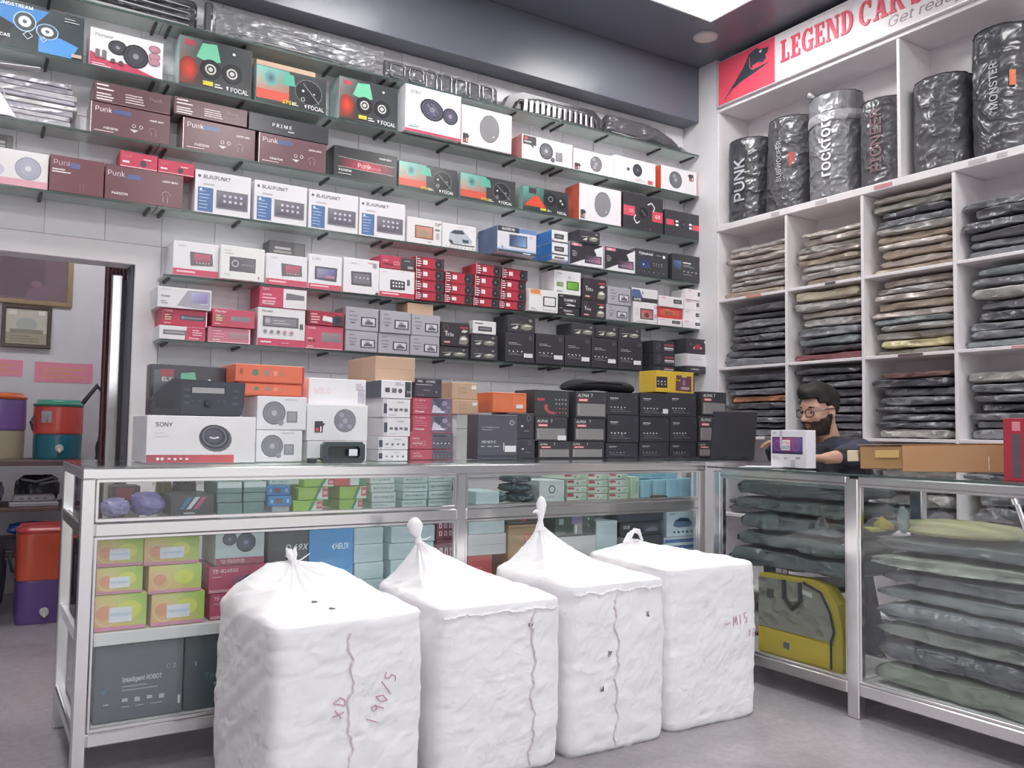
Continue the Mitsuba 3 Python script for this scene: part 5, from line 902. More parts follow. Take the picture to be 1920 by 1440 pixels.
(7,'textwhite','led_lamp_box',1.301,1.401,0.8974,0.9243,3.060,0.180,'white box with black lettering, top box of the first lettered column','white boxes with black lettering'),
(7,'textwhite','led_lamp_box',1.432,1.538,0.8040,0.8315,3.060,0.180,'white box with black lettering, bottom box of the second lettered column','white boxes with black lettering'),
(7,'textwhite','led_lamp_box',1.436,1.542,0.8330,0.8623,3.060,0.180,'white box with black lettering, second lowest of the second lettered column','white boxes with black lettering'),
(7,'textwhite','led_lamp_box',1.435,1.542,0.8638,0.8953,3.060,0.180,'white box with black lettering, third lowest of the second lettered column','white boxes with black lettering'),
(7,'textwhite','led_lamp_box',1.435,1.539,0.8968,0.9243,3.060,0.180,'white box with black lettering, top box of the second lettered column','white boxes with black lettering'),
(7,'textwhite','led_lamp_box',1.548,1.655,0.8040,0.8322,3.060,0.180,'white box with black lettering, bottom box of the third lettered column','white boxes with black lettering'),
(7,'textwhite','led_lamp_box',1.547,1.655,0.8337,0.8637,3.060,0.180,'white box with black lettering, second lowest of the third lettered column','white boxes with black lettering'),
(7,'textwhite','led_lamp_box',1.549,1.654,0.8652,0.8994,3.060,0.180,'white box with black lettering, third lowest of the third lettered column','white boxes with black lettering'),
(7,'textwhite','led_lamp_box',1.550,1.653,0.9009,0.9225,3.060,0.180,'white box with black lettering, top box of the third lettered column','white boxes with black lettering'),
(7,'plainblue','led_lamp_box',1.758,1.870,0.8040,0.8571,3.050,0.180,'pale blue box left of the dark packets in upper right showcase',''),
(7,'circlewhite','led_lamp_box',2.077,2.209,0.8040,0.8963,3.060,0.150,'white box with a black ring, lying on dark packets in upper right showcase',''),
(7,'redtab','led_lamp_box',2.224,2.332,0.8040,0.8380,3.060,0.180,'small white box with red corner, bottom of the first small column','small white boxes with a red corner'),
(7,'redtab','led_lamp_box',2.223,2.331,0.8395,0.8658,3.060,0.180,'small white box with red corner, second lowest of the first small column','small white boxes with a red corner'),
(7,'redtab','led_lamp_box',2.223,2.331,0.8673,0.8961,3.060,0.180,'small white box with red corner, third lowest of the first small column','small white boxes with a red corner'),
(7,'redtab','led_lamp_box',2.211,2.328,0.8976,0.9218,3.060,0.180,'small white box with red corner, top of the first small column','small white boxes with a red corner'),
(7,'redtab','led_lamp_box',2.341,2.452,0.8040,0.8303,3.060,0.180,'small white box with red corner, bottom of the second small column','small white boxes with a red corner'),
(7,'redtab','led_lamp_box',2.340,2.452,0.8318,0.8609,3.060,0.180,'small white box with red corner, second lowest of the second small column','small white boxes with a red corner'),
(7,'redtab','led_lamp_box',2.340,2.452,0.8624,0.8917,3.060,0.180,'small white box with red corner, third lowest of the second small column','small white boxes with a red corner'),
(7,'redtab','led_lamp_box',2.340,2.448,0.8932,0.9224,3.060,0.180,'small white box with red corner, top of the second small column','small white boxes with a red corner'),
(7,'redtab','led_lamp_box',2.459,2.571,0.8040,0.8296,3.060,0.180,'small white box with red corner, bottom of the third small column','small white boxes with a red corner'),
(7,'redtab','led_lamp_box',2.458,2.571,0.8311,0.8607,3.060,0.180,'small white box with red corner, second lowest of the third small column','small white boxes with a red corner'),
(7,'redtab','led_lamp_box',2.458,2.567,0.8622,0.8920,3.060,0.180,'small white box with red corner, third lowest of the third small column','small white boxes with a red corner'),
(7,'redtab','led_lamp_box',2.458,2.567,0.8935,0.9232,3.060,0.180,'small white box with red corner, top of the third small column','small white boxes with a red corner'),
(7,'palegreen','led_lamp_box',2.597,2.649,0.8040,0.9032,3.080,0.100,'narrow pale green box standing between the small white boxes and the blue packs',''),
(7,'lightblue','led_lamp_box',2.662,2.731,0.8040,0.8873,3.080,0.160,'light blue pack, first of the four in upper right showcase','light blue packs'),
(7,'lightblue','led_lamp_box',2.734,2.811,0.8040,0.8886,3.080,0.160,'light blue pack, second of the four in upper right showcase','light blue packs'),
(7,'lightblue','led_lamp_box',2.814,2.896,0.8040,0.8897,3.080,0.160,'light blue pack, third of the four in upper right showcase','light blue packs'),
(7,'lightblue','led_lamp_box',2.900,2.984,0.8040,0.8909,3.080,0.160,'light blue pack, fourth of the four in upper right showcase','light blue packs'),
(7,'bluetext','led_lamp_box',2.675,2.911,0.8912,0.9210,3.100,0.140,'flat light blue box with dark lettering on the light blue packs',''),
(8,'fruit','seat_cover_box',0.360,0.517,0.4460,0.5616,3.040,0.220,'lime and peach box with white label, bottom left of the fruit coloured stack','lime and peach boxes'),
(8,'fruit','seat_cover_box',0.362,0.501,0.5631,0.6487,3.040,0.220,'lime and peach box with white label, middle left of the fruit coloured stack','lime and peach boxes'),
(8,'fruit','seat_cover_box',0.359,0.500,0.6502,0.7416,3.040,0.220,'lime and peach box with white label, top left of the fruit coloured stack','lime and peach boxes'),
(8,'fruit','seat_cover_box',0.531,0.700,0.4460,0.5516,3.040,0.220,'lime and peach box with white label, bottom right of the fruit coloured stack','lime and peach boxes'),
(8,'fruitplain','seat_cover_box',0.519,0.686,0.5531,0.6447,3.040,0.220,'lime and peach box without a label, middle right of the fruit coloured stack',''),
(8,'fruit','seat_cover_box',0.502,0.676,0.6462,0.7374,3.040,0.220,'lime and peach box with white label, top right of the fruit coloured stack','lime and peach boxes'),
(8,'tsbox','speaker_box',0.721,0.914,0.4460,0.5335,3.060,0.200,'crimson speaker box at the bottom of its pile, behind the leftmost white sack',''),
(8,'tsbox','speaker_box',0.714,0.912,0.5350,0.6261,3.060,0.200,'crimson and violet speaker box under the one with a grey speaker picture',''),
(8,'tsspk','speaker_box',0.734,0.903,0.6276,0.7428,3.060,0.200,'white box with dark speakers and a crimson bottom band in lower left showcase',''),
(8,'dbox','amplifier_box',0.916,1.062,0.4460,0.7359,3.060,0.200,'tall black box with white italic lettering in lower left showcase',''),
(8,'helix','amplifier_box',1.066,1.238,0.4460,0.7360,3.060,0.200,'tall sky blue box with white lettering in lower left showcase',''),
(8,'plainblue','led_lamp_box',1.247,1.363,0.4460,0.5369,3.060,0.200,'pale blue white box, lowest right of the tall sky blue box','pale blue white boxes'),
(8,'plainblue','led_lamp_box',1.244,1.361,0.5384,0.6005,3.060,0.200,'pale blue white box, second lowest right of the tall sky blue box','pale blue white boxes'),
(8,'plainblue','led_lamp_box',1.241,1.359,0.6020,0.6701,3.060,0.200,'pale blue white box, third lowest right of the tall sky blue box','pale blue white boxes'),
(8,'plainblue','led_lamp_box',1.240,1.357,0.6716,0.7318,3.060,0.200,'pale blue white box, topmost right of the tall sky blue box','pale blue white boxes'),
(8,'plainblue','led_lamp_box',1.396,1.582,0.4460,0.5332,3.060,0.200,'wide pale blue box, lowest of the column behind the second sack','wide pale blue boxes'),
(8,'plainblue','led_lamp_box',1.392,1.580,0.5347,0.6025,3.060,0.200,'wide pale blue box, second lowest of the column behind the second sack','wide pale blue boxes'),
(8,'plainblue','led_lamp_box',1.385,1.576,0.6040,0.6658,3.060,0.200,'wide pale blue box, third lowest of the column behind the second sack','wide pale blue boxes'),
(8,'plainblue','led_lamp_box',1.391,1.579,0.6673,0.7307,3.060,0.200,'wide pale blue box, topmost of the column behind the second sack','wide pale blue boxes'),
(8,'redwin','accessory_box',1.591,1.673,0.4460,0.6709,3.060,0.200,'dark maroon box with grey lettering at the end of the lower left showcase',''),
(8,'redwin','accessory_box',1.586,1.663,0.6724,0.7468,3.060,0.200,'maroon box with rows of white windows at the end of the lower left showcase',''),
(8,'redplain','accessory_box',1.731,1.847,0.4460,0.5947,3.060,0.200,'red box at the bottom behind the third sack',''),
(8,'plainwhite','accessory_box',1.731,1.914,0.5962,0.6827,3.060,0.200,'white box in lower right showcase, under the pale blue one',''),
(8,'plainblue','accessory_box',1.729,1.902,0.6842,0.7494,3.060,0.200,'pale blue box in lower right showcase, topmost at its left end',''),
(8,'redtext','brown_carton',1.922,2.069,0.4460,0.7127,3.060,0.200,'tan carton with red lettering behind the peak of the third sack',''),
(8,'darkred','accessory_box',1.917,2.098,0.7142,0.7594,3.060,0.200,'dark box with a red patch lying on the tan carton',''),
(8,'plainwhite','accessory_box',2.164,2.384,0.4460,0.6491,3.060,0.200,'white green box under the dark box with a purple bottle',''),
(8,'bottlebox','accessory_box',2.166,2.381,0.6506,0.7544,3.060,0.200,'dark box with a purple bottle picture in lower right showcase',''),
(8,'plainblue','accessory_box',2.390,2.511,0.4460,0.7080,3.060,0.200,'tall pale green white box in lower right showcase',''),
(8,'blktext2','car_stereo_box',2.518,2.785,0.4460,0.6327,3.060,0.200,'black box with white lettering, lowest right of the tall pale box',''),
(8,'gbox','car_stereo_box',2.525,2.770,0.6342,0.6950,3.060,0.200,'black box with a car picture and white letters in lower right showcase',''),
(8,'blklogo','car_stereo_box',2.513,2.780,0.6965,0.7582,3.060,0.200,'black box with a red and white logo, topmost right of the tall pale box',''),
(8,'bluestripe','car_stereo_box',2.795,3.001,0.4460,0.6157,3.060,0.200,'blue and white striped box, lowest at the end of the lower right showcase',''),
(8,'carblue','car_stereo_box',2.804,2.997,0.6172,0.7428,3.060,0.200,'white box with a dark blue car picture in lower right showcase',''),
(9,'robot','subwoofer_box',0.369,0.637,0.1590,0.4000,3.040,0.300,'large dark grey box with white lettering and four icons, bottom left of the left showcase',''),
(9,'robot2','subwoofer_box',0.642,0.959,0.1590,0.4000,3.040,0.300,'large dark green grey box beside the one with white lettering, bottom of the left showcase',''),
]
STICK = {}
for s, st, name, x0, x1, z0, z1, y, dep, label, group in COUNTER_ROWS:
    yj = ((int(x0 * 1000) * 7919) % 7 - 3) * .0015
    carton(st, name, x0, x1, z0, z1, y + yj, dep, label, group or None)


# ---------------------------------------------------------------- the shop sign over the shelving
S = thing('shop_sign', 'long white shop sign with red lettering and a dark cat on a red panel', 'sign')
SX = 4.152
put('box', cbox(SX, UX + .25, .0, 4.045, 3.297, 3.600, .002), 'white_board', S)
k = put('white_face', (np.array([[SX - .001, 3.560, 3.305], [SX - .001, .0, 3.305], [SX - .001, .0, 3.592], [SX - .001, 3.560, 3.592]], float), np.array([[0, 2, 1], [0, 3, 2]])), 'white_board', S)
scene[k]['emitter'] = {'type': 'area', 'radiance': {'type': 'rgb', 'value': [.62, .60, .61]}}
labels[k] = {'label': 'glowing white sign face'}
if True:
    # heavy slab letters, drawn stroke by stroke; (width, outlines) on a height of 1
    def rct(a, b, c, d): return [(a, b), (c, b), (c, d), (a, d)]
    def arc(cx, cy, rx, ry, tx, ty, a0, a1, n=14):
        a = np.radians(np.linspace(a0, a1, n))
        return [(cx + rx * math.cos(q), cy + ry * math.sin(q)) for q in a] + [(cx + (rx - tx) * math.cos(q), cy + (ry - ty) * math.sin(q)) for q in a[::-1]]
    E_ = [rct(.1, 0, .32, 1), rct(0, 0, .72, .1), rct(0, .9, .7, 1), rct(.1, .46, .52, .56), rct(.6, 0, .72, .3), rct(.58, .72, .7, 1), rct(.46, .38, .54, .64)]
    GLY = {'L': (.72, [rct(.1, 0, .32, 1), rct(0, 0, .68, .1), rct(0, .9, .42, 1), rct(.57, 0, .68, .34)]), 'E': (.76, E_),
           'G': (.86, [arc(.44, .5, .44, .52, .22, .1, 50, 330), rct(.62, 0, .8, .44), rct(.5, .38, .88, .47), rct(.68, .68, .78, 1)]),
           'N': (.96, [rct(.1, 0, .2, 1), rct(0, 0, .32, .1), rct(0, .9, .3, 1), [(.1, 1), (.34, 1), (.86, 0), (.66, 0)], rct(.76, 0, .86, 1), rct(.66, .9, .96, 1)]),
           'D': (.86, [rct(.1, 0, .32, 1), rct(0, 0, .4, .1), rct(0, .9, .4, 1), arc(.36, .5, .48, .5, .22, .1, -90, 90)]),
           'C': (.84, [arc(.44, .5, .44, .52, .22, .1, 42, 318), rct(.68, .66, .78, 1)]),
           'A': (.94, [[(.12, 0), (.24, 0), (.54, 1), (.42, 1)], [(.58, 0), (.84, 0), (.58, 1), (.4, 1)], rct(.24, .28, .66, .37), rct(0, 0, .34, .1), rct(.5, 0, .94, .1)]),
           'R': (.94, [rct(.1, 0, .32, 1), rct(0, 0, .42, .1), rct(0, .9, .4, 1), arc(.38, .74, .36, .26, .2, .1, -90, 90), rct(.3, .45, .42, .54), [(.42, .5), (.6, .5), (.94, 0), (.7, 0)]]),
           'S': (.74, [arc(.38, .73, .36, .29, .2, .1, 30, 260), arc(.36, .27, .36, .29, .2, .1, -150, 90), rct(.56, .72, .66, 1), rct(.02, 0, .12, .28)]), ' ': (.2, [])}
    def spell(text, h, w0, y0, z0, gap=.09):
        u = 0.0; ms = []
        for ch in text:
            w, polys = GLY[ch]
            V, F = [], []
            from shapely.ops import unary_union
            if polys:
                sh = unary_union([Polygon(q).buffer(0) for q in polys])
                for g in getattr(sh, 'geoms', [sh]):
                    m = trimesh.creation.extrude_polygon(g, .006 / h, engine='earcut')
                    v = m.vertices * h
                    ms.append((np.column_stack([SX - .0015 - v[:, 2], y0 - (u * h + v[:, 0] * w0), z0 + v[:, 1]]), m.faces))
            u += (w + gap) * w0
        return ms
    u = 0.0
    for ch in 'LEGEND CAR S':
        if ch != ' ':
            put('letter', join(*spell(ch, .136, .69, 3.510 - u, 3.405)), 'card', S, color='#dc4f68')
        u += (GLY[ch][0] + .11) * .69 * .136
    p = Print(1.0, .1)
    for k, word in enumerate(('Get ready for',)): p.text(word, 0, .2, .55, '#8d8088', bold=False, shear=.22, squeeze=1.25)
    m, c_ = p.mesh(((SX - .0012, 2.79, 3.316), (0, -1, 0), (0, 0, 1), (-1, 0, 0)))
    put('small_lettering', m, 'card', S, color=c_)
    put('red_panel', cbox(SX - .003, SX + .002, 3.560, 4.036, 3.303, 3.594, .001), 'gloss', S, color='#e8596c')
    p = Print(.476, .291)
    p.poly([(.10, .05), (.30, .36), (.46, .62), (.56, .86), (.68, .93), (.78, .86), (.90, .83), (.88, .72), (.84, .70), (.86, .62), (.80, .55), (.72, .60), (.62, .58), (.62, .48), (.92, .50), (.66, .40), (.44, .34), (.26, .24)], '#3f4650')
    p.line(.57, .8, .58, .56, .025, '#c96a7a').line(.58, .56, .64, .47, .025, '#c96a7a').poly([(.73, .82), (.79, .85), (.77, .78)], '#f2f2f4')
    m, c_ = p.mesh(((SX - .0031, 4.036, 3.303), (0, -1, 0), (0, 0, 1), (-1, 0, 0)))
    put('cat_emblem', m, 'card', S, color=c_)
dl = thing('ceiling_downlight', 'round pale grey downlight set in the dark ceiling beside the square light panel', 'ceiling light')
put('cover', lathe([(.0001, ZC - .012), (.058, ZC - .012), (.062, ZC - .008)], 32, (3.866, 3.872, 0)), 'matte', dl, color='#cfcaca')
put('rim', lathe([(.062, ZC - .008), (.064, ZC - .013), (.076, ZC - .009), (.078, ZC - .0005)], 32, (3.866, 3.872, 0)), 'matte', dl, color='#c2bec0')

# ---------------------------------------------------------------- wrapped tubes standing on the top shelf of the shelving
def crumple(v, amp, f, seed): return amp * (meshkit.fbm(v * f, 3, seed) - .5)
def wrapped_tube(y, r, h, label, base, seed, tie=False, word=None, wcol='#c9c9cd', wsize=.05, patch=None, lean=0.0):
    t = thing('wrapped_tube', label, 'subwoofer tube', None)
    rt_ = np.random.default_rng(seed); n, m = 56, 40
    zs = np.linspace(0, 1, m); V = []
    cx = UX + .005 + r * .98
    rx = min(r, .132); cx = UX + .012 + rx
    for z in zs:
        ang = np.arange(n) * 2 * np.pi / n
        rr = 1.0 - .03 * (1 - z) ** 6 - .04 * z ** 14
        V.append(np.column_stack([cx + rx * rr * np.cos(ang), y + r * rr * np.sin(ang), np.full(n, 2.5015 + h * z)]))
    V = np.vstack(V); dirs = V - np.array([cx, y, 0]); dirs[:, 2] = 0; dirs /= np.linalg.norm(dirs, axis=1)[:, None]
    q = np.column_stack([V[:, 0] * 22, V[:, 1] * 22, V[:, 2] * 8 + V[:, 1] * 9])
    fold = 1 - 2 * abs(meshkit.fbm(q, 3, seed) - .5)
    V = V + dirs * (.010 * (fold ** 3) - .004)[:, None]
    if lean: V[:, 1] += lean * (V[:, 2] - 2.5)
    F = []
    for i in range(m - 1):
        for j in range(n):
            a, b, c_, d = i * n + j, i * n + (j + 1) % n, (i + 1) * n + (j + 1) % n, (i + 1) * n + j
            F += [[a, b, c_], [a, c_, d]]
    top = len(V); V = np.vstack([V, [[cx, y + lean * h, 2.5015 + h * 1.005]], [[cx, y, 2.502]]])
    for j in range(n): F += [[top, (m - 1) * n + j, (m - 1) * n + (j + 1) % n], [top + 1, (j + 1) % n, j]]
    scene[t] = mikit.ply((V, np.array(F)), 'film', smooth=True, color=np.tile(L(base), (len(V), 1)))
    if word:                                # lettering runs up the tube, wrapped on its round front
        gv, gf = glyphs(word, True); k = wsize
        uu, vv = gv[:, 0] * k, gv[:, 1] * k
        uu = uu - uu.mean(); a0 = math.pi + .12
        ang = a0 - (vv - k / 2) / r
        z0 = 2.5015 + h * .5
        P = np.column_stack([cx + (rx + .009) * np.cos(ang), y + (r + .009) * np.sin(ang) + lean * h * .5, z0 + uu])
        put('lettering', (P, gf), 'card', t, color=wcol)
    if patch:
        c_, z0, z1, dy = patch; P, Fp = [], []
        for i, z in enumerate((z0, z1)):
            for j in range(5):
                a = math.pi + .35 + dy + (j - 2) * .05; P.append((cx + (rx + .0095) * math.cos(a), y + (r + .0095) * math.sin(a), 2.5 + h * z))
        for j in range(4): Fp += [[j, j + 1, j + 6], [j, j + 6, j + 5]]
        put('emblem', (np.array(P), np.array(Fp)), 'card', t, color=c_)
    if tie:
        put('wrapper_neck', join(tube([(cx - .03, y + r * .55, 2.50 + h), (cx - .05, y + r * .7, 2.53 + h), (cx - .05, y + r * .95, 2.56 + h)], [.02, .007, .02], 8)), 'film', t, color='#8d8d92')
        put('plastic_band', lathe([(1, 0), (1.02, .01), (1.02, .05), (1, .06)], 40), 'film', t, color='#9b9ba0')
        kk = t + '__plastic_band'; scene[kk]['to_world'] = T().translate([cx, y, 2.50 + h * .72]).scale([rx * 1.04, r * 1.04, 1])
    return t
wrapped_tube(3.905, .145, .545, 'black tube in clear film with white lettering, leftmost under the shop sign', '#3f3f45', 11, word='PUNK', wcol='#b9bcc4', wsize=.075)
wrapped_tube(3.590, .150, .585, 'grey black film wrapped tube with a red mark, second from the left', '#4f4f53', 12, word='SUBWOOFER', wcol='#a9a9ae', wsize=.03, patch=('#b8524c', .45, .6, .35), lean=-.04)
wrapped_tube(3.243, .162, .630, 'tall grey tube in cloudy film with a tied band and white lettering', '#77777c', 13, tie=True, word='rockford', wcol='#e4e4e6', wsize=.07)
wrapped_tube(2.905, .140, .490, 'short dark tube in film with dull reddish lettering, left of the upright divider', '#515054', 14, word='PIONEER', wcol='#7d6368', wsize=.06)
wrapped_tube(2.572, .150, .500, 'crinkled dark film tube right of the upright divider', '#505054', 15)
wrapped_tube(2.255, .140, .640, 'tallest black film tube with an orange mark, at the right edge', '#45454a', 16, word='MONSTER', wcol='#b5b5ba', wsize=.035, patch=('#d8683f', .5, .62, .35))

# ---------------------------------------------------------------- bagged mats
def mat_pack(name, x0, x1, y0, y1, z0, z1, base, seed, label, cat='mat pack', group=None, mat='film', sag=0.0, lobes=3):
    """a folded mat in a plastic bag, front edge towards -x"""
    rg = np.random.default_rng(seed); n, m = 26, 26
    cx, cy, hx, hz, hy = (x0 + x1) / 2, (y0 + y1) / 2, (x1 - x0) / 2, (z1 - z0) / 2, (y1 - y0) / 2
    ph = rg.uniform(0, 6.28, 4); V = []
    for s in np.linspace(-1, 1, m):
        e = max(1e-3, 1 - abs(s) ** 11) ** .4
        a = np.arange(n) * 2 * np.pi / n
        ca, sa = np.cos(a), np.sin(a); ex = .22
        px, pz = np.sign(ca) * abs(ca) ** ex, np.sign(sa) * abs(sa) ** (ex * 1.5)
        front = np.clip(-px, 0, 1)
        px = px + front * .05 * np.cos(pz * math.pi * lobes / 1.2 + ph[0] + s) * (1 - abs(pz) ** 4)
        zz = pz * hz * (.86 + .14 * e) * (1 + .08 * math.sin(3 * s + ph[1]))
        V.append(np.column_stack([cx + px * hx * (.93 + .07 * e) + .012 * math.sin(2.3 * s + ph[2]), np.full(n, cy + s * hy) + 0 * px, (z0 + z1) / 2 + zz * e ** .3 - sag * (s * s)]))
    V = np.vstack(V)
    w = (meshkit.fbm(np.column_stack([V[:, 0] * 14, V[:, 1] * 9, V[:, 2] * 40]) + seed * 3.1, 3, seed) - .5)
    w2 = 1 - 2 * abs(meshkit.fbm(np.column_stack([V[:, 0] * 9, V[:, 1] * 13 + V[:, 2] * 20, V[:, 2] * 18]) + seed, 2, seed + 5) - .5)
    V[:, 2] += w * hz * .7; V[:, 0] += -.016 * w2 ** 4 + .03 * w
    F = []
    for i in range(m - 1):
        for j in range(n):
            a, b, c_, d = i * n + j, i * n + (j + 1) % n, (i + 1) * n + (j + 1) % n, (i + 1) * n + j
            F += [[a, c_, b], [a, d, c_]]
    e0, e1 = len(V), len(V) + 1
    V = np.vstack([V, V[:n].mean(0), V[-n:].mean(0)])
    for j in range(n): F += [[e0, j, (j + 1) % n], [e1, (m - 1) * n + (j + 1) % n, (m - 1) * n + j]]
    lo, hi = V.min(0), V.max(0)               # fills its place and no more
    V = np.array([x0, y0, z0]) + (V - lo) / (hi - lo) * np.array([x1 - x0, y1 - y0, z1 - z0])
    mott = (meshkit.fbm(V * 9, 2, seed + 9) - .5)[:, None]
    col = np.clip(np.array(L(base)) * (1 + .35 * mott), 0, 1)
    t = thing(name, label, cat, group)
    scene[t] = mikit.ply((V, np.array(F)), mat, smooth=True, color=col)
    return t
NTH = ['lowest', 'second from the bottom', 'third from the bottom', 'fourth from the bottom', 'fifth from the bottom', 'sixth from the bottom', 'seventh from the bottom', 'eighth from the bottom', 'ninth from the bottom', 'tenth from the bottom', 'eleventh from the bottom']
BG, GR, DK, DG, CR, RD = '#b3a8a0', '#a9a5a3', '#5f5f65', '#7d7e84', '#cdc0a8', '#8f565c'
NAMES = {BG: 'beige', GR: 'grey', DK: 'dark', DG: 'slate grey', CR: 'cream', RD: 'dull red', '#b0795e': 'orange brown', '#8d6f6a': 'reddish brown', '#b0a090': 'sandy', '#8f8c84': 'olive grey', '#504c50': 'black', '#8c9496': 'pale grey', '#c0b48c': 'straw coloured'}
BAYS = {  # (row, column): (fill height, colours from the bottom)
    (0, 0): (.34, ['#b0a090', GR, GR, BG, GR, BG, BG, BG, GR]), (0, 1): (.33, [CR if False else '#b0a090', GR, GR, '#b0a090', BG, '#8f8c84', BG, BG]),
    (0, 2): (.43, ['#b0a090', BG, '#b0a090', BG, '#b0a090', GR, DG, DK, '#8f8c84', BG]), (0, 3): (.29, [DG, DG, DK, DK, DK, DG]),
    (1, 0): (.39, [DG, DK, DK, DG, DK, DG, DK, DK]), (1, 1): (.42, [RD, '#504c50', '#8c9496', DG, GR, BG, GR, CR]),
    (1, 2): (.415, ['#8f8c84', '#c0b48c', GR, GR, '#8c9496', BG, '#b0a090', BG, GR, BG]), (1, 3): (.40, ['#8c9496', DG, DG, DK, DG, GR, DG, '#8c9496']),
    (2, 0): (.40, [DG, DK, DG, DK, DK, '#b0795e', DG, DK, DK]), (2, 1): (.41, [DK, DG, DK, DG, DK, DK, DG, DK, DK]),
    (2, 2): (.36, [GR, DK, DG, DK, DG, DG, DK, '#8d6f6a']), (2, 3): (.34, [DG, DK, DG, DK, DG, DG, GR]),
    (3, 0): (.10, [DK, DK]), (3, 1): (.36, [DK, DG, DK, DK, DG]), (3, 2): (.44, [DG, DG, GR, GR, '#8c9496', GR]), (3, 3): (.40, [DG, DK, DG, GR, DG])}
ROWZ = [1.9985, 1.5485, 1.0975, .6005]
for (r_, c_), (fill, cols) in BAYS.items():
    y0, y1 = PY[c_ + 1] + .024, PY[c_] - .006
    z = ROWZ[r_]; rr = np.random.default_rng(100 + r_ * 10 + c_); ws = rr.uniform(.8, 1.25, len(cols)); ws *= fill / ws.sum()
    for k, col in enumerate(cols):
        a, b = rr.uniform(0, .075), rr.uniform(0, .045)
        row = ('upper', 'middle', 'lower', 'bottom')[r_]; colname = ('first', 'second', 'third', 'fourth')[c_]
        mat_pack('bagged_mat', UX + .008 + rr.uniform(0, .05), UB - .012, y0 + b, y1 - a, z + .0005, z + ws[k] - .001, col, 1000 + r_ * 131 + c_ * 17 + k,
                 f'{NAMES[col]} bagged mat, {NTH[k]} in {colname} pigeonhole of {row} row', group=None)
        z += ws[k]
# bagged mats inside the right counter
z = .1405
for k, (th, col) in enumerate(((.10, '#8a9084'), (.085, DK), (.07, '#9a9c94'), (.075, DG), (.06, '#8d908f'), (.065, DG), (.065, '#a9aba3'), (.06, '#6d7072'))):
    mat_pack('bagged_mat', BX + .03 + .01 * (k % 3), BXB - .05, .70, 2.125 - .015 * (k % 2), z, z + th - .001, col, 2000 + k, f'bagged mat in the right window of the right counter, {NTH[k]}', lobes=2); z += th
z = .505
for k, (th, col) in enumerate(((.09, '#5d6468'), (.08, '#606968'), (.08, '#595d60'), (.07, '#66706f'), (.075, '#5c6164'))):
    mat_pack('bagged_mat', BX + .035 + .012 * (k % 2), BXB - .05, 2.235, 2.87 - .02 * (k % 3), z, z + th - .001, col, 2100 + k, f'dark bagged mat in the left window of the right counter, {NTH[k]}', lobes=2); z += th

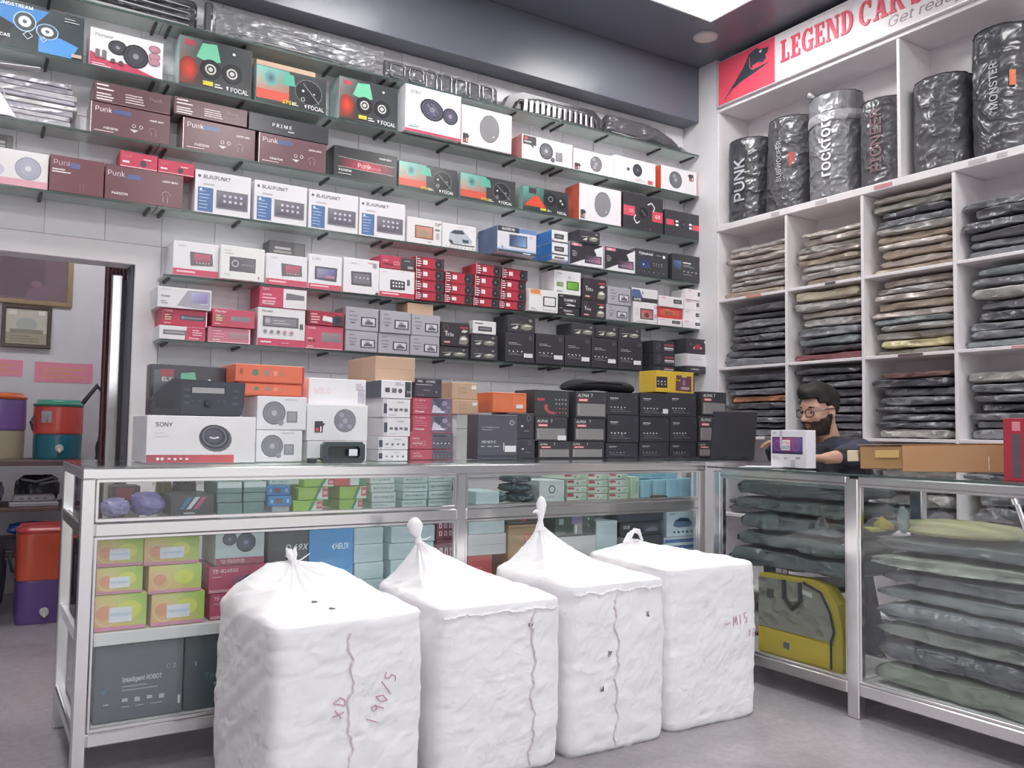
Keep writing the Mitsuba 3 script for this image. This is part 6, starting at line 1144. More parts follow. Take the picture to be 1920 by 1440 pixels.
# ---------------------------------------------------------------- white woven sacks
def sack(name, x0, x1, y0, y1, h, peak, neck, label, seed, yaw=0.0, lift=1.8, slump=.012, tuft='bunch', writing=(), seam=True, holes=()):
    """peak: x, y of the tied neck and its height; the cloth rises from the rim to it"""
    t = thing(name, label, 'sack')
    rg = np.random.default_rng(seed); n = 120
    hx, hy, cx, cy = (x1 - x0) / 2, (y1 - y0) / 2, (x0 + x1) / 2, (y0 + y1) / 2
    a = np.arange(n) * 2 * np.pi / n
    ca, sa = np.cos(a), np.sin(a); q = 11.0
    rr = (abs(ca) ** q + abs(sa) ** q) ** (-1 / q)
    ux, uy = ca * rr, sa * rr
    rows, kind = [], []
    for z in np.linspace(0, 1, 34):
        bul = 1 + .022 * math.sin(math.pi * z) + (-.03 if z == 0 else 0)
        rows.append(np.column_stack([cx + ux * hx * bul, cy + uy * hy * bul, np.full(n, h * z * .985)])); kind.append(0)
    px, py, pz = peak
    for tt in np.concatenate([np.linspace(.985, .2, 22), np.linspace(.17, .045, 6)]):
        w = (1 - tt)
        x = px + (cx + ux * hx - px) * tt; y = py + (cy + uy * hy - py) * tt
        fr = np.clip((py - (cy + uy * hy)) / (py - y0), 0, 1)          # towards the front the top stays flat, at the back it rises
        g = (1 - fr) * ((1 - (1 - w) ** 2.6) if lift < 1 else w ** lift) + fr * w ** (lift + 1.1)
        z = h + (pz - h) * g - .005 * (tt > .97)
        rows.append(np.column_stack([x, y, np.full(n, z)])); kind.append(1)
    M = len(rows); V = np.vstack(rows)
    ring = np.repeat(np.arange(M), n)
    kin = np.repeat(np.array(kind), n)
    th = np.tile(a, M)
    # folds: big soft dents, fine creases, pleats running to the neck
    nrm = np.column_stack([np.where(kin == 0, np.tile(np.sign(ux) * abs(ux) ** 8, M), 0), np.where(kin == 0, np.tile(np.sign(uy) * abs(uy) ** 8, M), 0), np.where(kin == 1, 1.0, 0)])
    big = meshkit.fbm(V * np.array([5, 5, 5]) + seed, 2, seed) - .5
    d1 = V @ np.array([.6, .5, .8]); d2 = V @ np.array([-.7, .3, .65])
    cr = 1 - 2 * abs(meshkit.fbm(np.column_stack([d1 * 20, d2 * 6, V[:, 0] * 5]) + seed, 3, seed + 1) - .5)
    cr2 = 1 - 2 * abs(meshkit.fbm(np.column_stack([V[:, 0] * 6 + V[:, 1] * 6, V[:, 2] * 22, V[:, 2] * 3]) + seed, 3, seed + 2) - .5)
    disp = slump * .9 * big + .0055 * cr ** 7 + .0045 * cr2 ** 8 - .002
    V = V + nrm * disp[:, None]
    tt = np.clip((V[:, 2] - h) / max(pz - h, 1e-3), 0, 1)
    pleat = np.where(kin == 1, .010 * np.cos(th * 11 + 2 * np.sin(th * 3)) * tt * (1 - .3 * tt), 0)
    V[:, 2] += pleat; V[:, 2] = np.clip(V[:, 2], 0, None)
    F = []
    for i in range(M - 1):
        for j in range(n):
            b0, b1 = i * n + j, i * n + (j + 1) % n; c0, c1 = b0 + n, b1 + n
            F += [[b0, b1, c1], [b0, c1, c0]]
    nb = len(V); V = np.vstack([V, [[px, py, pz]], [[cx, cy, 0.002]]])
    for j in range(n): F += [[nb, (M - 1) * n + j, (M - 1) * n + (j + 1) % n], [nb + 1, (j + 1) % n, j]]
    rot = lambda m: xf(m, yaw, about=(cx, cy, 0)) if yaw else m
    scene[t] = mikit.ply(rot((V, np.array(F))), 'sack_cloth', smooth=True)
    def front(u, v):                         # a point on the front face, u across, v up, both 0..1
        from scipy.interpolate import griddata
        x, z = x0 + u * (x1 - x0), v * h
        sel = (kin == 0) & (np.tile(uy, M) < -.97)
        P = V[:len(kin)][sel]; k = np.argsort((P[:, 0] - x) ** 2 + (P[:, 2] - z) ** 2)[:3]
        return np.array([x, P[k, 1].min() - .0016, z])
    def topp(u, v):
        P = V[:len(kin)][kin == 1]; x, y = x0 + u * (x1 - x0), y0 + v * (y1 - y0); k = np.argmin((P[:, 0] - x) ** 2 + (P[:, 1] - y) ** 2)
        return np.array([x, y, P[k, 2] + .002])
    if seam:
        us = seam if isinstance(seam, float) else .5
        zz = np.linspace(.03, .93, 46)
        pts = np.array([front(us + .014 * math.sin(q * 17 + seed) + .012 * math.sin(q * 41) + rg.uniform(-.010, .010), q) for q in zz])
        m = tube(pts, .0022 * (1 + .9 * rg.random(46)), 6)
        put('stitched_seam', rot(m), 'matte', t, color='#cfc6ca')
        zq = np.linspace(.04, .96, 40) if tuft != 'bunch' else []
    if seam and len(zq):
        pts = np.array([front(q, .945 + .006 * math.sin(q * 23 + seed) + rg.uniform(-.006, .006)) for q in zq])
        put('stitched_seam', rot(tube(pts, .0022 * (1 + 1.2 * rg.random(40)), 6)), 'sack_cloth', t)
    if writing:
        ms = []
        for line in writing: ms.append(tube(np.array([front(*q) for q in line]), .0013, 5))
        put('marker_writing', rot(join(*ms)), 'matte', t, color='#b988a0')
    for u, v, onf in holes:
        p0 = front(u, v) if onf else topp(u, v)
        ms = [tube([p0 + rg.uniform(-.01, .01, 3) * [1, .1, 1] if onf else p0 + rg.uniform(-.012, .012, 3) * [1, 1, .1] for _ in range(3)], .0014, 5) for _ in range(4)]
        put('snag', rot(join(*ms)), 'matte', t, color='#77706c')
    # the tied neck
    base = np.array([px, py, pz])
    if tuft == 'bunch':
        ms = [tube([base + [0, 0, -.012], base + [0, 0, .012], base + [rg.uniform(-.01, .01), 0, .02]], [.014, .011, .012], 10)]
        for k in range(5):
            d = np.array([rg.uniform(-.03, .03), rg.uniform(-.015, .015), 0]); ms.append(tube([base + [0, 0, .01], base + d * .6 + [0, 0, .03], base + d + [0, 0, neck * rg.uniform(.7, 1)]], [.009, .011, .004], 8))
        ms.append(tube([base, base + [.03, 0, .012], base + [.055, -.005, .03]], [.003, .0022, .0015], 5))
    elif tuft == 'ball':
        ms = [tube([base + [0, 0, -.01], base + [-.002, 0, .012], base + [-.012, 0, .035], base + [-.016, 0, .055], base + [-.012, 0, .072], base + [-.01, 0, .08]], [.014, .010, .026, .030, .018, .004], 12)]
        ms.append(tube([base, base + [.03, 0, .0], base + [.05, 0, .01]], [.003, .002, .001], 5))
    elif tuft == 'spike':
        ms = [tube([base + [0, 0, -.02], base + [.002, 0, .02], base + [.004, 0, .045], base + [.006, 0, .08], base + [.004, 0, .105], base + [.003, 0, .112]], [.020, .010, .015, .021, .012, .003], 12),
              tube([base + [0, 0, .05], base + [-.02, 0, .055], base + [-.034, 0, .05]], [.01, .007, .002], 6)]
    else:
        ms = []
        for k in range(3):
            o = k * .012; ms.append(tube([base + [-.055 + o, 0, -.004], base + [-.03 + o, -.004 * k, .03 + .01 * k], base + [.0 + o, 0, .042], base + [.03, 0, .03 - .004 * k], base + [.038 + o * .3, 0, .0]], [.006, .007, .008, .007, .005], 8))
    put('tied_neck', rot(join(*ms)), 'sack_cloth', t, smooth=40)
    return t
def pen(seq, u, v, s, rot=0.0):
    """handwritten strokes: small digits on a line"""
    G = {'1': [[(.3, 0), (.3, 1)]], '6': [[(.6, 1), (.2, .6), (.1, .25), (.35, 0), (.6, .25), (.35, .5), (.15, .35)]], '9': [[(.6, .75), (.35, 1), (.15, .7), (.4, .5), (.6, .8), (.55, 0)]],
         '0': [[(.35, 0), (.1, .5), (.35, 1), (.6, .5), (.35, 0)]], '/': [[(0, -.1), (.7, 1.1)]], '5': [[(.6, 1), (.2, 1), (.2, .6), (.55, .5), (.5, .1), (.1, 0)]], '4': [[(.4, 1), (.1, .4), (.7, .4)], [(.5, .7), (.5, 0)]],
         'R': [[(.15, 0), (.15, 1), (.55, .8), (.2, .5), (.6, 0)]], 'M': [[(0, 0), (.15, 1), (.35, .3), (.55, 1), (.7, 0)]], '-': [[(-.3, .4), (.5, .45)]], '2': [[(.1, .8), (.4, 1), (.6, .7), (.1, 0), (.65, .05)]], ' ': [], 'D': [[(.1, 0), (.1, 1), (.6, .6), (.5, .15), (.1, 0)]], 'x': [[(0, 0), (.5, .7)], [(0, .7), (.5, 0)]]}
    out, x = [], 0.0
    for ch in seq:
        for st in G[ch]:
            dense = []
            for a_, b_ in zip(st[:-1], st[1:]): dense += [(a_[0] + (b_[0] - a_[0]) * f, a_[1] + (b_[1] - a_[1]) * f) for f in (0, .34, .67)]
            dense.append(st[-1])
            out.append([(u + s * ((x + p) * math.cos(rot) - q * math.sin(rot)), v + s * .8 * ((x + p) * math.sin(rot) + q * math.cos(rot))) for p, q in dense])
        x += .85
    return out
sack('woven_sack', .715, 1.195, 2.385, 2.90, .552, (.925, 2.78, .662), .055, 'white woven sack with purple scribbled numbers, leftmost of four before the counter', 21, lift=.6,
     writing=pen('190/5', .66, .42, .085, 1.15) + pen('xD', .42, .50, .085, 1.25), seam=.48, holes=((.38, .3, False), (.45, .22, False)), yaw=.07)
sack('woven_sack', 1.262, 1.722, 2.385, 2.92, .552, (1.372, 2.79, .713), .08, 'white woven sack with a ball shaped tied neck, second from the left', 22, lift=1.35, tuft='ball', seam=.74, holes=((.72, .86, True),), yaw=-.03)
sack('woven_sack', 1.752, 2.190, 2.385, 2.91, .580, (1.892, 2.78, .742), .09, 'white woven sack with a tall pointed neck, third from the left', 23, lift=1.5, tuft='spike', seam=.45, holes=((.78, .78, True), (.3, .38, True), (.38, .58, True)))
sack('woven_sack', 2.225, 2.688, 2.400, 2.93, .600, (2.385, 2.80, .652), .05, 'white woven sack with red scribbles and a looped tie, rightmost of the four', 24, lift=1.3, tuft='loop', seam=False,
     writing=pen('-M15', .62, .60, .075, .1) + pen('12', .86, .52, .06, .1), yaw=-.02)

# ---------------------------------------------------------------- car grilles in film on the topmost shelf
GZ = 3.0255
def film_sheet(t, x0, x1, y, z0, z1, seed, col, bulge=.03, name='film_wrapper'):
    n, m = 60, 14; u, v = np.meshgrid(np.linspace(0, 1, n), np.linspace(0, 1, m))
    q = np.column_stack([u.ravel() * (x1 - x0) * 14, v.ravel() * 3, 0 * u.ravel() + seed])
    f = 1 - 2 * abs(meshkit.fbm(q, 3, seed) - .5)
    P = np.column_stack([x0 + u.ravel() * (x1 - x0), y - bulge * np.sin(np.pi * v.ravel()) ** .6 * (1 - (2 * u.ravel() - 1) ** 8) - .010 * f ** 4, z0 + v.ravel() * (z1 - z0)])
    F = [q for i in range(m - 1) for j in range(n - 1) for q in ([i * n + j, i * n + j + 1, i * n + n + j + 1], [i * n + j, i * n + n + j + 1, i * n + n + j])]
    return put(name, (P, np.array(F)), 'film', t, smooth=True, color=col)
def bar_box(x0, x1, z0, z1, y0, y1, b=.004): return cbox(x0, x1, y0, y1, z0, z1, b)
g = thing('car_grille', 'black car grille with chrome bars at the upper left corner of the top shelf', 'car grille')
put('body', bar_box(.10, .86, GZ, 3.185, 4.29, 4.36, .02), 'film', g, color='#3d3d42')
for k in range(4): put('chrome_bar', tube([(.12 + .01 * k, 4.28, 3.05 + .032 * k), (.45, 4.262, 3.045 + .033 * k), (.82, 4.28, 3.05 + .03 * k)], [.004, .009, .004], 8), 'chrome', g)
put('chrome_end', bar_box(.885, .925, 3.03, 3.18, 4.255, 4.29, .012), 'chrome', g)
g = thing('car_grille', 'long grey car grille in crinkled film, left part of the top shelf', 'car grille')
put('body', bar_box(.955, 1.80, GZ, 3.165, 4.27, 4.37, .02), 'film', g, color='#6c6c70')
film_sheet(g, .94, 1.83, 4.268, GZ + .002, 3.168, 31, '#77777b', .012)
for k in range(3): put('chrome_bar', tube([(1.0, 4.262, 3.05 + .035 * k), (1.4, 4.248, 3.045 + .035 * k), (1.76, 4.262, 3.05 + .03 * k)], [.003, .006, .003], 8), 'chrome', g)
g = thing('car_grille', 'chrome car grille with seven upright slots in film, middle of the top shelf', 'car grille')
put('body', bar_box(1.845, 2.585, GZ, 3.150, 4.30, 4.36, .012), 'film', g, color='#55555a')
xs = [1.885, 2.0, 2.105, 2.20, 2.295, 2.385, 2.475]
for k, x in enumerate(xs):
    w, z0, z1 = (.085, 3.06, 3.135) if k < 2 else (.066, 3.035, 3.14)
    loop = [(x + .012, z0), (x + w - .012, z0), (x + w, z0 + .012), (x + w, z1 - .012), (x + w - .012, z1), (x + .012, z1), (x, z1 - .012), (x, z0 + .012), (x + .012, z0)]
    put('chrome_slot', tube([(a, 4.286, b) for a, b in loop], .0055, 8, caps=False), 'chrome', g)
    put('slot_film', film_patch if False else bar_box(x + .008, x + w - .008, z0 + .008, z1 - .008, 4.292, 4.298, .002), 'film', g, color='#606065')
g = thing('car_grille', 'bright chrome toothed car grille with a dark hood, right of the slotted grille', 'car grille')
v = [(2.62, 3.045), (2.66, 3.125), (2.76, 3.165), (3.30, 3.165), (3.36, 3.12), (3.34, 3.045)]
m = trimesh.creation.extrude_polygon(Polygon(v), .06, engine='earcut'); mv = np.column_stack([m.vertices[:, 0], 4.35 - m.vertices[:, 2], m.vertices[:, 1]])
put('hood', (mv, m.faces), 'gloss', g, color='#403f44')
put('chrome_frame', tube([(2.69, 4.278, 3.045), (2.72, 4.272, 3.10), (2.85, 4.262, 3.125), (3.2, 4.262, 3.125), (3.3, 4.272, 3.1), (3.32, 4.278, 3.045), (2.69, 4.278, 3.04)], .008, 8), 'chrome', g)
for k in range(13): put('chrome_tooth', bar_box(2.75 + .042 * k, 2.776 + .042 * k, 3.040, 3.118, 4.258, 4.286, .008), 'chrome', g)
put('lower_bar', tube([(2.68, 4.27, 3.034), (3.0, 4.25, 3.034), (3.33, 4.27, 3.034)], [.006, .008, .006], 8), 'chrome', g)
g = thing('car_grille', 'dark film wrapped grille tapering to the right at the end of the top shelf', 'car grille')
n, mm = 48, 20; V = []
for s in np.linspace(0, 1, n):
    a = np.arange(mm) * 2 * np.pi / mm; tap = min(1, s / .05) ** .5 * (1 - max(0, (s - .45) / .55) ** 2.2 * .96)
    rz, ry = .072 * tap, .052 * tap + .004
    V.append(np.column_stack([np.full(mm, 3.37 + .74 * s) + 0 * a, 4.315 + ry * np.cos(a), GZ + .001 + rz + rz * np.sin(a)]))
V = np.vstack(V); f = 1 - 2 * abs(meshkit.fbm(V * np.array([9, 30, 40]), 3, 5) - .5); V[:, 1] -= .010 * f ** 4; V[:, 2] = np.maximum(V[:, 2], GZ + .0005)
F = [q for i in range(n - 1) for j in range(mm) for q in ([i * mm + j, i * mm + (j + 1) % mm, (i + 1) * mm + (j + 1) % mm], [i * mm + j, (i + 1) * mm + (j + 1) % mm, (i + 1) * mm + j])]
put('wrapped_body', (V, np.array(F)), 'film', g, smooth=True, color='#515055')
put('chrome_bar', tube([(3.42, 4.262, 3.05), (3.55, 4.256, 3.046), (3.68, 4.262, 3.05)], [.003, .009, .003], 8), 'chrome', g)
put('film_tail', tube([(4.05, 4.30, 3.06), (4.09, 4.29, 3.045), (4.13, 4.28, 3.031)], [.02, .012, .003], 8), 'film', g, color='#8d8d90')

# ---------------------------------------------------------------- the opened white carton and grey sleeves at the upper left
oc = thing('opened_carton', 'opened white carton with a torn lid at the left end of third shelf', 'box')
put('body', cbox(-.36, .012, 4.25, 4.38, 2.4310, 2.60, .002), 'card', oc, color='#e6e4e8')
put('lid', xf(cbox(-.30, .20, 4.236, 4.30, 2.645, 2.649, .0006), -.10, axis='y', about=(-.05, 4.26, 2.647)), 'card', oc, color='#eae8ec')
put('front_flap', (np.array([[-.12, 4.243, 2.600], [.01, 4.243, 2.600], [.115, 4.232, 2.4325], [-.12, 4.232, 2.4325], [-.12, 4.240, 2.600], [.01, 4.240, 2.600], [.115, 4.229, 2.4325], [-.12, 4.229, 2.4325]]), np.array([[0, 1, 2], [0, 2, 3], [4, 6, 5], [4, 7, 6], [1, 5, 6], [1, 6, 2], [0, 4, 5], [0, 5, 1], [2, 6, 7], [2, 7, 3]])), 'card', oc, color='#eae8ec')
p = Print(.3, .15); p.text('AL 4.100', .2, .3, .35, '#b9b7bd', bold=False)
m, c_ = p.mesh(((-.30, 4.2485, 2.46), (1, 0, 0), (0, 0, 1), (0, -1, 0))); put('lettering', m, 'card', oc, color=c_)
z = 2.4315
for k in range(8):
    th = (.026, .022, .03, .024, .02, .028, .026, .024)[k]; q = random.Random(90 + k)
    t = thing('grey_sleeve', f'grey plastic sleeve, {NTH[k]} of the pile beside the opened white carton', 'sleeve')
    m, col = cbox(.03 + .012 * (7 - k) * .4, .345 + q.uniform(-.025, .012), 4.25 + q.uniform(0, .01), 4.385, z, z + th - .0015, .004, (('#a9a7ae', '#b5b3b8', '#9a98a2', '#b9b7b6', '#a09ea8', '#b0aeb3', '#96949e', '#8d8b94')[k],) * 6)
    scene[t] = mikit.ply(m, 'film', color=col); z += th

# ---------------------------------------------------------------- loose things on the left counter
r1 = thing('dashboard_radio', 'black dashboard radio with a grey display lying on the long white subwoofer box', 'car radio')
m = trimesh.creation.extrude_polygon(Polygon([(.0, .0), (.292, .0), (.302, .03), (.306, .112), (.07, .118), (.04, .09), (.0, .045)]).buffer(.004), .07, engine='earcut')
put('body', (np.column_stack([.523 + m.vertices[:, 0], 3.185 - m.vertices[:, 2], 1.1475 + m.vertices[:, 1]]), m.faces), 'card', r1, color='#3a3a42')
p = Print(.30, .112)
p.rect(.3, .0, 1, 1, '#44444e').rect(.4, .62, .8, .86, '#3a3a42')
for k in range(3):
    for u in (.33, .88): p.rect(u, .3 + .2 * k, u + .07, .38 + .2 * k, '#555560')
p.ring(.6, .32, .13, .03, '#383840').disc(.6, .32, .1, '#4d4d58').rect(.04, .2, .22, .4, '#33333a').icons(.42, .5, .4, 2, .04, '#55555f').icons(.72, .78, .4, 2, .04, '#55555f')
m, c_ = p.mesh(((.525, 3.1148, 1.150), (1, 0, 0), (0, 0, 1), (0, -1, 0))); put('buttons', m, 'card', r1, color=c_)
put('display', cbox(.650, .760, 3.1125, 3.116, 1.222, 1.242, .001), 'gloss', r1, color='#a5a4a8')
put('knob', xf(lathe([(.001, .012), (.011, .012), (.012, .01), (.012, 0)], 20), math.pi / 2, axis='x', at=(.705, 3.1145, 1.187)), 'card', r1, color='#3a3a44')
r2 = thing('dash_frame', 'black dash mounting frame with a white sticker standing before the white boxes', 'car radio frame')
def rrect(w, h, r): return Polygon([(r, 0), (w - r, 0), (w, r), (w, h - r), (w - r, h), (r, h), (0, h - r), (0, r)])
fr = rrect(.165, .078, .012).difference(rrect(.125, .044, .008).buffer(0).__class__([(q[0] + .02, q[1] + .018) for q in rrect(.125, .044, .008).exterior.coords]))
m = trimesh.creation.extrude_polygon(fr, .03, engine='earcut')
put('frame', (np.column_stack([1.098 + m.vertices[:, 0], 3.06 - m.vertices[:, 2], .9785 + m.vertices[:, 1]]), m.faces), 'gloss', r2, color='#3d454b')
put('back_plate', cbox(1.112, 1.250, 3.052, 3.062, .985, 1.05, .002), 'gloss', r2, color='#353b40')
put('sticker', cbox(1.198, 1.232, 3.0285, 3.0297, 1.005, 1.030, .0004), 'card', r2, color='#e3e6ee')
put('plug', cbox(1.045, 1.078, 3.035, 3.055, .9785, .997, .003), 'card', r2, color='#3d3c42')
put('cable', tube([(1.078, 3.045, .989), (1.086, 3.045, .996), (1.098, 3.045, .99)], .003, 6), 'card', r2, color='#3d3c42')
bb = thing('fabric_bag', 'flat black fabric bag lying across the tops of the black boxes', 'bag')
n, m_ = 40, 16; V = []
for s in np.linspace(0, 1, n):
    a = np.arange(m_) * 2 * np.pi / m_; e = max(.02, 1 - abs(2 * s - 1) ** 5) ** .5
    V.append(np.column_stack([np.full(m_, 2.53 + .45 * s), 3.53 + .085 * np.cos(a) * e, 1.3195 + .029 * e + .0285 * np.sin(a) * e * (1 + .12 * math.sin(9 * s))]))
V = np.vstack(V); F = [q for i in range(n - 1) for j in range(m_) for q in ([i * m_ + j, i * m_ + (j + 1) % m_, (i + 1) * m_ + (j + 1) % m_], [i * m_ + j, (i + 1) * m_ + (j + 1) % m_, (i + 1) * m_ + j])]
scene[bb] = mikit.ply((V, np.array(F)), 'cloth', smooth=True, color=np.tile(L('#333237'), (len(V), 1)))
put('strap', tube([(2.6, 3.452, 1.352), (2.7, 3.447, 1.362), (2.85, 3.447, 1.358)], [.004, .005, .004], 6), 'cloth', bb, color='#29282c')

# price stickers and brown lid on single cartons
def sticker(key, x0, x1, y, z0, z1, col='#e9e7ea'): put('price_sticker', cbox(x0, x1, y - .0016, y - .0009, z0, z1, .0003), 'card', key, color=col)
for key, d in list(labels.items()):
    lab = d.get('label', '')
    row = next((q for q in SHELF_ROWS + COUNTER_ROWS if q[9] == lab), None)
    if not row: continue
    s, st, name, x0, x1, z0, z1, y, dep = row[:9]
    mod = 9 if s < 6 else 7
    yj = ((int(x0 * 1000) * 7919) % mod - mod // 2) * (.0012 if s < 6 else .0015)
    yy, w, h = y + yj - .0015, x1 - x0, z1 - z0
    if st == 'blkicons': sticker(key, x0 + .62 * w, x0 + .93 * w, yy, z0 + .17 * h, z0 + .31 * h)
    elif st == 'bigblk': sticker(key, x0 + .67 * w, x0 + .96 * w, yy, z0 + .17 * h, z0 + .31 * h)
    elif st == 'orangecarton': sticker(key, x0 + .68 * w, x0 + .88 * w, yy, z0 + .22 * h, z0 + .42 * h, '#e6dfe6')
    elif st == 'blk9' and 'white price' in lab: sticker(key, x0 + .74 * w, x0 + .92 * w, yy, z0 + .14 * h, z0 + .34 * h)
    elif st == 'alpha' and 'price sticker' in lab: sticker(key, x0 + .68 * w, x0 + .95 * w, yy, z0 + .04 * h, z0 + .24 * h)
    elif st == 'redopen': sticker(key, x0 + .42 * w, x0 + .66 * w, yy, z0 + .32 * h, z0 + .6 * h)
    elif st == 'focalb' and s == 1:
        t = thing('brown_carton', 'thin plain brown carton lying on the black and teal speaker box', 'box')
        m, col = cbox(x0 + .005, x1 - .055, y + .02, y + .13, z1 + .0008, z1 + .034, .0015, (BR,) * 6); scene[t] = mikit.ply(m, 'card', color=col)

# ---------------------------------------------------------------- small goods in the left counter's upper showcase
def lump(name, x0, x1, y0, y1, z0, z1, col, seed, label, cat, mat='film', sub=3, rough=.35, group=None):
    m = trimesh.creation.icosphere(sub); v = m.vertices.copy(); v = np.sign(v) * abs(v) ** .75
    f = 1 - 2 * abs(meshkit.fbm(v * 3.2 + seed, 3, seed) - .5)
    v *= (1 + rough * (meshkit.fbm(v * 1.6 + seed, 2, seed) - .5) - .16 * f ** 4)[:, None]
    v = (v - v.min(0)) / (v.max(0) - v.min(0))
    V = np.array([x0, y0, z0]) + v * np.array([x1 - x0, y1 - y0, z1 - z0])
    t = thing(name, label, cat, group); scene[t] = mikit.ply((V, m.faces), mat, smooth=True, color=np.tile(L(col), (len(V), 1)))
    return t
k = lump('plastic_bag', .372, .462, 3.04, 3.16, .8035, .868, '#a698cf', 41, 'small pale purple plastic bag in upper left showcase, leftmost', 'plastic bag')
k = lump('plastic_bag', .466, .572, 3.04, 3.17, .8035, .885, '#8a7cba', 42, 'larger purple plastic bag in upper left showcase beside the striped box', 'plastic bag')
k = lump('mesh_pouch', .585, .640, 3.30, 3.42, .8035, .925, '#8f8664', 43, 'olive and grey pouch behind the striped box in upper left showcase', 'pouch')
k = lump('mesh_pouch', .645, .725, 3.28, 3.44, .8035, .925, '#5f5c6a', 44, 'dark grey pouch behind the striped box, left of the teal boxes', 'pouch')
k = lump('glossy_packet', 1.735, 1.80, 3.29, 3.42, .8035, .90, '#3d5059', 45, 'dark teal packet behind the pale blue box in upper right showcase', 'packet', rough=.2)
k = lump('glossy_packet', 1.86, 1.92, 3.04, 3.2, .8035, .855, '#52686f', 46, 'grey green plastic packet, left of the shiny dark packets', 'packet', rough=.2)
k = lump('glossy_packet', 1.93, 2.065, 3.03, 3.2, .8035, .845, '#465862', 47, 'shiny dark plastic packet, lower one left of the ringed white box', 'packet', rough=.2)
k = lump('glossy_packet', 1.925, 2.06, 3.04, 3.2, .846, .885, '#42535c', 48, 'shiny dark plastic packet, middle one left of the ringed white box', 'packet', rough=.2)
k = lump('glossy_packet', 1.93, 2.055, 3.05, 3.2, .886, .920, '#4c5d66', 49, 'shiny dark plastic packet, upper one left of the ringed white box', 'packet', rough=.2)
k = lump('small_tool', 2.70, 2.80, 3.035, 3.07, .8025, .818, '#4a443c', 50, 'small dark tool lying before the light blue packs', 'tool', mat='gloss', rough=.2)

# ---------------------------------------------------------------- things in and on the right counter
tb = thing('tool_bag', 'grey and yellow clear fronted bag with black handles in the right counter', 'bag')
out = [(0, 0), (.43, 0), (.435, .02), (.435, .17), (.41, .27), (.355, .335), (.27, .352), (0, .345)]
def yz_plate(poly, x, th):            # outline in (to the right seen from -x, up), standing in the plane x
    m = trimesh.creation.extrude_polygon(Polygon(poly).buffer(0), th, engine='earcut')
    return np.column_stack([x + m.vertices[:, 2], 2.70 - m.vertices[:, 0], .142 + m.vertices[:, 1]]), m.faces
put('body', yz_plate(out, 3.035, .07), 'cloth', tb, color='#b8a63c')
put('clear_front', yz_plate([(.0, .115), (.395, .115), (.395, .17), (.375, .26), (.33, .315), (.26, .335), (0, .33)], 3.030, .006), 'film', tb, color='#8a877f')
put('yellow_base', yz_plate([(0, .006), (.39, .006), (.39, .10), (0, .112)], 3.029, .006), 'cloth', tb, color='#c9b142')
for a in (.145, .23): put('handle', join(tube([(3.026, 2.70 - a, .142 + .335), (3.024, 2.70 - a - .004, .40), (3.025, 2.70 - .19, .36)], [.009, .009, .009], 8)), 'cloth', tb, color='#3b3a3e')
put('piping', tube([(3.028, 2.70 - q[0] * .985, .142 + q[1] * .985) for q in [(.39, .008), (.39, .12), (.405, .16), (.385, .24), (.34, .315), (.25, .343)]], .005, 6), 'cloth', tb, color='#34333a')
put('window', yz_plate([(.05, .245), (.085, .245), (.085, .285), (.05, .285)], 3.0275, .002), 'card', tb, color='#4b4a4a')
put('emblem', yz_plate([(.14, .045), (.17, .04), (.172, .066), (.142, .07)], 3.027, .002), 'card', tb, color='#5d5d78')
put('tag', yz_plate([(.24, .29), (.29, .28), (.29, .30), (.24, .308)], 3.0275, .002), 'card', tb, color='#c9c9c6')
pad = thing('oval_cushion', 'pale straw coloured oval cushion with a yellow tied end in the right counter', 'cushion')
prof = [(.0005, 0), (.9, .0), (1.0, .35), (.98, .6), (.9, .8), (.5, 1.0), (.0005, 1.03)]
v, f = lathe([(a * .23, b * .05) for a, b in prof], 40); v[:, 0] *= .72
put('body', (v + [3.21, 1.865, .888 - .055 - .11 + .012], f), 'cloth', pad, smooth=40, color='#b9b58c')
kk = 0
put('rim', tube([(3.21 + .168 * math.cos(q), 1.865 + .233 * math.sin(q), .748) for q in np.linspace(0, 6.283, 40)], .006, 6, caps=False), 'cloth', pad, color='#a7a379')
put('tied_end', tube([(3.10, 2.075, .748), (3.085, 2.10, .752), (3.08, 2.115, .765), (3.07, 2.14, .752)], [.012, .022, .026, .008], 10), 'cloth', pad, color='#c2ac4a')
put('tie_tail', tube([(3.085, 2.10, .742), (3.06, 2.14, .735), (3.05, 2.17, .74)], [.012, .010, .004], 8), 'cloth', pad, color='#b8b45a')
lp = thing('laptop', 'black laptop with its lid raised towards us at the corner of the counters', 'laptop')
P1, P2 = np.array([3.200, 3.167]), np.array([3.415, 3.070]); e = (P2 - P1) / np.linalg.norm(P2 - P1); nrm = np.array([e[1], -e[0]]) * -1
lw = np.linalg.norm(P2 - P1)
def frame_box(w, d, h, org, ex, ey, ez, b=.003):
    v, f = cbox(0, w, 0, d, 0, h, b); return np.asarray(org) + v[:, :1] * np.asarray(ex) + v[:, 1:2] * np.asarray(ey) + v[:, 2:] * np.asarray(ez), f
ex, ey = np.array([e[0], e[1], 0]), np.array([nrm[0], nrm[1], 0])
if ey @ (np.array([3.7, 3.3, 0]) - np.array([3.3, 3.1, 0])) < 0: ey = -ey
lid_up = np.array([0, 0, 1]) * math.cos(.18) - ey * math.sin(.18); lid_n = np.cross(ex, lid_up); lid_n = lid_n if lid_n @ ey > 0 else -lid_n
o = np.array([P1[0], P1[1], .9785])
put('lid', frame_box(lw, .008, .235, o + [0, 0, .012], ex, lid_n, lid_up), 'card', lp, color='#33323a')
put('screen', frame_box(lw - .02, .001, .205, o + [0, 0, .012] + ex * .01 + lid_n * .0082 + lid_up * .018, ex, lid_n, lid_up, .0003), 'gloss', lp, color='#4b5058')
put('base', frame_box(lw, .165, .014, o, ex, ey, (0, 0, 1)), 'card', lp, color='#2f2e33')
